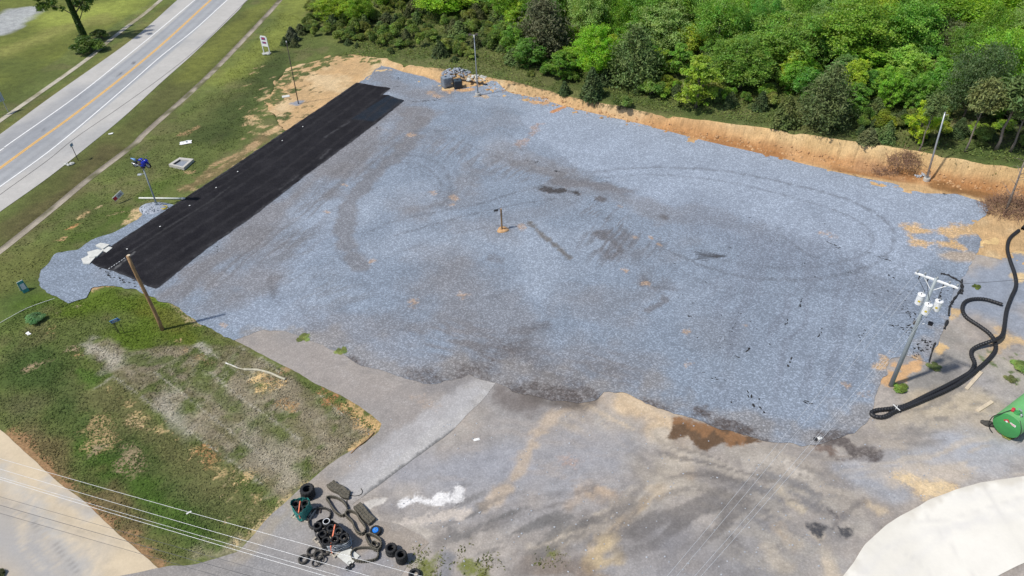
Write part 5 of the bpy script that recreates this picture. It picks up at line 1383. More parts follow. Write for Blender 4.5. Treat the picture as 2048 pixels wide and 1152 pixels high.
# spans from the utility pole towards the lower edge, and one to the right
for (p0, z0, q0, z1, r, lab) in [
   (INS[0]+UG, None, (1326,1152), 10.5, .008, 'faint cable from the left crossarm end down to the bottom edge, left of four'),
   (INS[1]+UG, None, (1345,1152), 10.5, .008, 'faint cable from the crossarm down to the bottom edge, second of four'),
   (TR[1]+UG, None, (1381,1152), 9.6, .009, 'faint cable from the transformers to the bottom edge, third of four'),
   (TR[2]+UG, None, (1394,1152), 9.6, .009, 'faint cable from the transformers to the bottom edge, rightmost of four')]:
    b = G(*q0, z1); d = unit(b-p0); sag_wire('overhead_cable', p0, b+d*12, .8, r, M_WIRE, lab, None, 40)
a = INS[4]+UG; b = G(2048, 553, 10.3); d = unit(b-a); sag_wire('overhead_cable', a, b+d*14, .3, .014, M_DWIRE, 'dark cable from the right crossarm end to the right border')
tag(MB().tube([tuple(pole_at(7.2)), tuple(on_ground(1640, 880)+V((0,0,.15)))], .010, 5).build('guy_wire', M_GALV), 'thin guy wire from the utility pole down to its anchor on the lot edge', 'cable')
ga = on_ground(1637, 880); e = empty('guy_anchor', ga, .4); tag(e, 'small white and black guy anchor block on the lower gravel edge', 'anchor')
MB().box((.08,0,.12), (.34,.26,.24), bev=.03).build('block', M_DULLW, e); MB().box((-.25,.1,.08), (.3,.3,.16), .5, bev=.03).build('plate', M_BLACKPL, e); MB().tube([(.05,0,.24),(.12,.08,.55)], .02, 6).build('rod', M_GALV, e)

# guide rope from the timber pole, lying over the strip and the lawn
tag(MB().tube([tuple(p) for p in smooth_path([on_ground(0,647)+V((0,0,.06)), on_ground(55,618)+V((0,0,.1)), on_ground(110,598)+V((0,0,.08))], 8)], .018, 5).build('ground_rope', M_LITTER), 'white dashed rope lying across the grass at the left border', 'rope')

# ------------------------------------------------------------ motorcycle mounted on a pole
g = on_ground(315, 413); top = up_at(286, 336, g); h = top-g
e = empty('display_pole', g); tag(e, 'grey display pole on a gravel mound carrying the blue motorcycle', 'pole')
MB().tube([(0,0,-.2), tuple(h*.5), tuple(h)], [.10,.085,.075], 10).build('pole', M_POLEGREY, e, True)
MB().box((.05,-.05,.3), (.25,.2,.4), .4).build('junction_box', M_POLEGREY, e)
pl = tuple(h*.86); MB().tube([(pl[0]-.1,pl[1],pl[2]), (pl[0]-.5,pl[1]-.1,pl[2]-.05)], .03, 6).build('lamp_arm', M_GALV, e)
lm = MB().box((pl[0]-.6,pl[1]-.1,pl[2]-.05), (.42,.26,.16), .2, bev=.03).build('floodlight', M_WHITEP, e); MB().box((pl[0]-.6,pl[1]-.1,pl[2]+.04), (.34,.2,.02), .2).build('lens', M_LENS, lm)
MB().box(tuple(h+V((0,0,.03))), (.5,.35,.06)).build('mounting_plate', M_RUST, e)
# bike: local x forward. It faces right in the photograph
fwd = G(304, 328, top[2]) - G(268, 325, top[2]); mrz = math.atan2(fwd[1], fwd[0])
mc = empty('motorcycle', top+V((0,0,.06)), mrz); tag(mc, 'bright blue sport motorcycle mounted on top of a pole beside the highway', 'motorcycle')
mc.scale = (1.13, 1.13, 1.13)
Ry = Matrix.Rotation(PI/2, 4, 'X')
def wheel(x, w, rr, name):
    M = Matrix.Rotation(PI/2, 4, 'X')
    t = MB().lathe([(rr-.11,-w*.42),(rr-.05,-w*.5),(rr-.01,-w*.3),(rr,0),(rr-.01,w*.3),(rr-.05,w*.5),(rr-.11,w*.42)], (x,0,rr), 28, M, closed=True).build('wheel', M_RUBBER, mc, True)
    b = MB().lathe([(rr-.125,-w*.35),(rr-.10,-w*.38),(rr-.10,w*.38),(rr-.125,w*.35)], (x,0,rr), 24, M, closed=True)
    for k in range(5):
        a = k*2*PI/5; b.tube([(x,0,rr), (x+(rr-.12)*math.cos(a),0,rr+(rr-.12)*math.sin(a))], [.03,.02], 6)
    b.build('rim', M_SILVER, t)
    MB().lathe([(.07,.0),(.15,.0),(.15,.012),(.07,.012)], (x,w*.45,rr), 18, M, closed=True).build('brake_disc', M_SILVER, t)
wheel(-.70, .19, .32, 'rear'); wheel(.72, .13, .31, 'front')
def loft(name, secs, mat, parent, seg=14, pw=2.6):
    """rounded body: sections (x, zc, half width, half height)"""
    b = MB(); vs = []; fs = []
    for (x, zc, hw, hh) in secs:
        for k in range(seg):
            a = 2*PI*k/seg; c, s = math.cos(a), math.sin(a)
            vs.append((x, hw*math.copysign(abs(c)**(2/pw), c), zc+hh*math.copysign(abs(s)**(2/pw), s)))
    for i in range(len(secs)-1):
        for k in range(seg):
            j = (k+1) % seg; fs.append((i*seg+k, i*seg+j, (i+1)*seg+j, (i+1)*seg+k))
    fs.append(tuple(range(seg-1,-1,-1))); fs.append(tuple((len(secs)-1)*seg+k for k in range(seg)))
    return b.add(vs, fs).build(name, mat, parent, True)
loft('front_fairing', [(.10,.52,.17,.22),(.30,.55,.24,.30),(.50,.68,.25,.27),(.68,.80,.20,.19),(.82,.80,.12,.12),(.90,.76,.05,.05)], M_BLUE, mc)
loft('belly_pan', [(-.30,.28,.08,.05),(-.10,.28,.19,.13),(.20,.32,.22,.20),(.42,.42,.19,.22),(.52,.5,.1,.15)], M_BLUE, mc)
loft('engine', [(-.32,.42,.12,.14),(-.15,.42,.20,.20),(.15,.45,.20,.20),(.30,.5,.14,.14)], M_RUST, mc)
loft('fuel_tank', [(-.18,.80,.10,.06),(-.05,.86,.17,.12),(.14,.90,.20,.15),(.32,.88,.15,.11),(.42,.84,.08,.05)], M_BLUE, mc)
loft('seat', [(-.55,.86,.10,.035),(-.38,.82,.14,.05),(-.15,.79,.12,.05)], M_BLACKPL, mc)
loft('tail_fairing', [(-.98,.96,.03,.03),(-.82,.92,.09,.07),(-.60,.84,.13,.10),(-.38,.74,.12,.10)], M_CYAN, mc)
loft('front_fender', [(.50,.55,.04,.03),(.62,.62,.085,.045),(.76,.63,.085,.045),(.92,.54,.05,.03)], M_BLUE, mc)
loft('windscreen', [(.40,.98,.12,.04),(.52,1.0,.14,.09),(.66,.92,.12,.05),(.74,.88,.05,.02)], M_TOTEB, mc)
for s in (-1, 1):
    MB().tube([(.46,s*.09,.92),(.72,s*.09,.31)], [.03,.028], 8).build('fork_leg', M_SILVER, mc)
    MB().tube([(.40,s*.08,.93),(.36,s*.22,.95),(.26,s*.34,.93)], [.014,.016,.02], 6).build('handlebar', M_BLACKPL, mc)
    mi = MB().tube([(.52,s*.18,.95),(.55,s*.34,1.06)], .01, 5).build('mirror', M_BLACKPL, mc); MB().box((.55,s*.38,1.07), (.05,.14,.09), bev=.015).build('mirror_glass', M_SILVER, mi)
    MB().tube([(-.05,s*.12,.40),(-.70,s*.09,.32)], [.035,.03], 6).build('swingarm', M_SILVER, mc)
    MB().box((.89,s*.06,.79), (.02,.07,.05), s*.5).build('headlight', M_LENS, mc)
MB().tube([(.05,-.15,.25),(-.30,-.19,.30),(-.50,-.2,.42),(-.88,-.2,.58)], [.03,.035,.06,.065], 10).build('exhaust', M_SILVER, mc, True)
MB().box((-.96,0,.86), (.03,.12,.05)).build('tail_light', M_RED, mc)
def stone_mound(px, py, rx, ry, hz, label, mat=M_BLUESTONE, n=0):
    c = on_ground(px, py); b = MB().blob((0,0,0), (rx, ry, hz), 3, .18, 26, 8); q = random.Random(5)
    for i in range(70):
        a = q.uniform(0, 6.28); r = math.sqrt(q.random())*.95; s = q.uniform(.05,.12); b.blob((rx*r*math.cos(a), ry*r*math.sin(a), hz*math.sqrt(max(0,1-r*r))), (s,s*.8,s*.6), i, .3, 5, 3)
    tag(b.build('gravel_mound', mat, None, True, tuple(c)), label, 'gravel'); return c
stone_mound(306, 418, 1.6, 1.3, .38, 'low mound of grey crushed stone round the foot of the display pole')
b = MB()
for k in range(3): b.tube([(.42*math.cos(t)*(1-.06*k), .36*math.sin(t)*(1-.06*k), .05+.05*k) for t in np.linspace(0, 6.28, 24)[:-1]], .03, 6, closed=True)
tag(b.build('yellow_hose', M_YELLOW, None, True, tuple(on_ground(329, 418)+V((0,0,.12)))), 'coil of yellow hose lying beside the foot of the display pole', 'hose')

# ------------------------------------------------------------ signs
def face_cam_rot(p): return math.atan2(-p[1], -p[0])+PI/2   # local -y toward the camera
def text_obj(name, body, size, mat, parent, loc, rot=(PI/2,0,0), ext=.004):
    cu = bpy.data.curves.new(name, 'FONT'); cu.body = body; cu.size = size; cu.extrude = ext; cu.align_x = 'CENTER'; cu.align_y = 'CENTER'
    me_o = bpy.data.objects.new(name, cu); C.objects.link(me_o)
    dg = bpy.context.evaluated_depsgraph_get(); me = bpy.data.meshes.new_from_object(me_o.evaluated_get(dg)); bpy.data.objects.remove(me_o)
    o = bpy.data.objects.new(name, me); C.objects.link(o); me.materials.clear(); me.materials.append(mat); o.parent = parent; o.location = loc; o.rotation_euler = rot
    return o
# tall white sign by the verge
g = on_ground(534, 106); e = empty('post_sign', g, face_cam_rot(g)-.75); tag(e, 'tall white post sign with purple and red panels, stones at its feet', 'sign')
for s in (-.62, .62): MB().box((s,0,1.3), (.12,.12,2.7)).build('post', M_WHITEP, e)
p = MB().box((0,-.02,2.0), (1.12,.05,1.75)).build('panel', M_WHITEP, e)
MB().box((-.02,-.05,2.42), (.82,.012,.46)).build('upper_print', M_PURPLE, p); MB().box((-.05,-.058,2.45), (.45,.012,.2)).build('upper_emblem', M_RED, p)
MB().box((0,-.05,1.75), (.8,.012,.34)).build('lower_print', M_PURPLE, p); MB().box((.12,-.058,1.75), (.42,.012,.1)).build('lower_stripe', M_RED, p)
rock_heap('stone_pile', g+V((.2,-.5,0)), .9, 16, 'few pale stones piled at the foot of the tall white post sign', 'stones', M_SLAB, (.15,.28), 7, .2)
# yard sign white with red end
g = on_ground(241, 404); e = empty('yard_sign', g, face_cam_rot(g)+.35); tag(e, 'low white yard sign with a red left end in the grass left of the strip', 'sign')
pn = MB().box((0,-.05,.85), (1.35,.04,.62), 0, M=Matrix.Rotation(-.35, 3, 'Y')).build('panel', M_DULLW, e)
MB().box((-.42,-.085,.70), (.42,.012,.42), 0, M=Matrix.Rotation(-.35, 3, 'Y')).build('red_print', M_RED, pn)
for k, zz in enumerate((.78, .88, .98)): MB().box((.2,-.085,zz), (.55,.012,.035), 0, M=Matrix.Rotation(-.35, 3, 'Y')).build('text_line', M_PURPLE, pn)
for s in (-.5, .5): MB().tube([(s,0,-.2), (s,0,.6+s*.3)], .02, 5).build('leg', M_RUST, e)
# blue yard sign, and a bare stake beside it
g = on_ground(243, 668); top = up_at(243, 636, g); e = empty('yard_sign', g, face_cam_rot(g)-.3); tag(e, 'small blue yard sign with pale border standing in the lush grass by the timber pole', 'sign')
hz = (top-g)[2]; hz = min(hz, 1.9)
pn = MB().box((0,0,hz), (.62,.03,.34), 0, M=Matrix.Rotation(-.3, 3, 'Y')).build('panel', M_CYAN, e); e.scale = (1.35,1.35,1.0); MB().box((0,-.021,hz), (.54,.012,.25), 0, M=Matrix.Rotation(-.3, 3, 'Y')).build('print', M_NAVY, pn)
for zz in (-.06, .04): MB().box((0,-.029,hz+zz), (.36,.006,.03), 0, M=Matrix.Rotation(-.3, 3, 'Y')).build('text_line', M_DULLW, pn)
for s in (-.2, .2): MB().tube([(s,.02,-.2), (s,.02,hz)], .014, 5).build('leg', M_RUST, e)
g = on_ground(240, 668); tp = up_at(226, 643, on_ground(240, 668)); tag(MB().tube([tuple(g), tuple(tp)], .035, 6).build('stake', M_RUST), 'thin brown stake in the lush grass left of the timber pole', 'stake')
# A-board at the left
g = on_ground(50, 582); e = empty('board_sign', g, .9); e.scale = (.65, .8, .85); tag(e, 'white and dark green folding board sign on the grass at the left border', 'sign')
MB().box((0,-.28,.75), (.9,.05,1.5), 0, M=Matrix.Rotation(-.3, 3, 'X')).build('front_panel', M_TEAL, e); MB().box((0,.22,.75), (.9,.05,1.5), 0, M=Matrix.Rotation(.3, 3, 'X')).build('rear_panel', M_DULLW, e)
MB().box((0,-.33,.8), (.6,.02,.7), 0, M=Matrix.Rotation(-.3, 3, 'X')).build('print', M_DULLW, e)
# roadside marker
g = on_ground(157, 322); tp = up_at(150, 288, g); hz = (tp-g)[2]; e = empty('road_sign', g, face_cam_rot(g)+.9); tag(e, 'small road sign on a thin post at the near edge of the highway', 'road sign')
MB().box((0,0,hz/2), (.07,.05,hz+.2)).build('post', M_RUST, e); pn = MB().box((0,-.04,hz), (.62,.02,.45)).build('panel', M_DULLW, e); MB().box((0,-.056,hz), (.42,.008,.2)).build('print', M_CYAN, pn)
rock_heap('stone_pile', g+V((-.6,-.9,0)), .8, 9, 'few pale stones at the foot of the small road sign', 'stones', M_SLAB, (.12,.3), 9, .1)
# back of a sign on two posts at the left border
g = on_ground(9, 228); e = empty('road_sign', g, 1.0); tag(e, 'back of a bluish road sign on two posts beyond the highway at the left border', 'road sign')
for s in (-.8, .6): MB().box((s,0,1.4), (.09,.07,2.9)).build('post', M_GALV, e)
MB().box((-.1,.06,2.4), (2.0,.03,1.3)).build('panel', M_SIGNBACK, e)
for zz in (2.0, 2.8): MB().box((-.1,-.0,zz), (1.9,.05,.06)).build('rail', M_GALV, e)

# ------------------------------------------------------------ things on the grass by the strip
g = on_ground(363, 332); d1 = G2((383,322))-G2((342,337)); rz = math.atan2(d1[1], d1[0])
def quad_px(pts): return [rel(on_ground(*p), g) for p in pts]
e = empty('catch_basin', g); tag(e, 'square concrete catch basin with grey plate set in the grass left of the strip', 'catch basin')
O = quad_px([(339,334),(361,320),(389,323),(369,341)]); I = [p*.68 for p in O]
b = MB()
for k in range(4):
    j = (k+1) % 4; vs = []
    for zz in (-.1, .38): vs += [(O[k][0],O[k][1],zz),(O[j][0],O[j][1],zz),(I[j][0],I[j][1],zz),(I[k][0],I[k][1],zz)]
    b.add(vs, [(3,2,1,0),(4,5,6,7),(0,1,5,4),(2,3,7,6)])
b.build('rim_wall', M_CONCR, e); MB().prism([(p[0]*.995,p[1]*.995) for p in I], .05, .22).build('plate', M_GALV, e)
MB().box(tuple((I[0]+I[1])/2*.9+V((0,0,.28))), (np.linalg.norm(I[0]-I[1])*.9,.1,.1), math.atan2(*(I[1]-I[0])[1::-1])).build('gate_bar', M_BLACKPL, e)
# crumpled white sheet
def crumple(px, py, w, l, rz, label, name='plastic_bag', mat=M_LITTER, hz=.25, seed=1):
    c = on_ground(px, py); n = 9; q = np.random.default_rng(seed); v = []; f = []
    for i in range(n):
        for j in range(n): v.append(((i/(n-1)-.5)*w+q.normal()*.04*w, (j/(n-1)-.5)*l+q.normal()*.04*l, .04+abs(q.normal())*hz*.5*(1-.6*max(abs(i/(n-1)-.5), abs(j/(n-1)-.5))*2)))
    for i in range(n-1):
        for j in range(n-1): a = i*n+j; f.append((a, a+n, a+n+1, a+1))
    b = MB().add(v, f); o = b.build(name, mat, None, False, tuple(c)); o.rotation_euler = (0,0,rz); tag(o, label, 'litter'); return o
crumple(372, 286, 1.5, .9, .3, 'crumpled white plastic sheet on the grass above the catch basin')
crumple(222, 268, .55, .4, .5, 'scrap of white litter in the grass between highway and drain channel', 'litter_scrap', hz=.12, seed=2)
crumple(57, 668, .3, .6, .9, 'white litter by the left border in the grass', 'litter_scrap', hz=.12, seed=4)
crumple(378, 1026, .35, .12, .6, 'white scrap on the grass under the overhead cables', 'litter_scrap', hz=.06, seed=5)
crumple(953, 880, .5, .22, .2, 'white scrap on the worn ground right of the driveway', 'litter_scrap', hz=.08, seed=6)
crumple(1669, 827, .28, .18, .2, 'white scrap lying on the lower right gravel', 'litter_scrap', hz=.06, seed=7)
crumple(1341, 649, .4, .12, -.7, 'thin white scrap in the middle right of the gravel', 'litter_scrap', hz=.05, seed=8)
crumple(1217, 420, .8, .08, -.1, 'thin white strip of litter below the dark patch in the gravel', 'litter_scrap', hz=.04, seed=9)
# plastic pipe and slabs
a = on_ground(279, 398)+V((0,0,.12)); b_ = on_ground(371, 399)+V((0,0,.12))
e = empty('drain_tube', a); tag(e, 'straight pale plastic pipe lying on the grass beside the display pole', 'pipe'); MB().tube([(0,0,0), tuple((b_-a)*.5), tuple(b_-a)], .11, 10).build('tube', M_PVC, e, True); MB().tube([tuple((b_-a)*.93), tuple((b_-a)*.985)], .14, 10).build('coupling', M_DULLW, e, True)
for i, (pts, hz, lab) in enumerate([([(193,495),(203,490),(221,493),(208,502)], .22, 'highest pale broken slab by the strip corner'), ([(176,508),(196,502),(208,504),(196,516),(180,519)], .16, 'middle pale broken slab by the strip corner'), ([(164,521),(178,514),(192,517),(180,530),(168,530)], .12, 'lowest pale broken slab at the strip corner'), ([(203,503),(219,496),(226,498),(214,507)], .1, 'narrow broken slab hugging the strip edge')]):
    c = on_ground(*np.mean(pts, 0)); b = MB().prism([tuple(rel(on_ground(*p), c)[:2]) for p in pts][::-1], .08, .08+hz); o = b.build('concrete_slab', M_SLAB, None, False, tuple(c)); o.rotation_euler = (.03*i-.04, .03, 0); tag(o, lab, 'slab')
# white survey markers on the fresh asphalt
for i, (px, py, lab) in enumerate([(255,500,'nearest the timber pole top'), (321,455,'second along the strip from below'), (380,413,'third along the strip'), (433,377,'middle of the strip edge row'), (476,345,'fifth along the strip'), (565,283,'upper left edge of the strip'), (606,255,'upper end of the strip')]):
    b = MB().box((0,0,.03), (.17,.12,.05), .3*i, bev=.015); tag(b.build('marker_block', M_LITTER, None, False, tuple(G(px, py)+V((0,0,.11)))), 'tiny white marker on the black asphalt strip, '+lab, 'marker', 'white markers on the strip')
# rope on the strip: a chalk-like dashed rope near the lower end
b = MB(); A_, B_ = G(217, 538, .13), G(262, 508, .13)
for k in range(9):
    t = k/9; b.tube([tuple(A_+(B_-A_)*t), tuple(A_+(B_-A_)*(t+.06))], .035, 5)
tag(b.build('dashed_rope', M_LITTER), 'dashed white rope lying across the lower end of the asphalt strip', 'rope')

# ------------------------------------------------------------ totes, rubble and pipe at the far corner
def tote(px, py, w, hz, rz, label, mat, clear):
    g = on_ground(px, py); e = empty('liquid_tote', g, rz); tag(e, label, 'tote')
    b = MB()
    for s in (-.4, 0, .4): b.box((s*w,0,.06), (.12,w*.95,.12))
    b.build('pallet', M_RUST, e)
    t = MB().box((0,0,.14+hz/2), (w*.92,w*.92,hz), bev=.08).build('tank', mat, e)
    MB().lathe([(.16,0),(.16,.05),(.05,.07),(0,.07)], (0,0,.14+hz), 12).build('lid', M_BLACKPL, t)
    b = MB(); W = w*.48
    for k in range(5):
        z = .16+hz*k/4; b.tube([(-W,-W,z),(W,-W,z),(W,W,z),(-W,W,z)], .018, 4, closed=True)
    for k in range(7):
        u = -W+2*W*k/6
        for s in (-1, 1): b.tube([(u,s*W,.14),(u,s*W,.16+hz)], .014, 4); b.tube([(s*W,u,.14),(s*W,u,.16+hz)], .014, 4)
    b.build('cage', M_GALV if clear else M_BLACKPL, e)
    MB().tube([(0,-W-.02,.22),(0,-W-.2,.22)], .05, 8).build('valve', M_BLACKPL, e); return e
tote(893, 174, 1.3, 1.45, .5, 'clear grey caged liquid tote, left of the two at the far lot edge', M_TOTE, True)
tote(916, 176, 1.25, 1.15, .2, 'black plastic liquid tote, right of the two at the far lot edge', M_TOTEB, False)
b = MB().lathe([(.28,0),(.3,.05),(.3,.4),(.28,.42),(.3,.46),(.3,.85),(.27,.9),(.0,.9)], (0,0,0), 16); tag(b.build('steel_drum', M_TOTE, None, True, tuple(on_ground(899,168)+V((.25,.4,0)))), 'grey drum half hidden behind the clear caged tote', 'drum')
rock_heap('rubble_heap', on_ground(911, 147), 1.7, 90, 'heap of blue-grey crushed rock on the clay above the two totes', 'rubble', M_BLUESTONE, (.12,.28), 11, .5)
rock_heap('rubble_heap', on_ground(953, 158), 1.2, 40, 'scattered pale rubble right of the grey light pole', 'rubble', M_SLAB, (.1,.26), 12, .25)
a = on_ground(921, 163)+V((0,0,.3)); b_ = on_ground(974, 172)+V((0,0,.25)); tag(MB().tube([tuple(a), tuple((a+b_)/2), tuple(b_)], .09, 8).build('steel_tube', M_RUST, None, True), 'dark rusty pipe lying behind the grey light pole', 'pipe')

# ------------------------------------------------------------ black corrugated pipe, planks, tank
def corrugated(pts, r, label, lifts=None):
    w = [on_ground(*p)+V((0,0,r+.04)) for p in pts]
    if lifts:
        for i, l in lifts.items(): w[i][2] += l
    path = smooth_path(w, 10); d = np.concatenate(([0], np.cumsum([np.linalg.norm(b-a) for a, b in zip(path[:-1], path[1:])])))
    n = int(d[-1]/.06); t = np.linspace(0, d[-1], n); P3 = np.stack([np.interp(t, d, [p[k] for p in path]) for k in range(3)], 1)
    for _ in range(3): P3[1:-1] = (P3[:-2]+2*P3[1:-1]+P3[2:])/4
    rr = [r*(1 if (i//2) % 2 else .86) for i in range(n)]
    b = MB().tube(list(P3), rr, 12, caps=False); o = b.build('drain_hose', M_PIPE, None, False); tag(o, label, 'pipe'); return o
corrugated([(2003,613),(1985,607),(1966,602),(1943,602),(1928,608),(1923,622),(1931,638),(1956,655),(1976,670),(1987,685),(1989,702),(1979,718),(1956,740),(1924,765),(1893,783),(1848,803),(1811,818),(1786,827),(1770,836),(1756,838),(1743,834),(1742,828),(1752,824),(1786,820),(1811,814),(1848,796),(1891,775),(1924,757),(1941,745),(1947,730),(1941,714),(1943,703),(1957,697),(1981,692),(1998,681),(2006,661),(2011,626),(2020,600),(2030,576),(2028,553),(2018,523),(2013,500),(2018,480),(2036,464)], .175, 'long black corrugated pipe looping over the ground right of the utility pole', {34: .3, 33: .45, 32: .2})
corrugated([(2043,461),(2052,452),(2070,440)], .175, 'stub of black corrugated pipe at the right border above the long loop')
c = on_ground(1790, 822)+V((0,0,.44)); b = MB(); b.box((0,0,-.03), (.10,.72,.02), 0); b.box((0,0,-.015), (.5,.04,.02), .5); o = b.build('tie_strap', M_DULLW, None, False, tuple(c)); o.rotation_euler = (0,0,.35); tag(o, 'pale tie strap binding the doubled black pipe near its loop end', 'strap')
for (p0, p1, lab) in [((1932,779),(1962,745),'pale plank beside the doubled black pipe'), ((1954,823),(1984,804),'pale plank nearest the green tank')]:
    a = on_ground(*p0); b_ = on_ground(*p1); d = b_-a; o = MB().box((0,0,.07), (np.linalg.norm(d),.28,.09), bev=.008).build('wooden_plank', M_PLANK, None, False, tuple((a+b_)/2)); o.rotation_euler = (0,0,math.atan2(d[1],d[0])); tag(o, lab, 'plank')
# tank
R_ = 1.02; zc = 1.22
c0 = G(2014, 851, zc); dv = G(2048, 778, 1.6)-G(1985, 826, 1.6); dv[2] = 0; dv = unit(dv)
tg = V((c0[0], c0[1], 0)); e = empty('fuel_tank', tg, math.atan2(dv[1], dv[0])); tag(e, 'large green cylindrical fuel tank on saddles at the right border', 'tank')
My = Matrix.Rotation(PI/2, 4, 'Y'); Lt = 5.5
MB().lathe([(R_,0),(R_,Lt)], (0,0,zc), 40, My).build('shell', M_GREEN, e, True)
MB().lathe([(0,-.16),(R_*.35,-.14),(R_*.7,-.08),(R_*.95,-.015),(R_*.995,.0)], (0,0,zc), 40, My).build('front_head', M_GREEN2, e, True)
MB().lathe([(R_*.995,Lt),(R_*.7,Lt+.08),(0,Lt+.15)], (0,0,zc), 40, My).build('rear_head', M_GREEN2, e, True)
for u in (.8, Lt-.8): MB().box((u,0,.14), (.3,1.7,.3), bev=.02).build('saddle', M_CONCR, e)
fit = MB().lathe([(.22,0),(.22,.1),(.17,.12),(.17,.16),(0,.16)], (.6,.0,zc+R_-.02), 14).build('manway', M_GREEN2, e)
MB().tube([(.75,-.15,zc+R_-.02),(.75,-.15,zc+R_+.3),(.75,.1,zc+R_+.34)], .045, 8).build('vent_pipe', M_SILVER, e)
MB().box((.62,.32,zc+R_+.06), (.34,.22,.24), .2, bev=.04).build('pump_head', M_RED, e); MB().lathe([(.09,0),(.09,.22),(.05,.26),(0,.26)], (.55,-.32,zc+R_-.06), 10).build('gauge', M_SILVER, e)
dr = MB().box((-.12,.12,zc+.42), (.012,.34,.34), 0, M=Matrix.Rotation(PI/4, 3, 'X')).build('hazard_diamond', M_RED, e); MB().box((-.135,.12,zc+.42), (.006,.14,.14), 0, M=Matrix.Rotation(PI/4, 3, 'X')).build('hazard_mark', M_WHITEP, dr)
MB().box((-.115,-.32,zc+.45), (.012,.42,.18)).build('label_plate', M_WHITEP, e)
for k in range(3): MB().box((-.123,-.32,zc+.40+.05*k), (.006,.32,.018)).build('label_line', M_RED, e)
hp = [(.6,.35,zc+R_+.05),(.2,.55,zc+R_*.86+.03),(-.1,.72,zc+R_*.7),(-.2,1.02,zc+.2),(-.2,1.06,zc-.5),(-.25,.85,.3),(-.3,.5,.08)]
MB().tube([tuple(p) for p in smooth_path(hp, 6)], .035, 6).build('fuel_hose', M_BLACKPL, e, True)
hp = [(.2,-.5,zc+R_*.87),(-.05,-.85,zc+.6),(-.12,-1.02,zc+.1),(-.12,-.98,zc-.5)]
MB().tube([tuple(p) for p in smooth_path(hp, 6)], .03, 6).build('ground_cable', M_BLACKPL, e, True)
g = on_ground(1976, 850); b = MB().blob((0,0,.16), (.42,.3,.2), 4, .35, 10, 6).blob((-.3,.2,.12), (.25,.2,.14), 9, .3, 8, 5); tag(b.build('rubber_boot_heap', M_RUBBER2, None, True, tuple(g)), 'small dark heap of rubber beside the green tank', 'heap')

# ------------------------------------------------------------ dead brush heaps and a leaning dead trunk
def brush(c, rx, ry, hz, n, seed, label, mat=M_BRUSH):
    q = random.Random(seed); b = MB()
    for i in range(n):
        a = q.uniform(0, 6.28); r = math.sqrt(q.random()); p = V((rx*r*math.cos(a), ry*r*math.sin(a), hz*(1-r*r)*q.uniform(.1, 1)))
        d = V((q.gauss(0,1), q.gauss(0,1), q.gauss(.25,.5))); d = d/np.linalg.norm(d)*q.uniform(.5, 1.5); m_ = p+d*.5+V((q.gauss(0,.12),)*3)
        b.tube([tuple(p), tuple(m_), tuple(p+d)], [.022,.016,.006], 4, caps=False)
    tag(b.build('brush_heap', mat, None, False, tuple(c)), label, 'brush')
brush(on_ground(1806, 326)+V((0,0,.1)), 1.8, 1.5, 1.4, 420, 1, 'reddish brown dead brush hanging down the clay bank beside the leaning light pole')
brush(on_ground(1770, 347)+V((0,0,.1)), 1.6, .7, .4, 110, 2, 'scattered dead twigs at the foot of the clay bank left of the light pole')
brush(on_ground(2016, 420), 2.9, 2.1, 1.9, 800, 3, 'large brown heap of dead brush at the right border by the lot corner')
g = on_ground(2008, 432); top = g+V((2.2, 2.2, 8)); t2 = up_at(2046, 330, g)
b = MB().tube([tuple(g), tuple((g+t2)/2+V((.1,.1,.1))), tuple(t2+(t2-g)*.25)], [.14,.11,.05], 8); q = random.Random(3)
for k in range(16):
    t = q.uniform(.15, 1.1); p = g+(t2-g)*t; d = V((q.gauss(0,1), q.gauss(0,1), q.uniform(.1,.7)))*.8; b.tube([tuple(p), tuple(p+d*.6+V((0,0,.1))), tuple(p+d)], [.03,.02,.008], 4)
tag(b.build('dead_tree', M_PINEBARK, None, True), 'bare grey dead trunk leaning out of the large brush heap at the right border', 'tree')
b = MB(); q = random.Random(8)
b.tube([tuple(p) for p in smooth_path([on_ground(*p)+V((0,0,.08)) for p in [(702,908),(718,893),(735,880),(748,866)]], 6)], [.05]*19, 6)
tag(b.build('fallen_branch', M_WOOD, None, True), 'brown stick lying at the edge between grass plot and driveway', 'branch')
# rolled erosion netting and rope on the grass plot
e_ = [on_ground(*p)+V((0,0,.07)) for p in [(455,728),(470,735),(490,740),(515,741),(540,747),(558,755),(571,760)]]
b = MB().tube([tuple(p) for p in smooth_path(e_, 6)], [.05]*12+[.1]*25, 7); tag(b.build('netting_roll', M_STRAW, None, True), 'pale twisted roll of netting lying on the upper grass plot', 'netting')
b = MB().tube([tuple(p) for p in smooth_path([on_ground(*p)+V((0,0,.06)) for p in [(452,727),(462,731),(476,737)]], 5)], .06, 6); tag(b.build('white_tube', M_LITTER, None, True), 'short white tube at the left end of the netting roll', 'tube')

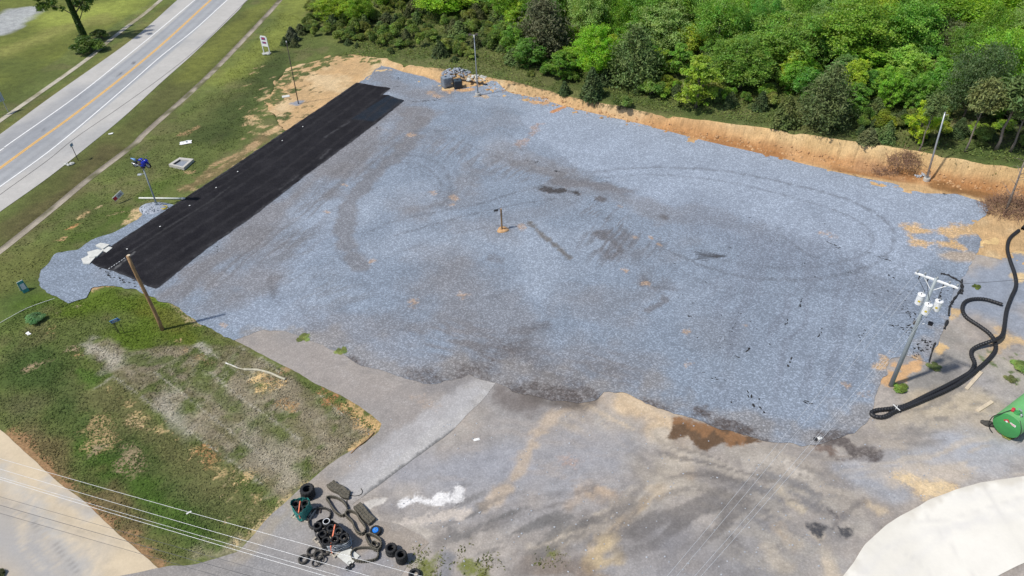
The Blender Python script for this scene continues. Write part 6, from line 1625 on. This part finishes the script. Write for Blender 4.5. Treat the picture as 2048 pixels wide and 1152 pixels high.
# ------------------------------------------------------------ tyres and rubber tracks on the driveway
TY = {}
def tyre_meshes(key, R, r, w, lug, mat, seg=60):
    prof = [(r,-w*.34),(r+.02,-w*.42),(r+(R-r)*.45,-w*.5),(R-.05,-w*.47),(R-.012,-w*.36),(R,-w*.2),(R,0),(R,w*.2),(R-.012,w*.36),(R-.05,w*.47),(r+(R-r)*.45,w*.5),(r+.02,w*.42),(r,w*.34),(r+.05,w*.2),(R-.06,w*.1),(R-.06,-w*.1),(r+.05,-w*.2)]
    b = MB().lathe(prof, seg=seg, closed=True)
    for i, (pr, pz) in enumerate(prof):
        if 3 <= i <= 9:
            for k in range(seg):
                on = ((k+(2 if pz > .001 else 0)) % 4) < 2
                x, y, z = b.v[i*seg+k]; f = 1 if on else (pr-lug)/pr; b.v[i*seg+k] = (x*f, y*f, z)
    me = bpy.data.meshes.new('tyre'); me.from_pydata(b.v, [], b.f); me.update(); me.polygons.foreach_set('use_smooth', [True]*len(me.polygons)); me.set_sharp_from_angle(angle=math.radians(35)); me.materials.append(mat)
    TY[key] = (me, R, w)
tyre_meshes('big', .53, .27, .44, .03, M_RUBBER); tyre_meshes('mid', .41, .23, .30, .02, M_RUBBER); tyre_meshes('car', .315, .19, .20, .012, M_RUBBER); tyre_meshes('dusty', .36, .22, .24, .014, M_RUBBER2); tyre_meshes('thin', .31, .24, .12, .008, M_RUBBER2)
def tyre(key, p, label, group=None, tilt=(0,0)):
    me, R, w = TY[key]; o = bpy.data.objects.new('tyre', me); C.objects.link(o); o.location = tuple(p); o.rotation_euler = (tilt[0], tilt[1], rnd.uniform(0, 6)); tag(o, label, 'tyre', group); return o
def stack(key, px, py, n, what, sq=1.0, group=None, names=('bottom', 'second', 'top')):
    """px, py: centre of the topmost tyre's upper side"""
    me, R, w = TY[key]; c = G(px, py, .06+w*n*.97); out = []
    for k in range(n):
        tyre(key, (c[0]+rnd.uniform(-.03,.03), c[1]+rnd.uniform(-.03,.03), .055+w*(.5+k*.97)), ('top' if k == n-1 else names[k])+' tyre of '+what, group)
    return c
stack('big', 613, 977, 2, 'the wide knobbly stack at the top of the tyre dump')
stack('mid', 782, 1095, 2, 'the stack left of the twin black stacks near the bottom edge')
stack('mid', 801, 1107, 3, 'the stack right of the twin black stacks near the bottom edge')
stack('mid', 828, 1146, 1, 'the lone pile cut by the bottom edge beside the grass island')
c = stack('mid', 751, 1060, 1, 'the pile holding a blue drum in its middle')
e = empty('plastic_drum', (c[0], c[1], .06)); tag(e, 'bright blue plastic drum lid set inside a black tyre', 'drum')
MB().lathe([(.0,.02),(.215,.02),(.22,.05),(.22,.30),(.20,.33),(.0,.33)], seg=20).build('drum_body', M_BLUEDRUM, e, False); b = MB()
for k in range(3): b.box((.0,0,.34), (.34,.035,.025), k*1.05)
b.build('lid_ribs', M_CYAN, e)
for (px, py, key, lab, tl) in [(623,1101,'dusty','loose tyre at the top left of the loose ones',(0,0)), (652,1100,'dusty','loose tyre at the top right of the loose ones, next to the wrapped bale',(.1,0)), (606,1117,'dusty','loose tyre farthest left on the driveway',(0,0)), (637,1109,'dusty','loose tyre in the middle of the loose ones',(.12,.1)),
                               (641,1121,'thin','thin worn tyre leaning on others, right of the two lowest',(.35,-.25)), (632,1125,'thin','thin worn tyre lowest of the loose ones',(.1,.1))]:
    me, R, w = TY[key]; p = G(px, py, .05+w); tyre(key, (p[0], p[1], .055+w*.5+(.06 if tl[0] > .05 else 0)+(.12 if tl[0] > .3 else 0)), lab, None, tl)
# wrapped pallet of tyres
def pallet(c, w, l, rz, label):
    e = empty('pallet', c, rz); tag(e, label, 'pallet'); b = MB()
    for k in range(7): b.box((-w/2+.07+(w-.14)*k/6, 0, .13), (.12, l, .025))
    b.build('deck', M_PALLET, e)
    for s in (-l*.45, 0, l*.45): MB().box((0,s,.06), (w,.1,.11)).build('bearer', M_PALLET, e)
    return e
def hull(pts):
    pts = sorted(set(map(tuple, pts))); 
    def half(ps):
        o = []
        for p in ps:
            while len(o) > 1 and (o[-1][0]-o[-2][0])*(p[1]-o[-2][1])-(o[-1][1]-o[-2][1])*(p[0]-o[-2][0]) <= 0: o.pop()
            o.append(p)
        return o[:-1]
    return half(pts)+half(pts[::-1])
def wrap_skin(cols, rad, z0, z1, name, mat, label, parts=True, dip=.1, seed=1):
    """film stretched round a group of tyre columns"""
    pts = []
    for (x, y) in cols:
        for k in range(24): pts.append((round(x+rad*math.cos(k*PI/12), 4), round(y+rad*math.sin(k*PI/12), 4)))
    H = hull(pts); H = [V((*p, 0)) for p in H]; n = 90
    d = np.concatenate(([0], np.cumsum([np.linalg.norm(b-a) for a, b in zip(H, H[1:]+H[:1])]))); t = np.linspace(0, d[-1], n, endpoint=False); HH = H+[H[0]]
    ring = np.stack([np.interp(t, d, [p[k] for p in HH]) for k in range(2)], 1); cen = ring.mean(0); q = np.random.default_rng(seed); vs = []; fs = []; m = 9
    for j in range(m):
        u = j/(m-1); off = q.normal(size=n)*.018
        off = off+np.sin(np.arange(n)*.9+j*2.0)*.015
        zz = z0+(z1-z0)*u + (np.sin(np.arange(n)*.35+seed)*dip*u)
        s = 1+.02*math.sin(u*9)
        for k in range(n):
            dr = ring[k]-cen; L_ = np.hypot(*dr); p = cen+dr*(s+off[k]/L_); vs.append((p[0], p[1], zz[k]))
    for j in range(m-1):
        for k in range(n): k2 = (k+1) % n; fs.append((j*n+k, j*n+k2, (j+1)*n+k2, (j+1)*n+k))
    o = MB().add(vs, fs).build(name, mat, None, False); tag(o, label, 'wrapping')
    sm = o.modifiers.new('thickness', 'SOLIDIFY'); sm.thickness = .012
    return o, ring
# big bale
wT = TY['car'][2]; zT = .2+wT*5
tops = [(636,1050,5,'dark'), (652,1044,5,'white'), (660,1056,5,''), (675,1061,5,''), (648,1066,4,''), (653,1080,4,''), (668,1078,5,''), (688,1073,5,'')]
CN = ['far left tyre on top of the wrapped bale', 'pale rimmed tyre at the far end of the wrapped bale', 'tyre on the wrapped bale touching the pale rimmed one', 'tyre at the far right of the wrapped bale', 'sunken tyre inside the left of the wrapped bale', 'sunken tyre near the left front of the wrapped bale', 'front middle tyre on top of the wrapped bale', 'front right tyre on top of the wrapped bale']
cols = []
for i, (px, py, n, k) in enumerate(tops):
    c = G(px, py, .2+wT*n); cols.append((c[0], c[1]))
# spread columns so that none overlap
cols = np.array(cols)
for _ in range(60):
    for i in range(len(cols)):
        for j in range(i):
            d = cols[i]-cols[j]; L_ = np.hypot(*d)
            if L_ < .64: cols[i] += d/L_*(.64-L_)*.5; cols[j] -= d/L_*(.64-L_)*.5
for i, ((px, py, n, k), c) in enumerate(zip(tops, cols)):
    for z in range(max(0, n-2), n): tyre('car', (c[0], c[1], .2+wT*(z+.5)), CN[i] if z == n-1 else 'tyre just under the '+CN[i].replace(' on top of the wrapped bale', ' of the wrapped bale')[:70], None, (rnd.uniform(-.05,.05), rnd.uniform(-.05,.05)) if z == n-1 else (0,0))
    if k == 'white':
        o = MB().lathe([(.20,.0),(.22,.012),(.245,.0),(.20,-.01)], seg=40, closed=True).build('rim_ring', M_WHITEP, None, True, (c[0], c[1], .2+wT*n+.005)); tag(o, 'white ring on the pale tyre at the far end of the wrapped bale', 'ring')
cm = cols.mean(0); _, ring = wrap_skin(cols, .335, .16, .2+wT*4.55, 'stretch_film', M_BWRAP, 'black stretch film wrapped round the large bale of tyres', seed=4)
dirv = G2((716,1110))-G2((640,1050)); brz = math.atan2(dirv[1], dirv[0])
pallet((cm[0], cm[1], .055), 2.3, 1.75, brz, 'timber pallet under the large wrapped bale of tyres')
pc = G(695, 1112); o = MB().box((0,0,.09), (1.5,.95,.03), bev=.004).build('plywood_sheet', M_SLAB, None, False, (pc[0], pc[1], .05)); o.rotation_euler = (0,0,brz); tag(o, 'grey plywood sheet sticking out under the front of the wrapped bale', 'sheet')
def band(pts, w, name, mat, label, z=0):
    """flat strap through points"""
    v = []; f = []
    for i, p in enumerate(pts):
        t = unit(V(pts[min(i+1, len(pts)-1)])-V(pts[max(i-1, 0)])); s = unit(np.cross(t, (0,0,1)) if abs(t[2]) < .95 else V((1,0,0)))
        v += [tuple(V(p)-s*w/2), tuple(V(p)+s*w/2)]
        if i: k = 2*i; f.append((k-2, k-1, k+1, k))
    o = MB().add(v, f).build(name, mat); m_ = o.modifiers.new('thickness', 'SOLIDIFY'); m_.thickness = .01; tag(o, label, 'strap'); return o
zz = .2+wT*5+.03
a, b_ = G(669,1052,zz), G(661,1094,zz-.25); ext = unit(a-b_)
band([a+ext*.15+V((0,0,-.7)), a+ext*.1, a, (a+b_)/2, b_, b_-ext*.1+V((0,0,-.6))], .08, 'lashing_strap', M_STRAP, 'orange lashing strap over the large wrapped bale of tyres')
a, b_ = G(667,1048,zz-.02), G(632,1060,zz-.15)
# pale film folds at the front of the bale
for k in range(5):
    pts = []
    for i in range(len(ring)):
        p = ring[i]; dpx = project((p[0], p[1], .6)); 
        if dpx[0] > 655 and dpx[1] > 1062: pts.append((i, p))
    sel = [p for _, p in pts]
    if len(sel) > 6:
        sel = sorted(sel, key=lambda p: math.atan2(p[1]-cm[1], p[0]-cm[0])); q3 = []
        for i, p in enumerate(sel):
            dr = (p-cm)/np.hypot(*(p-cm)); q3.append((p[0]+dr[0]*(.03+.012*(k % 2)), p[1]+dr[1]*(.03+.012*(k % 2)), .35+.14*k+.05*math.sin(i*.5+k)))
        o = MB().tube(q3, .03, 5).build('film_roll', M_WRAP, None, True); tag(o, ['lowest', 'second lowest', 'middle', 'second highest', 'highest'][k]+' roll of grey film round the front of the wrapped bale', 'wrapping')
# teal bundle
wC = wT; zt_ = .2+wC*5
t3 = [(591,1004), (608,1003), (599,1017)]; cc = np.array([G(px, py, zt_)[:2] for px, py in t3])
for _ in range(40):
    for i in range(3):
        for j in range(i):
            d = cc[i]-cc[j]; L_ = np.hypot(*d)
            if L_ < .64: cc[i] += d/L_*(.64-L_)*.5; cc[j] -= d/L_*(.64-L_)*.5
for i, c in enumerate(cc):
    for z in (2, 3, 4):
        if i < 2 and z == 4: continue
        wh = ['left rear', 'right rear', 'front'][i]
        tyre('car', (c[0], c[1], .2+wC*(z+.5)), {4: 'top tyre at the front of the teal wrapped bundle', 3: wh+' upper tyre inside the teal wrapped bundle', 2: wh+' lower tyre inside the teal wrapped bundle'}[z])
wrap_skin(cc, .34, .14, zt_-.02, 'tarpaulin', M_TEAL, 'teal tarpaulin wrapped round the small bundle of tyres', dip=.06, seed=2)
ct = cc.mean(0); pallet((ct[0]+.1, ct[1], .055), 1.5, 1.3, brz+.3, 'timber pallet under the teal wrapped bundle')
a, b_ = G(600,1002,zt_+.05), G(597,1024,zt_+.03); ext = unit(b_-a); band([a-ext*.2+V((0,0,-.5)), a, (a+b_)/2+V((0,0,.02)), b_, b_+ext*.12+V((0,0,-.6))], .07, 'lashing_strap', M_STRAP, 'pinkish orange strap over the teal wrapped bundle')

def belt(path_px, z, hgt, th, label, closed=True, mat=M_TRACK, lug=.05):
    """a rubber track standing on its edge along a closed path"""
    w = smooth_path([G(px, py, z)[:2] for px, py in path_px], 10, closed)
    w = np.array(w); d = np.concatenate(([0], np.cumsum(np.hypot(*(np.roll(w, -1, 0)-w).T)))); n = int(d[-1]/.075); n -= n % 2
    t = np.linspace(0, d[-1], n, endpoint=False); W2 = np.vstack([w, w[:1]]); c = np.stack([np.interp(t, d, W2[:, k]) for k in range(2)], 1)
    tg_ = np.roll(c, -1, 0)-np.roll(c, 1, 0); nn = np.stack([tg_[:, 1], -tg_[:, 0]], 1); nn /= np.linalg.norm(nn, axis=1)[:, None]
    area = np.sum(c[:, 0]*np.roll(c[:, 1], -1)-np.roll(c[:, 0], -1)*c[:, 1])
    if area < 0: nn = -nn
    vs = []; fs = []
    for i in range(n):
        o = th+(lug if i % 2 else 0)
        for (off, zz) in ((0, 0), (o, 0), (o, hgt*.3), (th+.0, hgt*.38), (th, hgt*.62), (o, hgt*.7), (o, hgt), (0, hgt)):
            vs.append((c[i, 0]+nn[i, 0]*off, c[i, 1]+nn[i, 1]*off, z+zz))
    for i in range(n):
        j = (i+1) % n
        for k in range(8): k2 = (k+1) % 8; fs.append((i*8+k, i*8+k2, j*8+k2, j*8+k))
    o = MB().add(vs, fs).build('rubber_track', mat); tag(o, label, 'rubber track'); return o
belt([(659,1005),(655,1000),(660,997),(673,999),(685,1006),(692,1015),(694,1024),(690,1031),(683,1033),(674,1027),(666,1017)], .06, .32, .05, 'oval rubber track with pale sandy inside, upper one of the standing loops')
belt([(619,1043),(618,1034),(626,1024),(640,1020),(652,1020),(660,1026),(660,1036),(652,1030),(640,1030),(630,1036),(626,1048),(628,1056),(622,1055)][:7]+[(655,1040),(640,1050),(628,1058),(621,1054)], .06, .26, .045, 'thin wide rubber track loop behind the wrapped bale', mat=M_RUBBER2)
belt([(694,1034),(694,1028),(702,1026),(713,1031),(719,1042),(727,1052),(731,1062),(727,1069),(718,1068),(711,1058),(707,1047),(700,1040)], .06, .34, .05, 'pinched rubber track standing on edge, between the flat track and the bale')
belt([(735,1080),(734,1074),(742,1073),(752,1077),(761,1085),(762,1095),(757,1102),(748,1100),(743,1094),(738,1086)], .06, .38, .05, 'short coiled rubber track left of the twin tyre stacks')
belt([(745,1092),(747,1088),(753,1089),(757,1095),(754,1098),(748,1096)], .06, .36, .04, 'inner turn of the short coiled rubber track', lug=.02)
belt([(706,1118),(704,1110),(710,1102),(722,1099),(738,1099),(752,1102),(756,1110),(753,1119),(740,1123),(722,1124),(711,1122)], .06, .28, .05, 'round rubber track loop lowest of all near the bottom wires')
def flat_track(path_px, w, label, mat=M_TRACK):
    """a track folded flat: two layers with lugs across"""
    pts = smooth_path([G(px, py)[:2] for px, py in path_px], 8); c = np.array(pts); d = np.concatenate(([0], np.cumsum(np.hypot(*np.diff(c, axis=0).T)))); n = int(d[-1]/.06); t = np.linspace(0, d[-1], n); c = np.stack([np.interp(t, d, c[:, k]) for k in range(2)], 1)
    tg_ = np.gradient(c, axis=0); nn = np.stack([-tg_[:, 1], tg_[:, 0]], 1); nn /= np.linalg.norm(nn, axis=1)[:, None]; vs = []; fs = []
    prof = [(-.5,.0),(-.5,.2),(-.44,.24),(-.28,.24),(-.24,.20),(-.08,.20),(-.05,.235),(.05,.235),(.08,.20),(.24,.20),(.28,.24),(.44,.24),(.5,.2),(.5,.0)]
    for i in range(n):
        e_ = 1 if (i//2) % 2 else 0
        for (u, z) in prof:
            zz = z+(.035 if e_ and z > .22 else 0); vs.append((c[i,0]+nn[i,0]*u*w, c[i,1]+nn[i,1]*u*w, .06+zz+.05*math.sin(i*.12)*(z > .1)+.05*(z > .1)))
    m = len(prof)
    for i in range(n-1):
        for k in range(m-1): fs.append((i*m+k, i*m+k+1, (i+1)*m+k+1, (i+1)*m+k))
    fs.append(tuple(range(m))); fs.append(tuple((n-1)*m+k for k in range(m-1, -1, -1)))
    o = MB().add(vs, fs).build('rubber_track', mat); tag(o, label, 'rubber track'); return o
flat_track([(662,970),(670,978),(683,984),(692,992),(700,993)], .66, 'rubber track folded flat, upper of the two on the driveway')
flat_track([(715,1014),(724,1024),(733,1036),(746,1047)], .62, 'rubber track folded flat, lower of the two beside the blue drum tyre')
b = MB().tube([tuple(V((*G(px, py)[:2], .08))) for px, py in smooth_path([(700,992),(712,993),(722,990),(725,984),(722,978)], 6)], .025, 5); tag(b.build('loose_cable', M_RUBBER2, None, True), 'curl of thin dark cable right of the upper flat track', 'cable')
b = MB().tube([tuple(V((*G(px, py)[:2], .10))) for px, py in smooth_path([(686,992),(693,998),(694,1006),(697,1014)], 6)], .03, 5); tag(b.build('loose_cable', M_TRACK, None, True), 'thin cable between the upper flat track and the oval loop', 'cable')
b = MB()
for k, (dx, dy) in enumerate([(0,0),(.15,-.2),(-.05,-.42)]): b.lathe([(.12,0),(.18,.05),(.12,.1),(.07,.05)], (dx,dy,.02+.03*k), 12, closed=True)
tag(b.build('rubber_rings', M_RUBBER, None, True, (*G(700,1128)[:2], .05)), 'few small black rubber rings left of the lowest track loop', 'rings')
b = MB()
for k in range(4): b.box((.22*k,.05*k,.05), (.09,.6,.1), .15, bev=.01)
o = b.build('steel_grate', M_RUST, None, False, (*G(622,1025)[:2], .06)); tag(o, 'dark slatted grate lying right of the teal wrapped bundle', 'grate')

# ------------------------------------------------------------ geotextile showing through the gravel
q = random.Random(21); b = MB()
def scrap(px, py, l, w, ang):
    c = G(px, py); n = 7; pts = []
    for k in range(n):
        a = 2*PI*k/n; r = q.uniform(.55, 1.15); x, y = math.cos(a)*l*.5*r, math.sin(a)*w*.5*r
        pts.append((c[0]+x*math.cos(ang)-y*math.sin(ang), c[1]+x*math.sin(ang)+y*math.cos(ang), .085))
    b.add(pts, [tuple(range(n))])
def trail(p0, p1, n, l, w, jit):
    n = max(1, int(n*.65)); l *= .85; w *= .8
    a0, a1 = G2(p0), G2(p1); ang = math.atan2(a1[1]-a0[1], a1[0]-a0[0])
    for k in range(n):
        t = q.random(); scrap(p0[0]+(p1[0]-p0[0])*t+q.gauss(0, jit), p0[1]+(p1[1]-p0[1])*t+q.gauss(0, jit), l*q.uniform(.3, 1.2), w*q.uniform(.4, 1.2), ang+q.gauss(0, .3))
for a in [((1355,600),(1370,588),4,.7,.1,1), ((1375,604),(1390,606),6,.25,.15,3), ((1375,632),(1380,636),4,.35,.2,2), ((1440,637),(1442,632),2,.7,.1,1), ((1470,625),(1495,640),16,.22,.14,6), ((1465,665),(1475,645),14,.22,.13,4), ((1435,665),(1470,690),9,.2,.12,5), ((1392,678),(1396,674),2,.45,.2,1), ((1508,662),(1512,660),3,.4,.2,1), ((1491,708),(1499,694),4,.8,.28,1), ((1463,710),(1482,718),4,.8,.12,1), ((1434,697),(1444,698),2,.5,.12,1), ((1402,740),(1410,752),4,.3,.2,2), ((1430,758),(1450,766),7,.3,.2,3), ((1495,780),(1502,800),6,.5,.25,2), ((1506,810),(1507,812),2,.5,.3,1), ((1516,790),(1520,800),3,.5,.3,1), ((1520,816),(1527,826),5,.45,.3,2), ((1455,800),(1465,806),3,.4,.25,2), ((1605,590),(1598,622),10,.7,.16,1), ((1612,583),(1600,605),5,.5,.12,1), ((1570,655),(1575,640),9,.5,.2,2), ((1646,658),(1636,676),8,.6,.14,1), ((1720,680),(1730,660),12,.4,.16,2), ((1583,715),(1575,735),5,.7,.25,1), ((1539,690),(1541,700),3,.4,.3,1), ((1610,805),(1625,812),7,.5,.2,2), ((1745,588),(1750,590),4,.3,.18,2), ((1655,487),(1680,498),14,.45,.18,2), ((1665,487),(1668,492),3,.4,.25,1), ((1635,445),(1660,452),7,.4,.1,1), ((1728,505),(1782,523),22,.6,.14,1.2), ((1600,535),(1612,525),4,.6,.16,1), ((1675,535),(1705,550),9,.5,.14,1.5), ((1730,530),(1736,524),3,.4,.16,1), ((1628,558),(1632,556),3,.4,.3,1), ((1778,552),(1788,558),8,.4,.2,2), ((1540,452),(1560,458),6,.5,.15,1), ((1540,480),(1565,485),6,.35,.15,1), ((1315,508),(1318,512),2,.2,.2,1), ((1400,452),(1408,446),3,.7,.12,1), ((1388,475),(1400,462),3,.6,.15,1), ((1346,527),(1352,530),4,.4,.2,1), ((1458,493),(1462,497),4,.3,.2,1), ((1470,505),(1480,516),3,.25,.2,2), ((1500,438),(1515,445),6,.5,.15,1.5), ((1411,566),(1413,568),2,.4,.25,1), ((1071,326),(1078,324),5,.5,.35,1), ((1050,321),(1070,326),5,.4,.15,1), ((1095,340),(1130,347),9,.6,.16,1), ((1210,365),(1214,366),2,.4,.2,1), ((1175,418),(1180,410),3,.6,.3,1), ((1180,404),(1190,402),3,.5,.3,1), ((1680,345),(1745,362),12,.7,.12,.8), ((1755,366),(1765,375),3,.5,.12,1), ((1715,372),(1722,374),3,.6,.15,1), ((1885,388),(1900,390),4,.7,.2,1), ((1860,385),(1890,390),4,.6,.15,1),
          ((830,206),(880,200),18,.9,.22,1.5), ((870,196),(880,204),4,.7,.25,1), ((780,155),(798,160),12,.6,.14,2), ((782,176),(798,174),6,.8,.2,1), ((752,255),(762,266),4,.7,.3,1), ((735,262),(756,264),6,.5,.12,1.5), ((845,215),(870,222),12,.25,.12,4), ((680,417),(683,422),2,.5,.1,1), ((430,497),(438,503),5,.5,.3,2), ((200,537),(222,547),9,.8,.3,2), ((212,548),(245,562),14,.5,.25,2), ((235,560),(275,570),14,.5,.25,2),
          ((1810,625),(1840,640),28,.35,.22,6), ((1800,655),(1830,660),34,.35,.22,6), ((1780,650),(1820,662),20,.4,.16,3), ((1835,625),(1850,600),8,.3,.18,4), ((1835,695),(1860,690),26,.4,.26,7), ((1820,700),(1850,712),20,.35,.24,5), ((1850,680),(1856,700),18,.4,.26,5), ((1760,575),(1830,590),14,.3,.15,5), ((1795,610),(1815,605),7,.3,.15,3), ((1870,600),(1900,580),12,.5,.2,4), ((1895,595),(1905,615),8,.4,.2,3)]:
    trail(*a)
tag(b.build('exposed_geotextile', M_FABRIC), kind='stuff')
# the fabric's loose torn edge along the right side of the lot
b = MB(); q = random.Random(5)
for lab_, seg_ in (('torn black fabric edge behind the crossarm of the utility pole', [(1880,549),(1895,552),(1910,560),(1921,567),(1925,575),(1922,590)]), ('torn black fabric edge right of the transformers', [(1924,560),(1920,582),(1908,600),(1899,615),(1897,634)]), ('short torn black fabric edge below the transformers', [(1895,642),(1888,660)]), ('torn black fabric edge at the corner of the gravel by the clay patch', [(1870,688),(1863,707),(1857,727)])):
    pts = smooth_path([on_ground(*p)+V((0,0,.10)) for p in seg_], 6); v = []; f = []
    for i, p in enumerate(pts):
        t = unit(pts[min(i+1, len(pts)-1)]-pts[max(i-1, 0)]); n_ = V((-t[1], t[0], 0)); w = q.uniform(.03, .16)
        v += [tuple(p-n_*w), tuple(p+V((0,0,q.uniform(.05,.16)))), tuple(p+n_*w*q.uniform(.3, 1))]
        if i: k = 3*i; f += [(k-3,k-2,k+1,k), (k-2,k-1,k+2,k+1)]
    tag(MB().add(v, f).build('torn_fabric', M_FABRIC), lab_, 'fabric')
# loose stones, litter specks and clods on the yard
b = MB(); q = random.Random(31)
for k in range(420):
    px, py = q.uniform(700, 2048), q.uniform(800, 1150)
    if px > 1640 and py > 940+ (2048-px)*.35: continue
    c = on_ground(px, py); s = q.uniform(.03, .09); b.blob((c[0], c[1], c[2]+.04), (s, s*.8, s*.6), k, .3, 5, 3)
tag(b.build('scattered_stones', M_STONE), kind='stuff')

# clods fallen from the cut bank, and turf hanging over its lip
b = MB(); q = random.Random(41)
for k in range(520):
    i = q.randrange(4, 14); t = q.random(); (p0, h0, _), (p1, h1, _) = TOE[i], TOE[i+1]
    p = p0*(1-t)+p1*t; hb = h0*(1-t)+h1*t; nrm_ = V((-(p1-p0)[1], (p1-p0)[0])); nrm_ /= np.linalg.norm(nrm_); o_ = abs(q.gauss(0, .7)); p = p-nrm_*(o_-.35)
    u, v = project((p[0], p[1], 0))
    if not -50 < u < 2150: continue
    s = q.uniform(.05, .17)*(1 if q.random() < .85 else 1.8); z = float(dirt_z(p[:1], p[1:])[0]); b.blob((p[0], p[1], z+.05), (s, s*q.uniform(.6,1), s*.7), k, .35, 6, 4)
tag(b.build('fallen_clods', M_MOUND), kind='stuff')

# ------------------------------------------------------------ roadside tree hung with ivy, and the bush at its foot
def ivy_tree():
    g = on_ground(172, 82); e = empty('roadside_tree', g); tag(e, 'ivy covered tree with spreading limbs on the far side of the highway', 'tree')
    b = MB(); path = [V((0,0,-.2)), V((-.05,.05,2.5)), V((-.3,.2,5)), V((-.5,.3,7.5)), V((-.5,.5,11))]
    b.tube([tuple(p) for p in smooth_path(path, 4)], list(np.linspace(.36, .14, 17)), 9)
    limbs = []
    for (z0, dx, dy, dz, r) in [(4.2,-5.2,.3,2.2,.10), (4.5,4.2,1.0,4.2,.14), (5.5,-2.6,2.0,5.5,.13), (5.2,1.4,-1.6,5.5,.12), (6.5,-1.5,-2.2,4,.10), (6.8,3.0,2.2,4.5,.11), (7.2,-3.6,1,4.5,.10), (3.0,1.9,.2,3.2,.09)]:
        p0 = V((-.06*z0, .05*z0, z0)); p1 = p0+V((dx, dy, dz)); lp = limb_path(p0, p1, .1, 6); b.tube(lp, list(np.linspace(r, r*.25, 6)), 6); limbs.append((p0, p1, lp))
        for k in range(4):
            s = lp[2+k % 4] if 2+k < 6 else lp[5]; e2 = s+NR.normal(size=3)*.9+V((0,0,.5)); b.tube(limb_path(s, e2, .1, 4), [.03,.025,.015,.008], 4)
    b.build('trunk', M_BARK, e, True)
    n = 4200; t = NR.uniform(0, 1, n); z = t*7.5; a = NR.uniform(0, 6.28, n); rr = (.42-.15*t)*NR.uniform(.9, 1.5, n)
    pos = np.stack([-.06*z+rr*np.cos(a), .045*z+rr*np.sin(a), z], 1); nr = np.stack([np.cos(a), np.sin(a), np.full(n, .5)], 1)
    o = link_mesh('ivy', leaf_cloud('ivy', pos, nr, .17, 1.2), None, e); o.color = (.055,.115,.022,1)
    P_, Nn = [], []
    for (p0, p1, lp) in limbs:
        for k in range(9):
            c = lp[-1-(k % 3)]+NR.normal(size=3)*.75; m = 60; d = unit(NR.normal(size=(m, 3))+V((0,0,.4))); P_.append(c+d*NR.uniform(.15, .62, (m, 1))); Nn.append(d+V((0,0,.6)))
    for c0 in (V((-5.3,.5,6.6)), V((-4.5,.4,6.2)), V((3.5,1,8)), V((2.6,.7,7.2))):
        for k in range(4):
            c = c0+NR.normal(size=3)*.5; m = 60; d = unit(NR.normal(size=(m, 3))); P_.append(c+d*NR.uniform(.1, .55, (m, 1))); Nn.append(d+V((0,0,.6)))
    o = link_mesh('crown', leaf_cloud('crown', np.concatenate(P_), np.concatenate(Nn), .24, 1.5), None, e); o.color = (.09,.17,.03,1)
ivy_tree()
g = on_ground(172, 103); plant('shrub', g[0]+.6, g[1], 2.4, 5.6, (.055,.10,.018), 'shrub', 'dense green bush at the foot of the ivy covered roadside tree', 'shrub', None, g[2])
g = on_ground(205, 78); plant('shrub', g[0], g[1], 1.6, 3.4, (.05,.09,.02), 'shrub', 'darker low bush right of the ivy covered tree, beside the footpath', 'shrub', None, g[2])
# weeds by the utility pole, the tank and at the lot's edges
for (px, py, w, hh, c, lab) in [(1800,781,1.5,.5,(.09,.15,.03),'weed tuft at the foot of the utility pole'), (1868,735,1.2,.3,(.08,.11,.04),'flat weed tuft in the shadow right of the utility pole'), (2040,735,2.0,.6,(.09,.14,.04),'weed clump at the right border above the green tank'), (2015,870,1.6,.4,(.12,.13,.04),'dry weed tuft below the front of the green tank'), (2020,760,1.0,.4,(.1,.13,.05),'small weed left of the clump above the tank'), (680,703,1.3,.16,(.12,.165,.05),'low weeds on the edge between driveway and gravel, lower tuft'), (610,674,1.6,.16,(.12,.165,.05),'low weeds on the edge between driveway and gravel, upper tuft'), (1953,575,.8,.3,(.08,.12,.03),'weed right of the torn fabric edge'), (70,640,2.2,.8,(.05,.12,.045),'bushy blue-green weed in the grass at the left border'), (2,1150,1.1,.5,(.05,.06,.02),'dark weed at the bottom left corner of the side road')]:
    g = on_ground(px, py); plant('shrub', g[0], g[1], hh*.7, w, tuple(v*1.15 for v in c), 'weed', lab, 'weed', None, g[2])
# turf: tufts of longer grass, nobody could count them
def in_plot(x, y):
    pl_ = P([(70,600),(170,600),(225,575),(290,592),(347,612),(467,685),(600,757),(690,800),(757,858),(690,905),(584,990),(470,1100),(330,1130),(230,1060),(60,900),(0,850),(-60,700)])
    return (poly_sd(x, y, pl_) < -.1) & (fbm(x, y, 1.6, 23, 5)+NR.uniform(-.3,.3,len(x)) > .40)
cover_cloud('grass', 90000, (-60, -10, 20, 72, in_plot), .075, .05, (1,1,1), aspect=3.0, turf=1.3)
def in_isle(x, y):
    d = np.full(x.shape, 9.0)
    for isl in GRASS_ISLE: d = np.minimum(d, poly_sd(x, y, P(isl)))
    return (d+2.0*(fbm(x, y, 1.0, 29, 4)-.5)+NR.uniform(-.4,.4,len(x)) < .2) & ((fbm(x, y, .9, 33, 3) > .44))
cover_cloud('grass', 7000, (-14, 6, 20, 32, in_isle), .09, .06, (.16,.18,.05), aspect=2.6)
def in_verge(x, y):
    pl_ = P([(0,510),(200,350),(420,180),(560,20),(620,40),(640,110),(540,150),(520,210),(480,290),(370,370),(290,410),(180,480),(80,560),(0,600),(-100,600)])
    return (poly_sd(x, y, pl_) < -.3) & (fbm(x, y, 2.0, 43, 5)+NR.uniform(-.35,.35,len(x)) > .5)
cover_cloud('grass', 50000, (-80, -10, 50, 140, in_verge), .09, .05, (1,1,1), aspect=2.8, turf=1.25)
